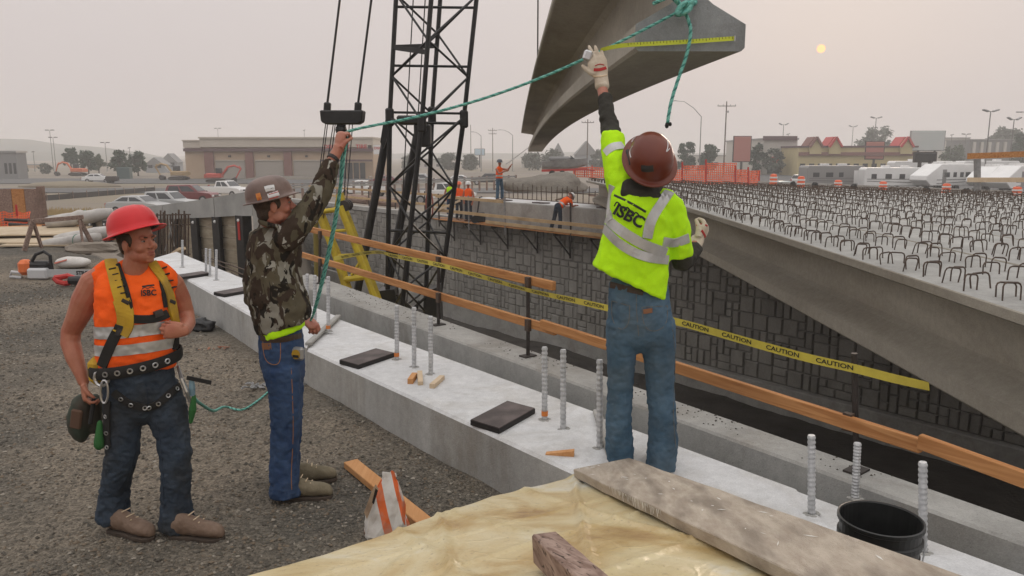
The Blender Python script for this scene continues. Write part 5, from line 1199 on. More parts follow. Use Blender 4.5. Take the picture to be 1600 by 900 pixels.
def vehicle(name, label, loc, rz, kind, pm_, cat='car', group=None, sc=1.0):
    t = thing(name, label, cat, loc, rz, group, sc); body, cabin = PROF[kind]; w = .92
    mb = MB(); n = len(body); rings = [[V((x, y * w * (1 if z < .9 or kind != 'sedan' else .97), z)) for x, z in body] for y in (-1, -.86, .86, 1)]
    rings[0] = [V((x * .985, q.y, .05 + z * .95)) for (x, z), q in zip(body, rings[0])]; rings[3] = [V((x * .985, q.y, .05 + z * .95)) for (x, z), q in zip(body, rings[3])]
    mb.loft(rings); mb.build('body', pm_, t, world=False, bevel=.03)
    rings = [[V((x, y * w * (.93 if z < 1.2 else .74), z)) for x, z in cabin] for y in (-1, 1)]
    mb = MB(); mb.loft(rings); mb.build('cabin', pm_, t, world=False, bevel=.04)
    c0, c1, c2, c3 = cabin
    for s_ in (-1, 1):     # side windows
        def pt(x, z): f = (z - c0[1]) / (c1[1] - c0[1]); return V((x, s_ * (w * (.93 + (.74 - .93) * f) + .012), z))
        zl, zh2 = c0[1] + .08, c1[1] - .08
        for u0, u1 in ((.06, .46), (.52, .94)):
            xl = lambda u: c0[0] + .12 + (c3[0] - .16 - c0[0] - .12) * u; xh = lambda u: c1[0] + .1 + (c2[0] - .1 - c1[0] - .1) * u
            mb = MB(); mb.add([pt(xl(u0), zl), pt(xl(u1), zl), pt(xh(u1), zh2), pt(xh(u0), zh2)], [(0, 1, 2, 3)]); mb.build('side_window', M['glass'], t, world=False)
    for (a, b_), nm in (((c2, c3), 'windscreen'), ((c1, c0), 'rear_window')):
        a, b_ = V((a[0], 0, a[1])), V((b_[0], 0, b_[1])); d_ = 1 if nm == 'windscreen' else -1; o2 = V((d_ * .015, 0, .012))
        p, q = a.lerp(b_, .12) + o2, a.lerp(b_, .86) + o2
        mb = MB(); mb.add([p + V((0, -.64 * w, 0)), p + V((0, .64 * w, 0)), q + V((0, .82 * w, 0)), q + V((0, -.82 * w, 0))], [(0, 1, 2, 3)]); mb.build(nm, M['glass'], t, world=False)
    wr = .33 if kind == 'sedan' else .38; xs = {'sedan': (-1.4, 1.42), 'suv': (-1.42, 1.45), 'pickup': (-1.75, 1.75)}[kind]
    for x in xs:
        for s_ in (-1, 1):
            o = MB().tube((x, s_ * .68, wr), (x, s_ * (w + .012), wr), wr, n=16).build('wheel', M['tyre'], t, world=False); MB().tube((x, s_ * .7, wr), (x, s_ * (w + .02), wr), wr * .6, n=12).build('rim', M['rim'], o, world=False)
    fx, rx = body[-2], body[1]
    for s_ in (-1, 1):
        MB().box((fx[0] + .01, s_ * .66, fx[1]), (.06, .36, .16)).build('headlight', M['lamp_w'], t, world=False); MB().box((rx[0] - .01, s_ * .74, rx[1] + .0), (.06, .2, .24)).build('tail_light', M['lamp_r'], t, world=False)
    MB().box((fx[0] + .015, 0, fx[1] - .02), (.05, .8, .16)).build('grille', M['black'], t, world=False); MB().box((fx[0] + .03, 0, .48), (.12, 1.75, .16)).build('bumper', M['steel_grey'], t, world=False)
    if kind == 'pickup': MB().b2((-2.75, -.76, 1.165), (-.75, .76, 1.17)).build('bed_opening', M['black'], t, world=False)
    return t
silver = paint('silver', (.42, .43, .43)); white = paint('white', (.72, .72, .71)); maroon = paint('maroon', (.16, .025, .03))
vehicle('parked_car', 'silver sedan, leftmost of the cars parked behind the shoring wall', Bd(212, 59), R(-10), 'sedan', silver, 'car', 'cars behind the shoring wall')
vehicle('parked_car', 'silver wagon second from left behind the shoring wall', Bd(262, 62), R(-15), 'suv', silver, 'car', 'cars behind the shoring wall', .93)
vehicle('parked_car', 'maroon wagon beside the white pickup behind the shoring wall', Bd(296, 73), R(-5), 'suv', maroon, 'car', 'cars behind the shoring wall')
vehicle('pickup_truck', 'white pickup truck parked behind the shoring wall', Bd(348, 83), R(-22), 'pickup', white, 'pickup', 'cars behind the shoring wall')
vehicle('parked_car', 'white sedan just above the camouflaged man\'s hard hat', Bd(410, 88), R(170), 'sedan', white, 'car', 'cars behind the shoring wall')
t = vehicle('service_truck', 'white service pickup with rack near the tire store entrance', Bd(566, 84), R(178), 'pickup', white, 'pickup')
for x in (-2.6, -1.7, -.8): MB().bar((x, -.8, 1.2), (x, -.8, 2.2), .06, .06, up=(1, 0, 0)).bar((x, -.8, 2.2), (x, .8, 2.2), .06, .06).bar((x, .8, 2.2), (x, .8, 1.2), .06, .06, up=(1, 0, 0)).build('ladder_rack', M['steel_grey'], t, world=False)
MB().box((-1.6, 0, 1.6), (.7, .7, .7)).build('tool_box', M['red'], t, world=False)
vehicle('pickup_truck', 'large white crew pickup seen through the lattice mast', Bd(690, 72), R(4), 'pickup', white, 'pickup', None, 1.12)
vehicle('parked_car', 'pale car behind the left barrier drums before the shops', Bd(1219, 92), R(-160), 'sedan', paint('mint', (.45, .55, .56)), 'car')
for i, (px, Y, rz, kd, pt_) in enumerate(((662, 116, 0, 'suv', silver), (600, 118, 180, 'sedan', maroon), (720, 120, 0, 'sedan', white), (760, 118, 180, 'suv', paint('black', (.03, .03, .03))), (150, 128, 10, 'sedan', white), (1265, 112, 20, 'suv', white))):
    vehicle('distant_car', ['grey wagon on the road behind the lattice mast', 'maroon car under the pole sign', 'white car on the road right of the lattice mast', 'black wagon on the road above the orange vests', 'white car parked near the left trees', 'white wagon before the yellow shops'][i], Bd(px, Y), R(rz), kd, pt_, 'car')
# ---- trailers
M['rv_white'] = mat('trailer_white', (.78, .78, .77), .4, (.70, .70, .69), .6, 4); M['rv_grey'] = mat('trailer_grey', (.25, .245, .24), .5); M['rv_stripe'] = mat('trailer_stripe', (.16, .15, .15), .5)
def trailer(label, px, Y, rz, L, h, m_, slant=False, seed=0):
    rr = random.Random(seed); t = thing('travel_trailer', label, 'trailer', Bd(px, Y), rz, 'trailers parked on the lot'); hl = L / 2; w = 1.2
    if slant: pr = [(-hl, .7), (-hl, h), (hl - 2.0, h), (hl + .6, h * .58), (hl + .7, h * .42), (hl - .2, .75)]
    else: pr = [(-hl, .6), (-hl, h - .25), (-hl + .2, h), (hl - .5, h), (hl, h - .6), (hl + .1, 1.1), (hl - .3, .6)]
    MB().loft([[V((x, y, z)) for x, z in pr] for y in (-w, w)]).build('body', m_, t, world=False, bevel=.06)
    for s_ in (-1, 1):
        n = 3 + rr.randrange(2)
        for i in range(n):
            x = -hl + .8 + (L - 3.0) * i / n; MB().b2((x, s_ * (w + .012) - .012, h * .52), (x + rr.uniform(.6, 1.1), s_ * (w + .012) + .012, h * .52 + .6)).build('window', M['glass'], t, world=False)
        MB().b2((hl - 1.9 - (1 if slant else 0), s_ * (w + .012) - .012, .75), (hl - 1.2 - (1 if slant else 0), s_ * (w + .012) + .012, h * .8)).build('door', M['rv_grey'] if m_ != M['rv_grey'] else M['rv_white'], t, world=False)
        for j in range(2): MB().bar((-hl + .3, s_ * (w + .008), 1.2 + .25 * j), (hl - 1.2, s_ * (w + .008), 1.0 + .45 * j), .02, .09).build('stripe', M['rv_stripe'], t, world=False)
        for x in (-.5, .5):
            MB().tube((x - .6, s_ * .85, .36), (x - .6, s_ * (w - .02), .36), .36, n=14).build('wheel', M['tyre'], t, world=False)
    for x in (-hl * .4, hl * .2): MB().b2((x, -.4, h), (x + .9, .4, h + .28)).build('roof_vent', M['rv_white'], t, world=False)
    if slant: MB().prism([V((hl - 1.3, -.9, h * .86)), V((hl + .1, -.9, h * .64)), V((hl + .1, .9, h * .64)), V((hl - 1.3, .9, h * .86))], (.02, 0, .05), (.04, 0, .08)).build('front_window', M['rv_grey'], t, world=False)
    else: MB().b2((hl + .02, -.7, h * .5), (hl + .12, .7, h * .72)).build('front_window', M['glass'], t, world=False)
    MB().bar((hl - .5, 0, .5), (hl + 1.4, 0, .5), .1, .1).tube((hl + 1.0, 0, .0), (hl + 1.0, 0, .5), .06, n=6).build('hitch', M['steel_dark'], t, world=False)
    return t
trailer('grey motorhome, leftmost of the parked trailers', 1303, 104, R(8), 8.5, 3.1, M['rv_grey'], False, 1)
trailer('white trailer with swoosh stripes left of the black sign legs', 1400, 100, R(-4), 8.2, 2.9, M['rv_white'], False, 2)
trailer('white slant nosed trailer right of the black sign legs', 1478, 98, R(205), 8.2, 3.4, M['rv_white'], True, 3)
trailer('white slant nosed trailer at the lumber rail', 1556, 96, R(215), 7.6, 3.1, M['rv_white'], True, 4)
trailer('white slant nosed trailer nearest the right edge', 1596, 90, R(210), 8, 3.3, M['rv_white'], True, 5)
trailer('white trailer roof showing behind the front row', 1440, 116, R(0), 9, 3.6, M['rv_white'], False, 6); trailer('white trailer in the back row behind the lumber rail', 1545, 118, R(3), 9, 3.6, M['rv_white'], False, 7)
# ---- barriers, drums, net fence
nb = 12
for i in range(nb):
    a, b = P(1185 + (1620 - 1185) * i / nb, 283 + 16.5 * i / nb, 60 - 12 * i / nb), P(1185 + (1620 - 1185) * (i + 1) / nb - 1, 283 + 16.5 * (i + 1) / nb, 60 - 12 * (i + 1) / nb)
    u = (b - a).normalized(); y = V((-u.y, u.x, 0)); h = .85; za = V((0, 0, 1))
    sec = [(-.3, 0), (-.3, .08), (-.1, .35), (-.075, h), (.075, h), (.1, .35), (.3, .08), (.3, 0)]
    mb = MB(); mb.loft([[p + y * d_ + V((0, 0, z - h)) for d_, z in sec] for p in (a, b - u * .03)]); solo(mb.build('concrete_barrier', M['concrete'], loc=a), 'grey concrete barrier segment, ' + ORD[i] + ' in the line counted from the orange fence', 'barrier', 'concrete barriers before the trailers')
    gb = MB().prism([a + V((0, 0, -h)) + y, a + V((0, 0, -h)) - y, b + V((0, 0, -h)) - y, b + V((0, 0, -h)) + y], (0, 0, -.02), (0, 0, -3.5)); tag(gb.build('embankment', M['dirt']), kind='structure')
for i, (px, py) in enumerate(((1208, 290), (1251, 294), (1309, 296), (1379, 299), (1478, 303), (1588, 309))):
    Y = 57 - 11.6 * (px - 1185) / 415; b = P(px, py, Y); t = thing('traffic_drum', 'orange traffic drum ' + ['left of the pale car', 'below the pale car', 'before the grey motorhome', 'left of the black sign legs', 'before the slant nosed trailer', 'nearest the right edge'][i], 'traffic drum', b, 0, 'traffic drums')
    s_ = Y / 57; k = .8 if i < 2 else .62
    MB().lathe([(.28, 0), (.27, .3 * k), (.26, .31 * k), (.25, .62 * k), (.24, .63 * k), (.22, 1.0 * k), (.1, 1.05 * k)], 14, b).build('drum', M['orange_net'], t)
    for z in (.32, .66): MB().tube(b + V((0, 0, z * k)), b + V((0, 0, (z + .14) * k)), .275, n=14).build('white_band', M['white'], t)
    MB().tube(b - V((0, 0, .05)), b + V((0, 0, .06)), .4, n=12).build('base', M['rubber'], t)
for i, px in enumerate((1239, 1273, 1334, 1447, 1509)):
    Y = 56 - 11.6 * (px - 1185) / 415; b = P(px, 293 + .042 * (px - 1239), Y); solo(lump(b + V((0, 0, .2)), (.22, .22, .24), i, .3, 12).build('sandbag', M['rubber']), 'small black sandbag at the concrete barriers, ' + ORD[i] + ' counted from the left', 'sandbag', 'sandbags along the barriers')
nf = thing('orange_fence', 'orange plastic net fence on red stakes at the far end of the deck', 'safety fence', P(1120, 290, 58))
pp = [(1040, 262, 292, 56), (1066, 256, 292, 57), (1103, 252, 291, 58), (1149, 262, 290, 59), (1169, 264, 290, 60), (1186, 270, 289, 61)]
for (x0, t0, b0_, Y0), (x1, t1, b1_, Y1) in zip(pp, pp[1:]):
    a, b = P(x0, b0_, Y0), P(x1, b1_, Y1); mb = MB(); hh = P(x0, (t0 + 3), Y0).z - a.z; net_panel(mb, a, b, 0, hh, .17, .032, x0); mb.build('net_panel', M['orange_net'], nf, fixn=False)
for x0, t0, b0_, Y0 in pp: MB().tube(P(x0, b0_ + 3, Y0), P(x0, t0 - 3, Y0), .07, n=6).build('stake', M['red'], nf)
nf2 = thing('orange_fence', 'faint second orange net fence near the boat trailer', 'safety fence', P(930, 275, 80)); mb = MB(); net_panel(mb, P(896, 276, 80), P(1040, 280, 78), 0, 1.0, .22, .045, 5); mb.build('net_panel', M['orange_net'], nf2, fixn=False)
for x in (898, 925, 955, 990, 1030): MB().tube(P(x, 278, 80), P(x, 258, 80), .06, n=6).build('stake', M['red'], nf2)
# umbrellas / canopies before pale store
for i, px in enumerate((1212, 1230)):
    b = B(px, 274); t = thing('patio_umbrella', 'pink patio umbrella, ' + ('left' if i == 0 else 'right') + ' one of the pair before the pale store', 'umbrella', b); MB().lathe([(1.6, 2.3), (.8, 2.75), (.05, 3.0)], 10, b).build('canopy', mat('pink_canvas', (.55, .25, .22), .8), t); MB().tube(b, b + V((0, 0, 2.5)), .04, n=6).build('pole', M['pole_steel'], t)
for i, (px, Y) in enumerate(((1235, 84), (1305, 80))):
    b = Bd(px, Y); t = thing('green_bin', 'green bin ' + ('beside the pale car' if i == 0 else 'before the grey motorhome'), 'bin', b); MB().box(b + V((0, 0, .55)), (1.6, 1.0, 1.1)).build('tub', mat('bin_green', (.03, .25, .14), .5), t, bevel=.15); MB().box(b + V((0, 0, 1.15)), (1.7, 1.1, .1)).build('lid', mat('bin_green', (.03, .25, .14)), t, bevel=.03)
# lumber rail at the end of the deck, right edge
lr = thing('deck_guard_rail', 'two orange lumber boards on a grey post at the right edge of the deck', 'railing', P(1527, 305, 20.5))
MB().tube(P(1527, 306, 20.5), P(1527, 248, 20.5), .085, n=10).build('post', M['steel_grey'], lr)
MB().bar(P(1512, 244, 20.4), P(1680, 238, 20.4), .05, .15).build('rail_board', M['wood_rail'], lr); MB().bar(P(1512, 281, 20.4), P(1680, 281, 20.4), .05, .12).build('rail_board', M['wood_pale'], lr)
MB().tube(P(1660, 310, 20.5), P(1660, 236, 20.5), .085, n=10).build('post', M['steel_grey'], lr)
# ---- gravel heap, guardrail, boat, machines
mb = lump(P(852, 297, 62) + V((0, 0, .0)), (3.4, 2.6, 1.25), 5, .3, 30, 1.2, None, P(852, 299, 62).z); solo(mb.build('gravel_heap', mat('heap_gravel', (.15, .135, .115), .95, (.20, .18, .15), 2, 8, .8, 10, bdist=.08), smooth=True), 'grey gravel heap behind the far bearing seat', 'gravel heap')
mb = MB(); mb.grid(lambda u, v: W(-5 + 40 * u, 22.4 + 9 * v, -.02 - .4 * v + .15 * noise.noise(V((u * 20, v * 5, 1)))), 40, 10); tag(mb.build('fill_soil', M['dirt'], smooth=True), kind='structure')
gd = thing('road_guardrail', 'long steel guardrail with dark posts along the far road', 'guardrail', P(640, 288, 66))
a, b = P(430, 289, 66), P(806, 274, 74)
for j in range(2): MB().bar(a + V((0, 0, -.2 * j - .1)), b + V((0, 0, -.2 * j - .1)), .08, .16).build('rail', M['steel_grey'] if j == 0 else M['concrete'], gd)
for i in range(31): p = a.lerp(b, i / 30); MB().b2(p + V((-.09, .04, -1.3)), p + V((.09, .24, .05))).build('post', M['wood_old'], gd)
c = P(876, 276, 78); bt = thing('trailered_boat', 'grey boat on a red trailer behind the gravel heap', 'boat', c)
mb = MB(); rings = []
for i in range(11):
    u = i / 10; x = c.x - 1.9 + 4.6 * u; w_ = 1.0 * math.sin(math.pi * (.25 + .7 * u) if u < .5 else math.pi * .6 * (1.35 - u) ** .8) if False else 1.0 * (1 - max(0, u - .55) ** 2 * 4.4); zb = c.z + .75 + .55 * max(0, u - .5) ** 2 * 3; zt2 = c.z + 1.5 + .35 * u
    rings.append([V((x, c.y - w_, zt2)), V((x, c.y - w_ * .7, zb + .2)), V((x, c.y, zb)), V((x, c.y + w_ * .7, zb + .2)), V((x, c.y + w_, zt2))])
mb.loft(rings); mb.build('hull', mat('boat_hull', (.30, .31, .31), .5, (.2, .2, .2), 2), bt); MB().b2(c + V((-1.2, -.7, 1.55)), c + V((.9, .7, 2.0))).build('canopy', M['grey_wall'], bt, bevel=.15)
MB().prism([c + V((.9, -.7, 1.6)), c + V((1.5, -.6, 1.65)), c + V((.95, -.6, 2.1))], (0, 0, 0), (0, 1.2, 0)).build('windscreen', M['glass'], bt)
t = thing('boat_trailer', 'red trailer frame carrying the grey boat', 'trailer', c); MB().bar(c + V((-1.9, -.6, .6)), c + V((2.6, -.5, .75)), .14, .22).bar(c + V((-1.9, .6, .6)), c + V((2.6, .5, .75)), .14, .22).bar(c + V((2.5, 0, .7)), c + V((3.4, 0, .6)), .12, .14).build('frame', M['red'], t)
for x in (-.9, .1): MB().tube(c + V((x, -.95, .3)), c + V((x, -.7, .3)), .33, n=14).build('wheel', M['tyre'], t)
MB().bar(c + V((2.4, 0, .7)), c + V((2.4, 0, .0)), .1, .1, up=(1, 0, 0)).build('jack', M['red'], t)
def digger(label, px, py, sc, rz, col, folded=False):
    t = thing('excavator', label, 'excavator', B(px, py), rz, None, sc); m_ = mat('digger_' + col, {'orange': (.60, .14, .05), 'red': (.50, .07, .05), 'tan': (.38, .26, .13)}[col], .5)
    for s_ in (-1, 1): MB().prism([V((1.7 * math.cos(a), s_ * 1.0 - .25, .42 + .42 * math.sin(a))) for a in [math.pi * 2 * i / 14 for i in range(14)]], (0, 0, 0), (0, .5, 0)).build('track', M['steel_dark'], t, world=False)
    MB().b2((-1.6, -1.15, .95), (1.2, 1.15, 1.85)).build('house', m_, t, world=False, bevel=.15); MB().b2((.2, -1.1, 1.86), (1.3, -.1, 2.85)).build('cab', M['glass'], t, world=False, bevel=.1); MB().b2((-1.9, -1.1, 1.0), (-1.61, 1.1, 1.7)).build('counterweight', m_, t, world=False)
    mb = MB(); mb.path([(1.1, .4, 1.5), (2.2, .4, 3.0), (3.4, .4, 3.3), (4.6, .4, 2.7)], [.22, .25, .22, .16], 6); mb.build('boom', m_, t, world=False)
    e = (3.6, .4, .9) if folded else (5.3, .4, .9)
    mb = MB(); mb.path([(4.3, .4, 3.2), (4.6, .4, 2.7), e], [.12, .18, .12], 6); mb.build('arm', m_, t, world=False)
    MB().prism([V((e[0] - .1, 0, e[2] + .2)), V((e[0] - .8, 0, e[2] - .1)), V((e[0] - .9, 0, e[2] - .7)), V((e[0] - .2, 0, e[2] - .9)), V((e[0] + .2, 0, e[2] - .3))], (0, 0, 0), (0, .9, 0)).build('bucket', M['steel_dark'], t, world=False)
    mb = MB(); mb.path([(1.5, .4, 1.6), (2.7, .4, 3.0)], .08, 6); mb.build('ram', M['chrome'], t, world=False)
digger('orange excavator with its arm reaching left near the tallest mast', 122, 275, .9, R(175), 'orange'); digger('red excavator parked in front of the tire store', 338, 286, .85, R(8), 'red', True); digger('tan digger parked left of the tire store', 280, 282, .9, R(172), 'tan', True)
solo(lump(B(112, 292) + V((0, 0, .0)), (7.0, 3, .8), 8, .2, 24, 1.2, None, GZ).build('soil_heap', M['dirt'], smooth=True), 'flat tan soil heap below the orange excavator', 'soil heap')
solo(lump(B(455, 281) + V((0, 0, 0)), (9, 2, .7), 9, .2, 24, 1.2, None, GZ).build('soil_heap', mat('heap_gravel', (.2, .18, .16)), smooth=True), 'long dark soil heap before the tire store doors', 'soil heap')
t = thing('air_compressor', 'small dark machine alone in the dirt field', 'machine', B(176, 287)); c = B(176, 287); MB().box(c + V((0, 0, .8)), (1.9, 1.0, .8)).build('body', M['steel_dark'], t, bevel=.15); MB().tube(c + V((-.3, -.55, .35)), c + V((-.3, .55, .35)), .35, n=12).build('wheel', M['tyre'], t); MB().bar(c + V((.9, 0, .5)), c + V((2.0, 0, .3)), .1, .1).build('tow_bar', M['steel_grey'], t)
solo(MB().b2(B(195, 280) + V((-1.2, -.5, 0)), B(195, 280) + V((1.2, .8, 2.2))).build('green_cabinet', mat('cabinet_green', (.06, .10, .10), .6), bevel=.1), 'dark green utility cabinet below the wide tree', 'cabinet')
# silt fence line across the field
a, b = Bd(-20, 70), Bd(235, 96); sf = thing('silt_fence', 'low black silt fence crossing the dirt field', 'fence', a); MB().loft([[p + V((0, 0, .0)), p + V((0, .03, 0)), p + V((0, .03, .55)), p + V((0, 0, .55))] for p in [a.lerp(b, i / 14) + V((0, .5 * math.sin(i), 0)) for i in range(15)]]).build('fabric', M['black'], sf)
for i in range(15): p = a.lerp(b, i / 14) + V((0, .5 * math.sin(i), 0)); MB().b2(p + V((-.03, -.06, 0)), p + V((.03, -.005, .75))).build('stake', M['wood_old'], sf)
# dry weeds
mb = MB(); rr = random.Random(9)
for i in range(2600):
    px = rr.uniform(30, 210); Y = rr.uniform(52, 62); p = Bd(px, Y); p.z = hz(p.x, p.y); h = rr.uniform(.15, .5); d_ = V((rr.uniform(-.15, .15), rr.uniform(-.1, .1), h)); mb.add([p - V((.05, 0, 0)), p + V((.05, 0, 0)), p + d_], [(0, 1, 2)])
tag(mb.build('dry_weeds', mat('dry_grass', (.34, .25, .11), .9, (.42, .31, .15), .5), fixn=False), 'dry tan weeds along the edge of the dirt field', 'weeds', kind='stuff')
mb = MB()
for i in range(1500):
    px = rr.uniform(790, 935); Y = rr.uniform(42, 52); p = Bd(px, Y); p.z = hz(p.x, p.y) ; h = rr.uniform(.1, .4); d_ = V((rr.uniform(-.15, .15), rr.uniform(-.1, .1), h)); mb.add([p - V((.05, 0, 0)), p + V((.05, 0, 0)), p + d_], [(0, 1, 2)])
tag(mb.build('dry_weeds', mat('dry_grass', (.34, .25, .11)), fixn=False), 'dry tan weeds behind the far bearing seat', 'weeds', kind='stuff')
# rebar row, timber pile behind the far seat
rc = thing('rebar_row', 'row of thin upright bars behind the far bearing seat', 'rebar', W(25, 23, -.3))
for i in range(34): p = W(18.5 + .34 * i, 23.2, -.3); MB().tube(p, p + V((.03 * math.sin(i), 0, 1.0 + .1 * math.sin(i * 3))), .02, n=5).build('upright_bar', M['rebar'], rc)
for z in (.35, .75): MB().tube(W(18.3, 23.2, z - .3), W(30.2, 23.2, z - .3), .018, n=5).build('cross_bar', M['rebar'], rc)
rr = random.Random(15)
for i in range(9):
    a = W(26 - .7 * i + rr.uniform(-.5, .5), 24.4 + rr.uniform(-.5, .5), .05 + .06 * i % .3); b = a + V((rr.uniform(-1.6, 1.6), rr.uniform(-.6, .6), rr.uniform(-.05, .25))); solo(MB().bar(a, b, .2, .06).build('timber_plank', M['wood_pale' if i % 2 else 'wood_old'], loc=a), 'scrap plank in the timber pile behind the far seat', 'plank', 'scrap planks behind the far seat')
# second low rails along the left part of the far wall
fr2 = thing('far_guard_rail', 'thin lumber guard rail along the top of the far wall behind the mast', 'railing', W(36, 21.5, -.9))
for z in (.45, .95): MB().bar(W(31, 21.5, z - .85), W(48, 21.5, z - .85), .05, .12).build('rail_board', mat('scaffold_lumber', (.4, .27, .14)), fr2)
for s in range(31, 49, 3): MB().tube(W(s, 21.56, -1.0), W(s, 21.56, .25), .035, n=6).build('post', M['steel_dark'], fr2)
for i in range(6): a = W(40 + 1.2 * i, 23.5 + .4 * (i % 3), -.75); solo(MB().tube(a, a + DD * 3.2, .25, n=10).build('log', M['wood_old'], loc=a), 'dark log in the pile beyond the far wall', 'log', 'logs beyond the far wall')
# ---- smoke haze
mb = MB(); mb.b2((-1500, -60, -7.2), (1500, 1250, 30)); hzo = tag(mb.build('haze', M['white']), kind='stuff')
hm = bpy.data.materials.new('haze'); hm.use_nodes = True; T = hm.node_tree; T.nodes.clear(); vo = T.nodes.new('ShaderNodeVolumePrincipled'); oo = T.nodes.new('ShaderNodeOutputMaterial')
vo.inputs['Color'].default_value = (.965, .957, .95, 1); vo.inputs['Density'].default_value = .0012; vo.inputs['Anisotropy'].default_value = .15
T.links.new(vo.outputs[0], oo.inputs['Volume']); hzo.data.materials.clear(); hzo.data.materials.append(hm)
hzo['label'] = 'even pale smoke haze filling the air'; hzo['category'] = 'haze'
# ================================================================ people
def k_(px, py, Y): return Y / ray(px, py).y / 1200
JS_ = [1.0]
def J(px, py, Y, ra, rb, side=None):
    ra *= JS_[0]; rb *= JS_[0]
    """a ring of a limb: centre at a picture point and depth, half width in picture pixels, half depth in metres"""
    return (P(px, py, Y), ra * k_(px, py, Y), rb, side)
def limb(mb, rs, side, n=20, caps=(True, True), sq=1.0):
    rs = list(rs); m = len(rs); side = V(side); rings = []
    def ring(c, t, ra, rb, sd):
        tilt = sd is not None
        sd = V(sd) if sd is not None else side
        a = (sd - t * sd.dot(t)).normalized(); b = t.cross(a); o = []
        if tilt: a = sd.normalized(); b = t.cross(a).normalized()
        for k in range(n):
            x = 2 * math.pi * k / n; cx, sx_ = math.cos(x), math.sin(x)
            if sq != 1: cx, sx_ = math.copysign(abs(cx) ** sq, cx), math.copysign(abs(sx_) ** sq, sx_)
            o.append(c + a * cx * ra + b * sx_ * rb)
        return o
    for i, (c, ra, rb, sd) in enumerate(rs):
        t = (rs[min(i + 1, m - 1)][0] - rs[max(i - 1, 0)][0]).normalized()
        if i == 0 and caps[0]:
            r = min(ra, rb)
            for f, q in ((.75, .35), (.35, .8)): rings.append(ring(c - t * r * f, t, ra * q, rb * q, sd))
        rings.append(ring(c, t, ra, rb, sd))
        if i == m - 1 and caps[1]:
            r = min(ra, rb)
            for f, q in ((.35, .8), (.75, .35)): rings.append(ring(c + t * r * f, t, ra * q, rb * q, sd))
    mb.loft(rings)
def fuse(mb, voxel, it=4, fac=.5):
    me = mb.mesh('tmp', []); bm = bmesh.new(); bm.from_mesh(me); bmesh.ops.recalc_face_normals(bm, faces=bm.faces); bm.to_mesh(me); bm.free()
    ob = bpy.data.objects.new('tmp', me); COL.objects.link(ob)
    r = ob.modifiers.new('r', 'REMESH'); r.mode = 'VOXEL'; r.voxel_size = voxel; r.adaptivity = 0
    if it: s = ob.modifiers.new('s', 'SMOOTH'); s.factor = fac; s.iterations = it
    dg = bpy.context.evaluated_depsgraph_get(); out_ = bpy.data.meshes.new_from_object(ob.evaluated_get(dg))
    bpy.data.objects.remove(ob); bpy.data.meshes.remove(me); out_.materials.clear(); return out_
def wrinkle(me, amp, sc, seed=0, mask=None):
    nn = [v.normal.copy() for v in me.vertices]
    for v, n in zip(me.vertices, nn):
        c = v.co; q = V((c.x * sc[0] + seed, c.y * sc[1], c.z * sc[2]))
        d = (abs(noise.noise(q)) * -1.0 + .35) + .45 * noise.noise(q * 2.3)
        v.co = c + n * d * amp * (mask(c) if mask else 1)
def put_mesh(me, name, m_, parent, smooth=True):
    if isinstance(m_, (list, tuple)):
        for x in m_: me.materials.append(x)
    else: me.materials.append(m_)
    if smooth: me.polygons.foreach_set('use_smooth', [True] * len(me.polygons))
    inv = wm(parent).inverted(); me.transform(inv); me.name = name; me.update()
    return link(bpy.data.objects.new(name, me), parent)
def bvh_of(me): return BVHTree.FromPolygons([v.co.copy() for v in me.vertices], [tuple(p.vertices) for p in me.polygons])
CAMP = V((0, 0, CAMH))
def cast(bvhs, px, py):
    d = ray(px, py).normalized(); best = None
    for b in (bvhs if isinstance(bvhs, (list, tuple)) else [bvhs]):
        h = b.ray_cast(CAMP, d)
        if h[0] is not None and (best is None or h[3] < best[3]): best = h
    return (best[0], best[1]) if best else None
def dense(pxs, step=6):
    o = []
    for a, b in zip(pxs, pxs[1:]):
        n = max(1, int(math.hypot(b[0] - a[0], b[1] - a[1]) / step))
        for i in range(n): o.append(tuple(a[j] + (b[j] - a[j]) * i / n for j in range(2)))
    o.append(pxs[-1]); return o
def strap(bvhs, pxs, w, name, m_, parent, off=.004, th=.004, step=6, spl_=True):
    """a strap or printed stripe that lies on a garment: laid along a line seen on it"""
    pts = [V((x, y, 0)) for x, y in pxs]
    pts = [(q.x, q.y) for q in spl(pts, 4)] if spl_ and len(pts) > 2 else pxs
    hs = [cast(bvhs, *q) for q in dense(pts, step)]; hs = [h for h in hs if h]
    if len(hs) < 2: return None
    ps = [h[0] for h in hs]; ns = [h[1] for h in hs]
    for _ in range(2):
        ns = [(ns[max(i - 1, 0)] + ns[i] * 2 + ns[min(i + 1, len(ns) - 1)]).normalized() for i in range(len(ns))]
        ps = [ps[0]] + [(ps[i - 1] + ps[i] * 2 + ps[i + 1]) / 4 for i in range(1, len(ps) - 1)] + [ps[-1]]
    mb = MB(); rings = []
    for i, (p, n) in enumerate(zip(ps, ns)):
        t = (ps[min(i + 1, len(ps) - 1)] - ps[max(i - 1, 0)]).normalized(); s = t.cross(n).normalized(); ww = w if not callable(w) else w(i / (len(ps) - 1))
        rings.append([p + s * ww / 2 + n * (off * .2), p + s * ww * .47 + n * (off + th), p + n * (off + th * 1.3), p - s * ww * .47 + n * (off + th), p - s * ww / 2 + n * (off * .2), p - n * .004])
    mb.loft(rings); return mb.build(name, m_, parent, smooth=False)
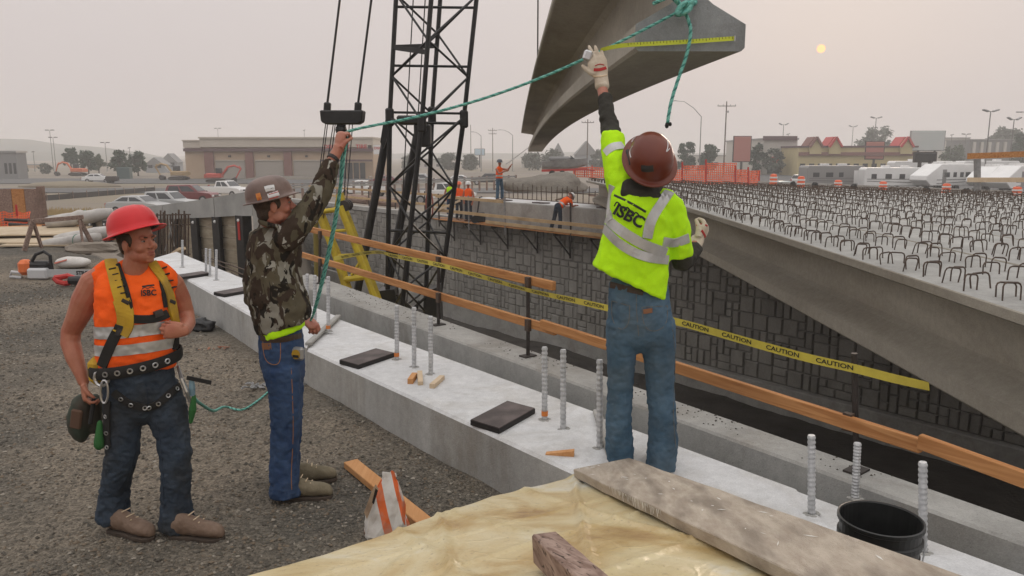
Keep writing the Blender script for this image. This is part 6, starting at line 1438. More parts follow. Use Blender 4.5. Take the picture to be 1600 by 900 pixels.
def drape_text(bvhs, body, cx, cy, size, ang, m_, parent, off=.006, bold=.01, name='lettering', spacing=1.0):
    me = text_mesh(body, size, m_, name, spacing, bold); bm = bmesh.new(); bm.from_mesh(me)
    bmesh.ops.triangulate(bm, faces=bm.faces); bm.to_mesh(me); bm.free(); inv = wm(parent).inverted(); ca, sa = math.cos(ang), math.sin(ang)
    for v in me.vertices:
        x, y = v.co.x, -v.co.y; h = cast(bvhs, cx + x * ca - y * sa, cy + x * sa + y * ca)
        v.co = inv @ ((h[0] + h[1] * off - ray(cx, cy).normalized() * .002) if h else P(cx, cy, 4))
    return link(bpy.data.objects.new(name, me), parent)
def cut_band(me, planes, off):
    bm = bmesh.new(); bm.from_mesh(me)
    for co, no in planes: bmesh.ops.bisect_plane(bm, geom=bm.verts[:] + bm.edges[:] + bm.faces[:], plane_co=co, plane_no=no, clear_outer=True)
    bm.normal_update()
    for v in bm.verts: v.co += v.normal * off
    o = bpy.data.meshes.new('band'); bm.to_mesh(o); bm.free(); o.materials.clear(); return o
def hand(mb, wrist, d, n, s, curl=.5, sc=1.0, thumb=.6, spread=.05, glove=1.0, curls=None):
    """palm, four fingers of unequal length bent towards the palm side n, thumb leaving the side s near the base"""
    wrist, d, n, s = V(wrist), V(d).normalized(), V(n), V(s); n = (n - d * n.dot(d)).normalized(); s = (s - d * s.dot(d) - n * s.dot(n)).normalized()
    g = glove
    limb(mb, [(wrist - d * .01 * sc, .028 * sc * g, .021 * sc * g, None), (wrist + d * .025 * sc, .036 * sc * g, .019 * sc * g, None), (wrist + d * .07 * sc, .042 * sc * g, .017 * sc * g, None), (wrist + d * .095 * sc, .038 * sc * g, .013 * sc * g, None)], s, 14)
    for i, (o, L) in enumerate(((.031, .070), (.0105, .080), (-.0105, .074), (-.031, .056))):
        cu = curls[i] if curls else curl
        b = wrist + (d * (.092 - .006 * abs(i - 1)) + s * o) * sc; pts = [b - d * .02 * sc, b]; dd = (d + s * spread * (1.5 - i)).normalized(); ang = 0
        for f in (.45, .32, .23):
            ang += cu; q = dd * math.cos(ang) + n * math.sin(ang); pts.append(pts[-1] + q * L * f * sc)
        mb.path(pts, [.0105 * sc * g, .0100 * sc * g, .0092 * sc * g, .0084 * sc * g, .0065 * sc * g], 8)
        mb.ball(pts[-1], .0068 * sc * g, 8); mb.ball(b, .0105 * sc * g, 8)
    b = wrist + (d * .022 + s * .032) * sc; q1 = (d * math.cos(thumb) + s * math.sin(thumb) + n * .35).normalized(); q2 = (q1 + d * .35 + n * .35 * curl * 2).normalized(); q3 = (q2 + d * .2 + n * curl * .6).normalized()
    pts = [b - q1 * .012 * sc, b + q1 * .026 * sc, b + q1 * .026 * sc + q2 * .028 * sc, b + q1 * .026 * sc + q2 * .028 * sc + q3 * .022 * sc]
    mb.path(pts, [.016 * sc * g, .0125 * sc * g, .0105 * sc * g, .008 * sc * g], 8); mb.ball(pts[-1], .0083 * sc * g, 8)
def headm(c, fwd, up):
    y = V(fwd).normalized(); z = V(up); z = (z - y * z.dot(y)).normalized(); x = -y.cross(z) if False else z.cross(y) * -1
    x = y.cross(z) * -1                                  # person's left
    return Matrix((x, y, z)).transposed(), V(c)
def head(mb, M3, c, sc=1.0, jaw=1.0):
    T = lambda x, y, z: c + M3 @ (V((x, y, z)) * sc)
    def bl(p, r, n=14): mb.ball(T(*p), tuple(q * sc for q in r), n, M3)
    bl((0, -.015, .045), (.076, .097, .092), 20); bl((0, .028, -.004), (.062, .060, .088), 18); bl((0, .024, -.062), (.054 * jaw, .056, .046), 16); bl((0, .064, -.090), (.024, .019, .018)); bl((0, -.03, -.02), (.066, .07, .075), 16)
    for s in (-1, 1):
        bl((s * .028, .077, .032), (.026, .013, .009)); bl((s * .040, .052, -.022), (.025, .026, .024)); bl((s * .078, -.012, -.006), (.011, .021, .033)); bl((s * .012, .092, -.022), (.009, .010, .008))
        bl((s * .050, .005, -.06), (.014, .035, .03))
    mb.path([T(0, .080, .030), T(0, .090, .010), T(0, .105, -.012), T(0, .099, -.026)], [.009 * sc, .009 * sc, .0125 * sc, .010 * sc], 8)
    bl((0, .082, -.049), (.024, .013, .0065)); bl((0, .079, -.061), (.021, .013, .0075)); bl((0, .072, -.075), (.026, .014, .012))
    return T
def eyes(T, M3, sc, parent):
    MB().ball(T(0, .0865, -.0485), tuple(q * sc for q in (.021, .0095, .0048)), 12, M3).build('upper_lip', mat('lip_skin', (.27, .075, .06), .5), parent, smooth=True); MB().ball(T(0, .0835, -.0605), tuple(q * sc for q in (.019, .0095, .0058)), 12, M3).build('lower_lip', mat('lip_skin', (.27, .075, .06)), parent, smooth=True)
    for s in (-1, 1):
        e = MB().ball(T(s * .030, .0745, .013), tuple(q * sc for q in (.0125, .0085, .0055)), 10, M3).build('eye', mat('eye_white', (.24, .20, .18), .3), parent, smooth=True)
        MB().ball(T(s * .030, .0815, .013), tuple(q * sc for q in (.0058, .0035, .0058)), 8, M3).build('iris', mat('eye_iris', (.03, .02, .015), .2), e, smooth=True)
        mb = MB(); mb.path([T(s * .012, .087, .030), T(s * .028, .089, .034), T(s * .045, .078, .030)], [.003 * sc, .0042 * sc, .003 * sc], 6); mb.build('eyebrow', M['hair'], parent)
M['hair'] = mat('brown_hair', (.035, .022, .014), .7, (.06, .038, .024), 30, 4, .6, 200)
def hat(T, M3, sc, parent, m_, brim=1.0, z0=.055, ridge=True, name='hard_hat', back=0.0, tip=0.0):
    M3 = M3 @ Matrix.Rotation(tip, 3, 'X')
    h = bpy.data.objects.new(name, None); link(h, parent)
    prof = [(.170, -.007), (.172, -.003), (.168, .0), (.150, .001), (.134, .003), (.1285, .008), (.1265, .03), (.119, .068), (.104, .098), (.079, .120), (.046, .132), (.02, .1355), (.003, .136)]
    mb = MB(); b = len(mb.v); n = 44
    for r, z in prof:
        for k in range(n):
            a = 2 * math.pi * k / n; ca, sa = math.cos(a), math.sin(a); f = 1.0 if r < .131 else 1 + (brim - 1) * (r - .131) / .039
            fy = 1.12 + (.05 * max(0, sa) if r > .14 else 0); zz = z - (.004 * sa if r > .14 else 0) - (.006 * abs(ca) ** 3 if r > .14 else 0)
            rr_ = r * f
            if ridge and .03 < r < .128:
                for w_ in (0, .034, -.034):
                    xx = rr_ * ca; rr_ += .006 * math.exp(-((xx - w_) / .008) ** 2) * (1 if w_ == 0 else .7)
            mb.v.append(T(0, 0, 0) + M3 @ (V((rr_ * ca * .93, rr_ * sa * fy - .006 + back, zz + z0)) * sc))
    for i in range(len(prof) - 1):
        for k in range(n): k2 = (k + 1) % n; mb.f.append([b + i * n + k, b + i * n + k2, b + (i + 1) * n + k2, b + (i + 1) * n + k]); mb.mi.append(0)
    mb.f.append([b + (len(prof) - 1) * n + k for k in range(n)]); mb.mi.append(0)
    o = mb.build('shell', m_, h, smooth=True); md = o.modifiers.new('t', 'SOLIDIFY'); md.thickness = .0035; md.offset = -1
    mb2 = MB(); mb2.path([T(0, 0, 0) + M3 @ (V((.112 * math.cos(a), .126 * math.sin(a) - .006 + back, z0 + .002)) * sc) for a in [2 * math.pi * i / 24 for i in range(24)]], .008 * sc, 6, closed=True); mb2.build('headband', M['black'], h)
    return h, mb
def hat_bvh(mb): return BVHTree.FromPolygons([v.copy() for v in mb.v], mb.f)
def boot(parent, heel, toe_dir, L=.30, m_=None, ms=None, sc=1.0, up=-.01, name='boot', fwd=.04):
    d = V((toe_dir[0], toe_dir[1], 0)).normalized(); s = V((-d.y, d.x, 0)); h = V(heel) + d * fwd; z = V((0, 0, 1)); b = bpy.data.objects.new(name, None); link(b, parent)
    mb = MB()
    st = [(0, .036, .055), (.04, .040, .064), (.10, .040, .062), (.16, .045, .05), (.21, .050, .043), (.255, .048, .038), (.285, .038, .030), (.30, .02, .018)]
    rings = []
    for x, hw, hh in st:
        rings.append([h + (d * x + s * hw * math.cos(a) + z * (.020 + hh + hh * math.sin(a))) * sc * (1 if x == x else 1) for a in [2 * math.pi * i / 14 for i in range(14)]])
    mb.loft(rings); limb(mb, [(h + (d * .06 + z * .06) * sc, .046 * sc, .040 * sc, None), (h + (d * .05 + z * .09) * sc, .044 * sc, .04 * sc, None), (h + (d * .045 + z * (.12 + up)) * sc, .042 * sc, .038 * sc, None)], d, 14)
    me = fuse(mb, .009, 3); wrinkle(me, .004, (25, 25, 30), 3); put_mesh(me, 'upper', m_, b)
    out_ = [(-.008, -.034), (.06, -.040), (.13, -.036), (.20, -.050), (.26, -.046), (.295, -.026), (.305, 0), (.295, .026), (.26, .046), (.20, .050), (.13, .036), (.06, .040), (-.008, .034), (-.014, 0)]
    MB().prism([h + (d * x + s * y) * sc for x, y in out_], (0, 0, 0), (0, 0, .024 * sc)).build('sole', ms, b, bevel=.004)
    for i in range(4): MB().tube(h + (d * (.115 + .028 * i) + z * (.150 - .014 * i - (.012 if i else 0)) - s * .026) * sc, h + (d * (.12 + .028 * i) + z * (.150 - .014 * i - (.012 if i else 0)) + s * .026) * sc, .0035 * sc, n=5).build('lace', M['wood_pale'], b)
    return b
# ---- cloth materials
def cloth(name, c, c2, bump=.25, bs=(1, 1, 1), scale=6, rough=.85, c3=None, f3=.5, s3=3, fine=600, lo=.35, hi=.65, stretch=None):
    m_ = mat(name, c, rough, c2, scale, 7, min(1, bump * 1.7), 24, spec=.15, c3=c3, f3=f3, s3=s3, bdist=.012, lo=lo, hi=hi, stretch=stretch); return m_
M['denim1'] = cloth('denim_dirty', (.024, .034, .050), (.050, .068, .094), .7, scale=7, c3=(.034, .032, .027), f3=.9, s3=3.0)
M['denim2'] = cloth('denim_dark', (.026, .050, .115), (.05, .088, .17), .35, scale=6, c3=(.03, .045, .08), f3=.5)
M['denim3'] = cloth('denim_worn', (.042, .085, .130), (.085, .14, .195), .35, scale=6, c3=(.09, .095, .085), f3=.4, s3=4)
M['stitch'] = mat('orange_stitch', (.30, .14, .05), .8)
M['hivis_o'] = cloth('hi_vis_orange', (.95, .135, .018), (.88, .11, .015), .3, scale=5)
M['hivis_y'] = cloth('hi_vis_yellow', (.52, .92, .015), (.44, .82, .012), .3, scale=4)
M['reflect'] = mat('reflective_band', (.42, .42, .41), .35, (.52, .52, .51), 12, 4, metal=.35)
M['skin1'] = mat('tanned_skin', (.36, .135, .08), .45, (.42, .17, .105), 14, 5, .2, 140, c3=(.34, .085, .055), s3=9, f3=.5)
M['skin2'] = mat('ruddy_skin', (.36, .145, .092), .45, (.42, .18, .12), 14, 5, .2, 140, c3=(.38, .10, .075), s3=9, f3=.5)
M['boot1'] = mat('brown_boot_leather', (.135, .085, .058), .7, (.21, .145, .105), 12, 6, .4, 60); M['boot2'] = mat('olive_boot_suede', (.15, .125, .08), .85, (.22, .185, .125), 12, 6, .4, 60); M['sole'] = mat('boot_sole', (.075, .055, .042), .85, (.05, .038, .03), 20, 4)
M['hoodie'] = cloth('dark_hoodie', (.035, .033, .028), (.055, .052, .045), .35, scale=9)
M['glove'] = mat('work_glove', (.50, .42, .32), .85, (.60, .53, .43), 14, 5, .4, 60, c3=(.36, .28, .20), s3=9, f3=.5); M['glove_red'] = mat('glove_red', (.40, .03, .03), .8)
M['strap_y'] = mat('harness_yellow', (.50, .31, .02), .75, (.42, .25, .02), 12, 4, c3=(.20, .13, .04), s3=9, f3=.5); M['web'] = mat('black_webbing', (.018, .017, .016), .85)
def camo():
    m_ = bpy.data.materials.new('camouflage'); m_.use_nodes = True; t = m_.node_tree; b = t.nodes['Principled BSDF']; L = t.links.new; nn = t.nodes.new
    co = nn('ShaderNodeTexCoord').outputs['Object']; mp = nn('ShaderNodeMapping'); mp.inputs['Scale'].default_value = (1.0, 1.0, .55); mp.inputs['Rotation'].default_value = (.3, .5, .2); L(co, mp.inputs[0])
    cur = None
    for i, (sc, col, lo) in enumerate(((5, (.23, .22, .185), 0), (9, (.095, .082, .055), .475), (11, (.048, .034, .025), .515), (15, (.020, .017, .014), .57), (18, (.33, .32, .285), .635))):
        if i == 0:
            cur = nn('ShaderNodeRGB'); cur.outputs[0].default_value = (*col, 1); cur = cur.outputs[0]; continue
        no = nn('ShaderNodeTexNoise'); no.inputs['Scale'].default_value = sc; no.inputs['Detail'].default_value = 3.5; no.inputs['Distortion'].default_value = .9; no.noise_dimensions = '4D'; no.inputs['W'].default_value = i * 3.7; L(mp.outputs[0], no.inputs['Vector'])
        mr = nn('ShaderNodeMapRange'); mr.inputs[1].default_value = lo; mr.inputs[2].default_value = lo + .012; L(no.outputs[0], mr.inputs[0])
        mx = nn('ShaderNodeMixRGB'); mx.inputs[2].default_value = (*col, 1); L(mr.outputs[0], mx.inputs[0]); L(cur, mx.inputs[1]); cur = mx.outputs[0]
    L(cur, b.inputs['Base Color']); b.inputs['Roughness'].default_value = .9; b.inputs['Specular IOR Level'].default_value = .1
    no = nn('ShaderNodeTexNoise'); no.inputs['Scale'].default_value = 22; no.inputs['Detail'].default_value = 4; L(co, no.inputs['Vector']); bp = nn('ShaderNodeBump'); bp.inputs['Strength'].default_value = .3; bp.inputs['Distance'].default_value = .012; L(no.outputs[0], bp.inputs['Height']); L(bp.outputs[0], b.inputs['Normal'])
    return m_
M['camo'] = camo()
Z = V((0, 0, 1))
# ---------------------------------------------------------------- person with red hard hat and orange vest (left)
def man_one():
    Y = 4.05; root = thing('person', 'person in red hard hat and orange vest with tool harness at left', 'person', V((-2.0, 4.05, 0)))
    F = V((.42, -.91, 0)).normalized(); S = V((.91, .42, 0)).normalized()
    # jeans
    mb = MB(); JS_[0] = .90
    limb(mb, [J(212, 563, Y, 57, .118), J(213, 585, Y, 60, .13), J(220, 612, Y + .01, 58, .128), J(226, 640, Y + .02, 50, .11)], S, 24)
    limb(mb, [J(194, 605, Y, 32, .115), J(193, 642, Y - .01, 32, .105), J(192, 680, Y - .02, 28, .09), J(191, 709, Y - .02, 26.5, .085), J(184, 740, Y, 24, .08), J(179, 765, Y + .02, 22.5, .078), J(177, 790, Y + .03, 26, .09), J(177, 812, Y + .03, 28, .10)], S, 18, (True, False))
    limb(mb, [J(247, 605, Y + .05, 34, .115), J(261, 642, Y + .05, 34, .11), J(270, 680, Y + .02, 28, .095), J(274, 709, Y, 26, .088), J(275, 745, Y - .01, 24, .08), J(275, 775, Y - .01, 23.5, .08), J(276, 800, Y - .02, 27, .09), J(277, 826, Y - .02, 30, .10)], S, 18, (True, False))
    je = fuse(mb, .009, 3); wrinkle(je, .010, (12, 12, 11), 1, lambda c: .35 + .9 * sm(.9 - c.z, .1, .7)); wrinkle(je, .009, (22, 22, 30), 5)
    jb = bvh_of(je); put_mesh(je, 'jeans', M['denim1'], root)
    JS_[0] = .96
    boot(root, V((-2.30, 4.06, 0)) + V((.0, 0, .0)), (.94, -.34), m_=M['boot1'], ms=M['sole']); boot(root, G(262, 843, 0) + V((-.02, .03, 0)), (.98, -.12), m_=M['boot1'], ms=M['sole'])
    # body
    mb = MB(); M3, c = headm(P(217, 380, Y - .02), (.90, -.43, .06), (-.10, 0, 1)); T = head(mb, M3, c, .98, 1.08)
    limb(mb, [(T(0, -.02, -.05), .060, .062, None), (P(208, 432, Y + .01), .066, .066, None), (P(208, 455, Y + .02), .10, .07, None)], S, 16)
    limb(mb, [J(206, 445, Y + .03, 50, .075), J(210, 500, Y, 48, .085), J(212, 570, Y, 46, .085), J(218, 610, Y, 45, .085)], S, 18)
    limb(mb, [J(193, 620, Y, 16, .05), J(191, 709, Y - .02, 12, .04), J(180, 800, Y + .02, 9, .035)], S, 10); limb(mb, [J(258, 620, Y + .05, 16, .05), J(274, 709, Y, 12, .04), J(277, 815, Y - .02, 9, .035)], S, 10)
    limb(mb, [J(168, 428, Y + .02, 20, .055), J(148, 442, Y + .01, 23, .066), J(133, 470, Y, 21, .064), J(122, 495, Y + .0, 17.5, .056), J(111, 518, Y + .01, 15, .05), J(110, 535, Y + .0, 15, .05), J(117, 560, Y - .03, 13.5, .043), J(127, 585, Y - .05, 10, .032), J(131, 598, Y - .06, 8.5, .028)], S, 16)
    hand(mb, P(131, 598, Y - .06), V((.12, -.2, -1)), V((.9, .5, 0)), V((.4, -.9, 0)), .75, 1.0, .35)
    limb(mb, [J(252, 428, Y + .09, 18, .055), J(270, 444, Y + .13, 18, .06), J(281, 468, Y + .17, 17, .056), J(289, 490, Y + .18, 14.5, .05), J(292, 505, Y + .13, 13.5, .047), J(288, 514, Y + .03, 12, .04), J(286, 516, Y - .02, 10, .034)], S, 16)
    hand(mb, P(288, 517, Y - .03), V((-.62, -.62, .12)), V((-.45, .8, -.1)), V((-.2, -.1, 1)), .95, 1.0, .3)
    bo = fuse(mb, .0042, 2); put_mesh(bo, 'body', M['skin1'], root); eyes(T, M3, .98, root)
    # hair
    mb = MB(); mb.ball(T(0, -.035, .035), (.082, .092, .085), 18, M3); mb.ball(T(0, -.062, -.012), (.068, .055, .06), 16, M3); mb.ball(T(.066, .012, .035), (.012, .022, .03), 12, M3); mb.ball(T(-.066, .012, .035), (.012, .022, .03), 12, M3); put_mesh(fuse(mb, .008, 3), 'hair', M['hair'], root)
    # vest
    mb = MB()
    limb(mb, [J(207, 420, Y + .03, 38, .07), J(208, 432, Y + .03, 52, .095), J(211, 455, Y + .01, 59, .118), J(213, 490, Y, 60.5, .128), J(213, 525, Y, 59.5, .128), J(213, 555, Y, 59, .124), J(213, 572, Y, 59.5, .122)], S, 26, (True, False), .86)
    limb(mb, [J(176, 424, Y + .03, 22, .068), J(160, 432, Y + .02, 20, .075), J(152, 446, Y + .02, 15, .07)], S, 16); limb(mb, [J(244, 424, Y + .08, 20, .068), J(260, 433, Y + .1, 17, .072), J(268, 446, Y + .12, 14, .066)], S, 16)
    ve = fuse(mb, .009, 4); wrinkle(ve, .009, (8, 8, 12), 2); wrinkle(ve, .006, (20, 20, 24), 8)
    vb = bvh_of(ve); up = V((-.03, 0, 1))
    for y0, y1 in ((508, 527), (537, 554)):
        a, b = P(215, y0, Y - .12), P(215, y1, Y - .12); put_mesh(cut_band(ve, ((a, up), (b, -up)), .004), 'reflective_band', M['reflect'], root)
    vo_ = put_mesh(ve, 'vest', M['hivis_o'], root)
    drape_text(vb, 'ISBC', 232, 458, 12.5, -.05, M['ink'], root, bold=.4); strap(vb, [(222, 448), (231, 446.5), (241, 445.5)], .009, 'print_bar', M['ink'], root, .001, .001); strap(vb, [(222, 452), (226, 449), (231, 451), (236, 448), (241, 450)], .004, 'print_arch', M['ink'], root, .001, .001)
    # harness
    bv = [vb, jb]
    for pts, w in (([(172, 405), (178, 425), (184, 450), (190, 475)], .062), ([(190, 468), (196, 490), (196, 508), (188, 522)], .085), ([(236, 408), (250, 430), (262, 455), (267, 475)], .050), ([(266, 470), (270, 490), (273, 508)], .055)):
        strap(vb, pts, w, 'shoulder_pad', M['strap_y'], root, .008, .008)
    for pts, w in (([(181, 404), (190, 428), (199, 455), (205, 482), (204, 505)], .022), ([(240, 406), (249, 432), (255, 460), (258, 480)], .02), ([(184, 518), (175, 535), (166, 556), (160, 572)], .055), ([(200, 497), (222, 499), (245, 497), (262, 490)], .045), ([(273, 506), (275, 525), (272, 545)], .05)):
        strap(vb, pts, w, 'web_strap', M['web'], root, .006, .006)
    for (x, y) in ((166, 412), (170, 421), (174, 430), (178, 439), (182, 448), (186, 457), (249, 418), (254, 428), (258, 438), (262, 448)): strap(vb, [(x + 3, y + 2), (x + 13 if x < 200 else x + 10, y)], .007, 'pad_slot', M['web'], root, .016, .003, 4)
    for pts, w in (([(183, 517), (190, 520)], .04), ([(192, 468), (203, 473)], .02), ([(262, 470), (270, 474)], .02), ([(240, 492), (252, 488)], .035)): strap(vb, pts, w, 'buckle', M['steel_dark'], root, .014, .006, 3)
    strap(vb, [(180, 509), (193, 513)], .03, 'pad_label', M['ink'], root, .018, .002, 3)
    # belt round the waist
    mb = MB(); c0 = P(213, 564, Y); kk = k_(213, 570, Y); rings = []
    for dz in (-.033, -.02, .02, .033):
        rings.append([c0 + Z * dz + S * (66 * kk + (.006 if abs(dz) < .03 else 0)) * math.cos(a) + F * (.140 + (.006 if abs(dz) < .03 else 0)) * math.sin(a) + Z * (.03 * math.cos(a) - .012 * math.sin(a)) for a in [2 * math.pi * i / 40 for i in range(40)]])
    mb.loft(rings, cap=False); o = mb.build('tool_belt', M['web'], root, smooth=True); bb = BVHTree.FromPolygons([v for v in mb.v], mb.f)
    for b_ in (128, 112, 97, 82, 67, 50):
        a0 = R(b_); ps_ = c0 + S * (66 * kk + .010) * math.cos(a0) + F * .150 * math.sin(a0) + Z * (.03 * math.cos(a0) - .012 * math.sin(a0)); n_ = (S * math.cos(a0) * .6 + F * math.sin(a0)).normalized(); u_ = Z.cross(n_)
        MB().path([ps_ + (u_ * math.cos(a) + Z * math.sin(a)) * .012 for a in [2 * math.pi * i / 10 for i in range(10)]], .004, 5, closed=True).build('grommet', M['chrome'], root)
    for pts in ([(171, 592), (180, 602), (190, 606)], [(262, 590), (255, 603), (247, 607)], [(228, 595), (231, 620), (232, 645)], [(220, 655), (214, 690), (205, 740), (196, 785)], [(244, 660), (252, 700), (255, 750), (256, 800)]): strap(jb, pts, .004, 'seam', mat('denim_seam', (.02, .03, .05), .8), root, .0005, .0015, 4)
    MB().box(P(119, 655, Y - .09), (.06, .02, .11), Matrix.Rotation(.2, 3, 'Y')).build('pouch_pocket', mat('pouch_brown', (.10, .055, .035), .8), root, bevel=.008); MB().tube(P(147, 622, Y - .08), P(141, 662, Y - .09), .012, n=8).build('tool_handle', M['rubber'], root)
    # side pads, pouch, d-rings, lanyard hardware
    MB().box(P(158, 578, Y - .08), (.12, .10, .15), Matrix.Rotation(.4, 3, 'Z')).build('hip_pad', M['strap_y'], root, bevel=.03)
    mb = MB(); mb.path([P(159 + 11 * math.cos(a), 590 + 13 * math.sin(a), Y - .15) for a in [2 * math.pi * i / 14 for i in range(14)]], .009, 6, closed=True); mb.build('d_ring', M['chrome'], root)
    mb = MB(); mb.path([P(163 + 6 * math.cos(a), 612 + 18 * math.sin(a), Y - .16) for a in [2 * math.pi * i / 14 for i in range(14)]], .006, 6, closed=True); mb.build('snap_hook', M['chrome'], root)
    po = MB(); limb(po, [J(130, 628, Y - .02, 17, .06), J(126, 650, Y - .02, 20, .07), J(125, 672, Y - .02, 17, .06), J(128, 684, Y - .02, 10, .04)], S, 16); limb(po, [J(148, 625, Y + .02, 12, .06), J(147, 668, Y + .02, 12, .06)], S, 12)
    me = fuse(po, .008, 3); wrinkle(me, .008, (14, 14, 14), 4); put_mesh(me, 'tool_pouch', mat('pouch_green', (.035, .05, .035), .8, (.06, .045, .035), 7, 5), root)
    mb = MB(); limb(mb, [J(156, 660, Y - .1, 4, .02), J(155, 690, Y - .1, 8, .03), J(155, 697, Y - .1, 8, .03)], S, 10); mb.build('green_cloth', mat('green_cloth', (.025, .12, .03), .8), root, smooth=True)
    # leg straps with grommets
    bj = [jb]
    for pts, g in (([(178, 612), (190, 622), (205, 631), (226, 637), (232, 636)], (184, 191, 203, 213, 223)), ([(234, 636), (248, 630), (262, 618), (274, 608), (284, 600)], (249, 260, 271, 281)), ([(169, 625), (168, 650), (168, 675), (170, 698)], None)):
        strap(bj, pts, .042, 'leg_strap', M['web'], root, .006, .005)
        n = 5; pp_ = dense(pts, 13)[1:]
        for x, y in pp_[:6]:
            h = cast(bj, x, y)
            if h: n_ = h[1]; u_ = Z.cross(n_).normalized(); w_ = n_.cross(u_); MB().path([h[0] + n_ * .014 + (u_ * math.cos(a) + w_ * math.sin(a)) * .010 for a in [2 * math.pi * i / 10 for i in range(10)]], .0032, 5, closed=True).build('grommet', M['chrome'], root)
    # lanyard hardware at the right hip
    mb = MB(); mb.path([P(278, 572, Y + .05), P(284, 592, Y - .02), P(292, 612, Y - .02), P(297, 628, Y)], [.008, .011, .011, .008], 7); mb.build('snap_hook', M['chrome'], root)
    mb = MB(); mb.path([P(299, 590, Y), P(300, 606, Y), P(301, 618, Y)], [.012, .018, .014], 8); mb.build('rope_grab', mat('blue_steel', (.20, .32, .40), .4, metal=.4), root)
    MB().bar(P(292, 590, Y - .02), P(330, 598, Y - .02), .008, .022).build('strap_end', M['web'], root)
    mb = MB(); limb(mb, [J(303, 618, Y, 3, .01), J(301, 640, Y, 6, .02), J(298, 660, Y, 3, .01)], S, 8); mb.build('green_tag', mat('green_cloth', (.06, .26, .05)), root)
    # hard hat
    h, hm_ = hat(T, M3, 1.0, root, mat('red_hat_plastic', (.62, .018, .022), .32, (.56, .016, .02), 5, 3), .92, .066, True, 'hard_hat', 0, R(13))
    return root
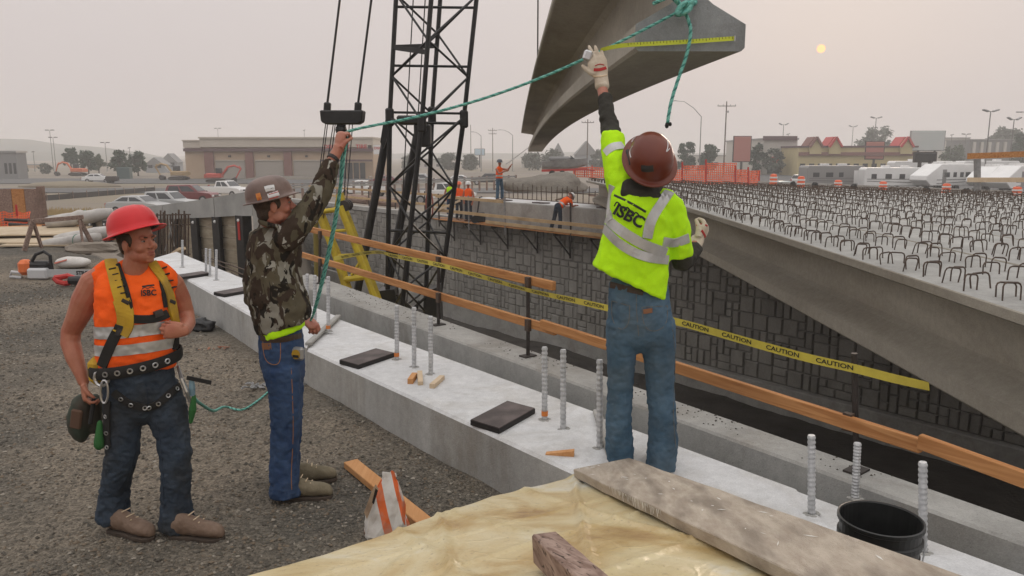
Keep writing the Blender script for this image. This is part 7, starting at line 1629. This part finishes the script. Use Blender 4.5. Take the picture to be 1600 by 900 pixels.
# ---------------------------------------------------------------- person in camouflage shirt pulling the rope
def man_two():
    Y = 4.5; root = thing('person', 'person in camouflage shirt and brown hard hat pulling the teal rope', 'person', V((-1.36, 4.55, 0)))
    F = V((.80, .60, 0)); S = V((.80, .60, 0))       # widths are measured across the picture
    X_ = V((1, 0, 0))
    mb = MB(); JS_[0] = .95
    limb(mb, [J(438, 515, Y, 34, .15), J(439, 530, Y, 35, .155), J(441, 560, Y, 35.5, .15), J(445, 590, Y, 32, .14)], X_, 22)
    limb(mb, [J(440, 575, Y - .06, 31, .10), J(445, 609, Y - .06, 27, .09), J(446, 640, Y - .06, 25, .085), J(446, 667, Y - .05, 23.5, .078), J(444, 711, Y - .05, 22, .072), J(444, 745, Y - .06, 23.5, .08), J(446, 775, Y - .07, 25, .09)], X_, 18, (True, False))
    limb(mb, [J(445, 575, Y + .10, 30, .09), J(449, 609, Y + .11, 26, .085), J(450, 667, Y + .13, 22, .075), J(448, 711, Y + .15, 21, .07), J(447, 757, Y + .17, 22, .078)], X_, 18, (True, False))
    je = fuse(mb, .009, 3); wrinkle(je, .010, (12, 12, 10), 21, lambda c: .35 + .9 * sm(.9 - c.z, .1, .7)); wrinkle(je, .008, (22, 22, 28), 25)
    jb = bvh_of(je); put_mesh(je, 'jeans', M['denim2'], root)
    a = G(446, 784, 0); boot(root, a + V((-.06, .02, 0)), (.97, .12), m_=M['boot2'], ms=M['sole']); a = G(448, 762, 0); boot(root, a + V((-.03, .02, 0)), (.95, .30), m_=M['boot2'], ms=M['sole'])
    # body
    mb = MB(); M3, c = headm(P(431, 322, Y - .02), (.93, .28, .10), (-.16, 0, 1)); T = head(mb, M3, c, 1.0)
    limb(mb, [(T(0, -.02, -.05), .062, .064, None), (P(424, 362, Y + .04), .07, .07, None), (P(424, 390, Y + .04), .12, .08, None)], X_, 16)
    limb(mb, [J(428, 390, Y + .02, 28, .10), J(432, 450, Y + .02, 28, .09), J(438, 530, Y + .02, 26, .09)], X_, 16)
    limb(mb, [J(442, 560, Y - .04, 14, .05), J(446, 667, Y - .05, 10, .04), J(446, 770, Y - .06, 9, .035)], X_, 10); limb(mb, [J(448, 560, Y + .1, 14, .05), J(450, 667, Y + .13, 10, .04), J(448, 755, Y + .17, 9, .035)], X_, 10)
    limb(mb, [J(452, 368, Y - .05, 12, .05), J(500, 302, Y + .07, 10, .04), J(516, 258, Y + .14, 9.5, .036), J(525, 240, Y + .17, 9, .033), J(530, 230, Y + .18, 9.5, .032)], X_, 14)
    hand(mb, P(528, 234, Y + .18), V((.22, .15, 1)), V((.62, .75, -.1)), V((.75, -.6, .1)), 1.15, 1.08, .2, .02)
    limb(mb, [J(408, 375, Y + .2, 12, .05), J(396, 455, Y + .26, 10, .04), J(450, 495, Y + .42, 9, .035), J(477, 500, Y + .38, 8, .03)], X_, 12)
    hand(mb, P(478, 500, Y + .36), V((.7, -.55, -.35)), V((.1, .2, -1)), V((.6, .7, .3)), 1.0, 1.0, .3)
    bo = fuse(mb, .0048, 2); put_mesh(bo, 'body', M['skin2'], root); eyes(T, M3, 1.0, root)
    mb = MB(); mb.ball(T(0, -.035, .03), (.083, .094, .085), 18, M3); mb.ball(T(0, -.065, -.03), (.068, .05, .06), 16, M3); mb.ball(T(-.065, .014, .02), (.012, .018, .035), 12, M3); mb.ball(T(.065, .014, .02), (.012, .018, .035), 12, M3); put_mesh(fuse(mb, .008, 3), 'hair', M['hair'], root)
    # wrist band / tattoo
    mb = MB(); mb.path([P(519, 250, Y + .15), P(522, 246, Y + .16)], .038, 14); mb.build('wrist_band', mat('dark_band', (.03, .025, .025), .6), root)
    # undershirt hem
    mb = MB(); limb(mb, [J(440, 492, Y, 33, .15), J(441, 508, Y, 36, .162), J(441, 521, Y, 36.5, .165, V((1, 0, .28)))], X_, 22, (True, False)); me = fuse(mb, .009, 3); wrinkle(me, .006, (14, 14, 10), 3); put_mesh(me, 'undershirt', M['hivis_y'], root)
    # shirt
    mb = MB()
    limb(mb, [J(424, 350, Y + .04, 20, .08), J(428, 362, Y + .04, 36, .13), J(429, 385, Y + .03, 42, .165), J(428, 420, Y + .02, 41, .16), J(431, 455, Y + .01, 45, .16), J(440, 488, Y, 47, .165), J(443, 510, Y, 42, .165, V((1, 0, .30)))], X_, 26, (True, False), .9)
    limb(mb, [J(444, 376, Y - .05, 24, .10), J(464, 356, Y - .04, 21, .085), J(484, 328, Y + .02, 20, .075), J(500, 301, Y + .07, 18.5, .068), J(508, 281, Y + .10, 16.5, .06), J(515, 264, Y + .13, 14, .05), J(519, 255, Y + .15, 13, .046)], X_, 18, (True, False))
    limb(mb, [J(412, 372, Y + .18, 22, .08), J(402, 405, Y + .22, 18, .07), J(396, 440, Y + .2, 16, .065), J(397, 466, Y + .2, 16, .062), J(412, 480, Y + .28, 15, .055), J(445, 492, Y + .40, 13, .05), J(466, 498, Y + .41, 11, .042)], X_, 16)
    shm = fuse(mb, .009, 4); wrinkle(shm, .014, (9, 9, 7), 33); wrinkle(shm, .009, (19, 19, 15), 38); sb = bvh_of(shm); put_mesh(shm, 'camouflage_shirt', M['camo'], root)
    mb = MB(); mb.path([(T(0, -.02, -.085) + (X_ * .078 * math.cos(a) + V((0, 1, 0)) * .078 * math.sin(a)) + Z * (-.018 - .02 * math.cos(a))) for a in [2 * math.pi * i / 20 for i in range(20)]], .016, 8, closed=True); mb.build('collar', M['camo'], root, smooth=True)
    # jeans details
    strap(jb, [(408, 528), (425, 531), (445, 530), (470, 524)], .035, 'belt', mat('belt_leather', (.05, .03, .02), .6), root, .002, .004)
    strap(jb, [(411, 533), (412, 552), (418, 566), (431, 570), (438, 562), (438, 536)], .004, 'pocket_seam', M['stitch'], root, .001, .001); strap(jb, [(410, 541), (424, 541)], .04, 'pocket_patch', mat('leather_patch', (.22, .10, .05), .7), root, .001, .002, 3)
    strap(jb, [(455, 575), (457, 620), (458, 680), (455, 740), (456, 765)], .004, 'leg_seam', M['stitch'], root, .0005, .001)
    h = cast([jb], 461, 551)
    if h:
        q = h[0] + h[1] * .022; t = bpy.data.objects.new('tape_measure', None); link(t, root); tx = (V((.95, -.3, 0))).normalized(); ty = Z.cross(tx); M4 = Matrix((tx, ty, Z)).transposed()
        MB().box(q, (.078, .04, .078), M4).build('case', M['steel_grey'], t, bevel=.012); MB().tube(q - ty * .021, q - ty * .024 if ty.y > 0 else q + ty * .024, .028, n=18).build('label', M['strap_y'], t); MB().box(q - Z * .012 - (ty if ty.y > 0 else -ty) * .0255, (.04, .002, .016), M4).build('label_print', M['ink'], t)
    # hard hat with stickers
    h, hm_ = hat(T, M3, .96, root, mat('brown_hat', (.115, .075, .062), .42, (.19, .13, .11), 9, 5, c3=(.06, .042, .036), s3=5, f3=.5), .86, .052, False, 'hard_hat', -.012, R(8))
    hb = hat_bvh(hm_); pal = mat('sticker_white', (.6, .6, .6), .5); red_ = mat('sticker_red', (.45, .06, .04), .5); org = mat('sticker_orange', (.55, .20, .04), .5)
    strap(hb, [(414, 296), (421, 294), (429, 293)], .034, 'sticker', pal, h, .001, .001, 2); strap(hb, [(416, 295.5), (420, 294.5)], .014, 'sticker_mark', M['ink'], h, .003, .001, 2); strap(hb, [(423, 294.5), (427, 293.5)], .014, 'sticker_mark', M['ink'], h, .003, .001, 2)
    strap(hb, [(419, 308), (436, 303)], .040, 'sticker', pal, h, .001, .001, 2)
    for dy in (-3.5, .3, 4): strap(hb, [(420, 307.5 + dy), (435, 303 + dy)], .007, 'sticker_print', red_, h, .003, .001, 2)
    strap(hb, [(401, 309), (408, 307)], .045, 'sticker', org, h, .001, .001, 2); strap(hb, [(403, 304), (406, 308), (404, 313)], .007, 'sticker_mark', M['red'], h, .003, .001, 2)
    return root
# ---------------------------------------------------------------- person in neon shirt reaching up to the girder
def man_three():
    Y = 4.12; zb = .36; root = thing('person', 'person in neon yellow shirt reaching up to the hanging girder', 'person', V((.68, 4.1, zb)))
    X_ = V((1, 0, 0)); tl = V((1, 0, -.42)).normalized()
    mb = MB(); JS_[0] = .93
    limb(mb, [J(997, 440, Y + .02, 48, .125), J(998, 465, Y + .01, 51, .135), J(1000, 500, Y, 54, .14), J(1002, 525, Y, 52, .125)], X_, 24)
    limb(mb, [J(975, 505, Y, 30, .12), J(971, 545, Y, 25, .1), J(970, 580, Y + .01, 22, .088), J(969, 610, Y + .01, 21, .08), J(967, 645, Y, 20.5, .078), J(967, 680, Y, 22, .085), J(969, 718, Y + .01, 22.5, .10)], X_, 18, (True, False))
    limb(mb, [J(1025, 505, Y, 32, .12), J(1029, 545, Y, 28, .105), J(1031, 580, Y - .01, 24, .09), J(1032, 610, Y - .01, 22.5, .082), J(1035, 645, Y - .02, 22.5, .08), J(1036, 685, Y - .02, 24.5, .09), J(1032, 731, Y - .03, 24.5, .105)], X_, 18, (True, False))
    je = fuse(mb, .009, 3); wrinkle(je, .010, (12, 12, 11), 41, lambda c: .35 + .9 * sm(1.2 - c.z, .1, .7)); wrinkle(je, .008, (22, 22, 28), 45); jb = bvh_of(je); put_mesh(je, 'jeans', M['denim3'], root)
    JS_[0] = .97
    for x, yb in ((976, 738), (1032, 750)): a = G(x, yb, zb); boot(root, V((a.x, a.y, ZT[2] if x < 1000 else ZT[1] + .025)) + V((0, -.0, 0)), (.06 if x < 1000 else .1, 1), m_=M['boot2'], ms=M['sole'], fwd=.12)
    # body
    mb = MB(); M3, c = headm(P(1012, 260, Y - .03), (-.06, .64, .77), (.05, -.77, .64)); T = head(mb, M3, c, 1.0)
    limb(mb, [(T(0, -.03, -.04), .062, .064, None), (P(1003, 300, Y + .02), .07, .07, None), (P(1003, 330, Y), .13, .08, None)], X_, 16)
    limb(mb, [J(1003, 330, Y, 36, .085), J(998, 400, Y, 36, .085), J(998, 490, Y, 36, .09)], X_, 16)
    limb(mb, [J(975, 520, Y, 14, .05), J(969, 610, Y, 11, .04), J(969, 715, Y, 9, .035)], X_, 10); limb(mb, [J(1026, 520, Y, 14, .05), J(1032, 610, Y, 11, .04), J(1032, 725, Y - .02, 9, .035)], X_, 10)
    limb(mb, [J(965, 280, Y + .02, 14, .055), J(954, 205, Y + .22, 11, .042), J(945, 160, Y + .36, 9, .036), J(941, 138, Y + .42, 8.5, .032), J(938, 120, Y + .46, 8.5, .03)], X_, 14)
    limb(mb, [J(1048, 335, Y, 13, .055), J(1066, 403, Y + .05, 11, .04), J(1082, 388, Y + .22, 9, .035), J(1090, 375, Y + .28, 8, .03)], X_, 14)
    bo = fuse(mb, .006, 3); put_mesh(bo, 'body', M['skin2'], root); eyes(T, M3, 1.0, root)
    mb = MB(); mb.ball(T(0, -.04, .02), (.08, .09, .09), 16, M3); mb.ball(T(0, -.065, -.04), (.066, .05, .06), 14, M3); put_mesh(fuse(mb, .009, 2), 'hair', M['hair'], root)
    # dark hooded sweatshirt: collar, sleeves
    mb = MB()
    limb(mb, [J(1000, 314, Y + .0, 33, .105), J(1000, 302, Y + .01, 36, .115), J(1002, 290, Y + .02, 36, .112), J(1004, 278, Y + .03, 30, .09)], V((1, 0, -.22)), 20)
    limb(mb, [J(1002, 312, Y - .09, 30, .035), J(1001, 302, Y - .095, 34, .035), J(1002, 292, Y - .06, 30, .045)], V((1, 0, -.25)), 18)
    limb(mb, [J(964, 262, Y + .05, 10, .04), J(958, 225, Y + .15, 12.5, .048), J(955, 212, Y + .2, 15.5, .06), J(953, 200, Y + .24, 15, .058), J(949, 178, Y + .30, 13, .052), J(946, 162, Y + .35, 12, .048), J(944, 151, Y + .38, 12, .047)], X_, 16, (True, False))
    limb(mb, [J(1054, 350, Y, 12, .045), J(1060, 388, Y + .03, 15, .055), J(1066, 407, Y + .06, 17, .065), J(1076, 401, Y + .16, 14.5, .055), J(1086, 386, Y + .25, 12, .046)], X_, 16, (True, False))
    me = fuse(mb, .008, 4); wrinkle(me, .012, (11, 11, 14), 51); wrinkle(me, .004, (25, 25, 25), 55); put_mesh(me, 'dark_sweatshirt', M['hoodie'], root)
    # neon shirt
    mb = MB()
    limb(mb, [J(1003, 292, Y + .0, 34, .085, tl), J(1003, 303, Y - .0, 48, .12, tl), J(1003, 328, Y - .01, 56, .15, tl), J(998, 360, Y, 56, .155, tl), J(993, 395, Y, 58, .15, tl), J(987, 425, Y, 62, .15, V((1, 0, -.46))), J(984, 441, Y, 65, .155, V((1, 0, -.48)))], tl, 26, (True, False), .9)
    limb(mb, [J(985, 305, Y + .02, 32, .11), J(971, 285, Y + .03, 25, .095), J(963, 255, Y + .08, 20, .078), J(958, 230, Y + .14, 18.5, .07), J(957, 212, Y + .18, 18, .068)], X_, 18, (True, False))
    limb(mb, [J(1030, 318, Y, 30, .105), J(1048, 335, Y, 25, .09), J(1055, 360, Y, 22, .082), J(1059, 386, Y + .02, 22.5, .084), J(1060, 399, Y + .03, 22.5, .085)], X_, 18, (True, False))
    shm = fuse(mb, .009, 4); wrinkle(shm, .013, (7, 7, 6), 61); wrinkle(shm, .008, (17, 17, 12), 66); sb = bvh_of(shm)
    put_mesh(shm, 'neon_shirt', M['hivis_y'], root)
    rf = M['reflect']
    for pts, w in (([(946, 338), (962, 354), (985, 370), (1010, 384), (1040, 395)], .055), ([(945, 357), (965, 378), (988, 393), (1012, 402), (1043, 406)], .05), ([(1046, 300), (1030, 322), (1017, 345), (1011, 372)], .055), ([(957, 290), (953, 310), (952, 330), (954, 345)], .042), ([(1036, 378), (1056, 379), (1080, 370)], .052), ([(946, 240), (957, 230), (973, 228)], .05)):
        strap(sb, pts, w, 'reflective_band', rf, root, .006, .002, 4)
    drape_text(sb, 'ISBC', 983, 338, 25, .50, M['ink'], root, bold=.8); strap(sb, [(960, 305), (985, 317), (1009, 331)], .012, 'print_bar', M['ink'], root, .002, .001, 4)
    for x0, y0 in ((960, 322), (975, 330), (989, 338)): strap(sb, [(x0, y0), (x0 + 5, y0 - 7), (x0 + 12, y0 + 3)], .007, 'print_arch', M['ink'], root, .002, .001, 2)
    # jeans details
    strap(jb, [(950, 444), (975, 450), (1005, 457)], .035, 'belt', mat('belt_leather', (.05, .03, .02)), root, .001, .004)
    for pts in ([(956, 470), (957, 500), (970, 515), (982, 506), (984, 478)], [(1003, 480), (1006, 507), (1020, 518), (1040, 508), (1043, 478)], [(956, 470), (984, 478)], [(1003, 480), (1043, 478)], [(994, 455), (995, 490), (998, 525)], [(1049, 500), (1056, 570), (1052, 640), (1056, 700)]): strap(jb, pts, .004, 'seam', mat('denim_stitch', (.12, .12, .11), .8), root, .0005, .0012, 4)
    strap(jb, [(1005, 487), (1019, 485)], .026, 'pocket_patch', mat('leather_patch', (.22, .10, .05)), root, .001, .002, 3)
    # gloves
    mb = MB(); w0 = P(940, 131, Y + .43); hd = (P(930, 95, Y + .46) - P(939, 128, Y + .44))
    hand(mb, P(939, 119, Y + .45), hd, V((0, 1, -.2)), V((-1, 0, .1)), .18, 1.12, .75, .12, 1.25, (.30, .15, .12, .2)); limb(mb, [(P(941, 136, Y + .42), .042, .038, None), (P(939, 118, Y + .455), .040, .034, None)], X_, 14)
    gm = fuse(mb, .0045, 2); gb = bvh_of(gm); put_mesh(gm, 'work_glove', M['glove'], root)
    strap(gb, [(928, 109), (937, 109), (947, 106)], .018, 'red_patch', M['glove_red'], root, .001, .002, 2); strap(gb, [(930, 103), (937, 100), (944, 102)], .005, 'red_print', M['glove_red'], root, .001, .002, 2); strap(gb, [(927, 119), (938, 120), (950, 117)], .008, 'cuff_seam', M['wood_pale'], root, .001, .004, 2)
    mb = MB(); hand(mb, P(1089, 377, Y + .27), V((.55, .35, .75)), V((-.75, .5, .2)), V((-.4, -.7, .5)), .8, 1.1, .4, .04, 1.25); limb(mb, [(P(1083, 388, Y + .24), .042, .04, None), (P(1090, 374, Y + .28), .04, .036, None)], X_, 14)
    gm = fuse(mb, .0045, 2); gb = bvh_of(gm); put_mesh(gm, 'work_glove', M['glove'], root); strap(gb, [(1096, 360), (1101, 368), (1103, 377)], .015, 'red_patch', M['glove_red'], root, .001, .002, 2); strap(gb, [(1088, 352), (1097, 350), (1105, 353)], .01, 'red_print', M['glove_red'], root, .001, .002, 2)
    # hard hat seen from behind
    hm0 = mat('brown_orange_hat', (.17, .040, .016), .28, (.12, .024, .012), 3, 4, spec=.35)
    h, hm_ = hat(T, M3, .98, root, hm0, .93, .055, False)
    hb = hat_bvh(hm_); dk = mat('sticker_black', (.02, .02, .02), .5); pal = mat('sticker_white', (.6, .6, .6), .5)
    strap(hb, [(980, 234), (982, 246), (984, 258)], .022, 'sticker', dk, h, .001, .001, 2); drape_text(hb, 'MORTON', 982, 246, 6.2, 1.42, pal, h, .006, .12)
    strap(hb, [(1002, 263), (1011, 264), (1021, 263)], .036, 'sticker', dk, h, .001, .001, 2); drape_text(hb, 'DON\'T', 1012, 259.5, 6, .02, pal, h, .006, .1); drape_text(hb, 'WELD', 1012, 267, 6, .02, pal, h, .006, .1)
    for pts in ([(1042, 218), (1044, 228), (1041, 238), (1046, 232)], [(987, 222), (990, 212), (993, 215)], [(986, 246), (984, 236), (989, 228)]): strap(hb, pts, .006, 'sticker_line', pal, h, .001, .001, 2)
    return root
man_one(); man_two(); man_three()
# ---------------------------------------------------------------- far workers
def far_person(label, base, h, F, top, hatc, pants, pose, vest=True):
    root = thing('person', label, 'person', base); F = V((F[0], F[1], 0)).normalized(); S = V((-F.y, F.x, 0)); k = h / 1.8; b = V(base)
    def Q(f, s, z): return b + (F * f + S * s + Z * z) * k
    r = lambda *a: tuple(a)
    hip = pose.get('hip', (0, .95)); sh_ = pose.get('sh', (0, 1.42)); hd = pose.get('head', (.03, 1.66)); ft = pose.get('feet', ((0, .11), (0, -.11))); kn = pose.get('knee', ((.03, .11), (.03, -.11)))
    H = Q(hip[0], 0, hip[1]); SH = Q(sh_[0], 0, sh_[1]); HD = Q(hd[0], 0, hd[1])
    mb = MB(); limb(mb, [(H + Z * .08 * k, .17 * k, .12 * k, None), (H, .18 * k, .13 * k, None)], S, 14)
    for i, s in enumerate((1, -1)):
        kf, ff = kn[i], ft[i]; limb(mb, [(H + S * .09 * s * k, .095 * k, .1 * k, None), (Q(kf[0], kf[1], .5), .075 * k, .08 * k, None), (Q(ff[0], ff[1], .06), .075 * k, .08 * k, None)], S, 12, (True, False))
    put_mesh(fuse(mb, .02, 2), 'trousers', pants, root)
    for i in (0, 1):
        ff = ft[i]; q = Q(ff[0] - .05, ff[1], 0); mb = MB(); limb(mb, [(q + Z * .05 * k, .05 * k, .05 * k, None), (q + (F * .16 + Z * .045) * k, .05 * k, .045 * k, None), (q + (F * .24 + Z * .035) * k, .04 * k, .035 * k, None)], S, 10); mb.build('boot', M['boot1'], root, smooth=True)
    arms = pose['arms']; mb = MB(); mb.ball(HD, (.078 * k, .095 * k, .12 * k), 14); mb.ball(HD + F * .09 * k - Z * .02 * k, (.018 * k, .02 * k, .02 * k), 8); limb(mb, [(HD - Z * .08 * k, .055 * k, .055 * k, None), (SH + Z * .02 * k, .06 * k, .06 * k, None), (SH.lerp(H, .5), .1 * k, .08 * k, None), (H, .1 * k, .08 * k, None)], S, 12)
    for i, s in enumerate((1, -1)):
        limb(mb, [(H + S * .09 * s * k, .05 * k, .05 * k, None), (Q(*kn[i], .5), .045 * k, .045 * k, None), (Q(*ft[i], .08), .04 * k, .04 * k, None)], S, 8)
        e, w = arms[i]; e, w = Q(*e), Q(*w); limb(mb, [(SH + (S * .19 * s - Z * .03) * k, .06 * k, .06 * k, None), (e, .047 * k, .047 * k, None), (w, .035 * k, .035 * k, None)], S, 10); d_ = (w - e).normalized(); hand(mb, w, d_, F if abs(d_.dot(F)) < .9 else -Z, S * -s, .5, k * 1.05)
    put_mesh(fuse(mb, .011, 1), 'body', M['skin1'], root)
    mb = MB(); limb(mb, [(SH + Z * .05 * k, .12 * k, .085 * k, None), (SH - Z * .0 * k, .20 * k, .12 * k, None), (SH.lerp(H, .45), .18 * k, .135 * k, None), (SH.lerp(H, .95), .185 * k, .14 * k, None)], S, 16, (True, False))
    if vest:
        for i, s in enumerate((1, -1)):
            e, w = arms[i]; e = Q(*e); a = SH + (S * .17 * s - Z * .02) * k; limb(mb, [(a, .085 * k, .085 * k, None), (a.lerp(e, .6 if vest != 'long' else 1.0), .07 * k, .07 * k, None)] + ([(e.lerp(Q(*w), .85), .055 * k, .055 * k, None)] if vest == 'long' else []), S, 10)
    me = fuse(mb, .018, 2); ax = (SH - H).normalized()
    put_mesh(cut_band(me, ((SH.lerp(H, .62), ax), (SH.lerp(H, .78), -ax)), .006), 'reflective_band', M['reflect'], root); put_mesh(me, 'hi_vis_top', top, root)
    up = (HD - SH).normalized() if pose.get('tilt') else Z; y_ = (F - up * F.dot(up)).normalized(); M3 = Matrix((S, y_, up)).transposed(); T = lambda x, y, z: HD + M3 @ (V((x, y, z)) * k); hat(T, M3, 1.02 * k, root, hatc, .92, .04, False)
    return root
dk_j = M['denim1']; hr = mat('far_hat_orange', (.75, .15, .06), .4); hwht = mat('far_hat_white', (.7, .7, .68), .4); hgy = mat('far_hat_grey', (.10, .11, .13), .4)
O_, Y_ = M['hivis_o'], M['hivis_y']
q = P(743, 340, 1); s0 = W(28.9, 20.45, wz + .03)
far_person('worker in orange hard hat and orange shirt behind the scaffold rail', W(29.4, 20.5, wz + .01), 1.72, (.5, -.85), O_, hr, dk_j, {'arms': (((.1, .28, 1.12), (.28, .1, 1.08)), ((.1, -.28, 1.12), (.28, -.08, 1.08)))}, 'long')
far_person('worker in white hard hat and orange vest beside the orange hatted worker', W(28.35, 20.3, wz + .01), 1.76, (-.35, -.9), O_, hwht, dk_j, {'arms': (((0, .27, 1.12), (.08, .24, .86)), ((0, -.27, 1.12), (.12, -.18, .9)))}, False)
far_person('worker in orange vest on the far seat holding a tag line up', W(27.5, 21.4, .1), 1.78, (.75, -.65), O_, hgy, M['denim3'], {'feet': ((.0, .2), (.05, -.2)), 'knee': ((.02, .17), (.05, -.16)), 'arms': (((.28, .28, 1.36), (.52, .20, 1.55)), ((.2, -.24, 1.2), (.42, -.02, 1.32)))}, False)
far_person('worker in orange vest bending over the far seat', W(22.3, 20.28, wz + .02), 1.82, (.80, .60), O_, hwht, dk_j, {'hip': (-.02, .92), 'sh': (.42, 1.20), 'head': (.62, 1.30), 'feet': ((-.30, .1), (-.05, -.14)), 'knee': ((-.12, .1), (.0, -.12)), 'arms': (((.55, .25, .98), (.66, .2, .98)), ((.50, -.25, .95), (.72, -.2, .97))), 'tilt': 1}, True)
far_person('worker in yellow vest and white hat standing behind the far wall', W(33.2, 22.6, -1.0), 1.78, (.1, -1), Y_, hwht, M['denim2'], {'arms': (((0, .28, 1.12), (.1, .24, .86)), ((0, -.28, 1.12), (.1, -.24, .86)))}, False)
# ---------------------------------------------------------------- ropes, measuring tape
M['rope_dark'] = mat('teal_rope_dark', (.045, .20, .17), .75, (.08, .28, .24), 45, 3)
def rope(name, label, pts, r=.011, strands=3, pitch=.05, cat='rope', step=6, parent=None, m_=None):
    c = spl([V(p) for p in pts], step); L = [0]
    for a, b in zip(c, c[1:]): L.append(L[-1] + (b - a).length)
    n = max(8, int(L[-1] / pitch * 7)); cs = []; j = 0
    for i in range(n + 1):
        l = L[-1] * i / n
        while j < len(L) - 2 and L[j + 1] < l: j += 1
        cs.append(c[j].lerp(c[j + 1], (l - L[j]) / max(1e-6, L[j + 1] - L[j])))
    t = parent or thing(name, label, cat, pts[0])
    for s in range(strands):
        ps = []; prev = None
        for i, p in enumerate(cs):
            tt = (cs[min(i + 1, n)] - cs[max(i - 1, 0)]).normalized()
            if prev is None: x = tt.orthogonal().normalized()
            else: x = (prev - tt * prev.dot(tt)).normalized()
            prev = x; y = tt.cross(x); a = 2 * math.pi * (s / strands + L[-1] * i / n / pitch); ps.append(p + (x * math.cos(a) + y * math.sin(a)) * r * .55)
        MB().path(ps, r * .56, 5).build('strand', m_ or (M['rope'] if s else M['rope_dark']), t, smooth=True, fixn=False)
    return t
KN = P(1068, 14, 4.74); hd2 = P(540, 212, 4.71)
a = P(545, 205, 4.72)
pts = [P(538, 222, 4.70), a] + [a.lerp(KN, f) + Z * (-.10 * math.sin(math.pi * f)) for f in (.2, .4, .6, .8)] + [KN]
rope('teal_rope', 'long teal rope stretched from the raised fist to the girder knot', pts, .0085)
rope('teal_rope', 'teal rope tail dangling from the girder knot with a taped end', [KN, P(1079, 45, 4.72), P(1073, 85, 4.70), P(1061, 120, 4.68), P(1049, 158, 4.66), P(1043, 192, 4.64)], .0105)
solo(MB().ball(P(1042, 196, 4.64), (.013, .013, .018), 8).ball(P(1047, 194, 4.64), (.011, .011, .013), 8).build('rope_end_tape', M['ink']), 'black taped rope end dangling above the hard hat', 'tape')
rope('teal_rope', 'teal rope hanging from the raised fist down to the waist', [P(543, 214, 4.71), P(538, 245, 4.70), P(533, 290, 4.70), P(526, 340, 4.70), P(515, 395, 4.72), P(502, 450, 4.76), P(492, 485, 4.80), P(484, 503, 4.84)], .0078)
rope('teal_rope', 'second strand of teal rope hanging close beside the first', [P(536, 224, 4.72), P(533, 255, 4.73), P(531, 290, 4.74), P(522, 345, 4.75), P(511, 398, 4.77), P(499, 452, 4.80), P(489, 490, 4.84)], .0068)
kn = thing('rope_knot', 'teal rope knot tied round the end of the hanging girder', 'knot', KN); rr = random.Random(3)
for i in range(5):
    a0 = rr.uniform(0, 6); ps = [KN + V((.042 * math.cos(t + a0), -.02 + .025 * math.sin(t * 2 + a0), .035 * math.sin(t + a0 * 1.7))) for t in [2 * math.pi * k / 12 for k in range(12)]]; MB().path(ps, .012, 6, closed=True).build('coil', M['rope'], kn, smooth=True)
rope('', '', [KN, P(1060, 4, 4.72), P(1052, -4, 4.7), P(1040, -14, 4.76)], .013, parent=kn); rope('', '', [KN, P(1078, 8, 4.74), P(1086, 4, 4.78), P(1088, -8, 5.0)], .013, parent=kn)
rope('', '', [P(1020, 6, 4.76), P(1034, 0, 4.74), P(1048, -4, 4.73), P(1060, 6, 4.72)], .011, parent=kn)
g0 = at(352, 645); rope('teal_lanyard', 'teal lanyard rope sagging from the harness to the chain on the gravel', [P(301, 616, 4.06), P(306, 625, 4.15), P(318, 634, 4.5), P(334, 642, 5.1), at(352, 645) + Z * .06, at(378, 643) + Z * .02, at(402, 630) + Z * .015, at(424, 616) + Z * .015, at(440, 610) + Z * .015], .009)
rope('tag_line', 'thin pale tag line from the far worker up to the girder end', [W(27.5, 21.4, .1) + V((.3, -.5, 1.6)), P(800, 250, 34.5), P(832, 226, 35.6)], .018, 2, .3, m_=mat('pale_rope', (.5, .5, .5), .7))
mt = thing('measuring_tape', 'yellow measuring tape stretched across the girder end', 'measuring tape', P(945, 77, 4.62))
pts = [P(938, 78, 4.60), P(960, 73, 4.66), P(985, 70, 4.765), P(1060, 66, 4.765), P(1147, 60, 4.765)]; tp2 = Tape(pts, [.35, .75, 1, 1, 1], .0125)
mb = MB()
for i in range(61): l = tp2.L[-1] * i / 60; mb.v += [tp2.at(l, -1), tp2.at(l, 1)]
for i in range(60): mb.f.append([2 * i, 2 * i + 2, 2 * i + 3, 2 * i + 1]); mb.mi.append(0)
mb.build('blade', mat('tape_lime', (.60, .66, .05), .4), mt, smooth=True); inv = wm(mt).inverted()
mb = MB()
for i in range(46):
    l = .25 + .0195 * i
    if l > tp2.L[-1] - .01: break
    mb.add([tp2.at(l, .1 if i % 4 else -.3, .001), tp2.at(l + .003, .1 if i % 4 else -.3, .001), tp2.at(l + .003, .95, .001), tp2.at(l, .95, .001)], [(0, 1, 2, 3)])
tag(mb.build('tick_marks', M['ink'], mt, fixn=False), kind='stuff'); MB().box(P(1148, 60, 4.76), (.006, .012, .03)).build('end_hook', M['chrome'], mt); MB().box(P(918, 87, 4.585), (.05, .04, .06), Matrix.Rotation(.3, 3, 'Y')).build('case', M['chrome'], mt, bevel=.01)
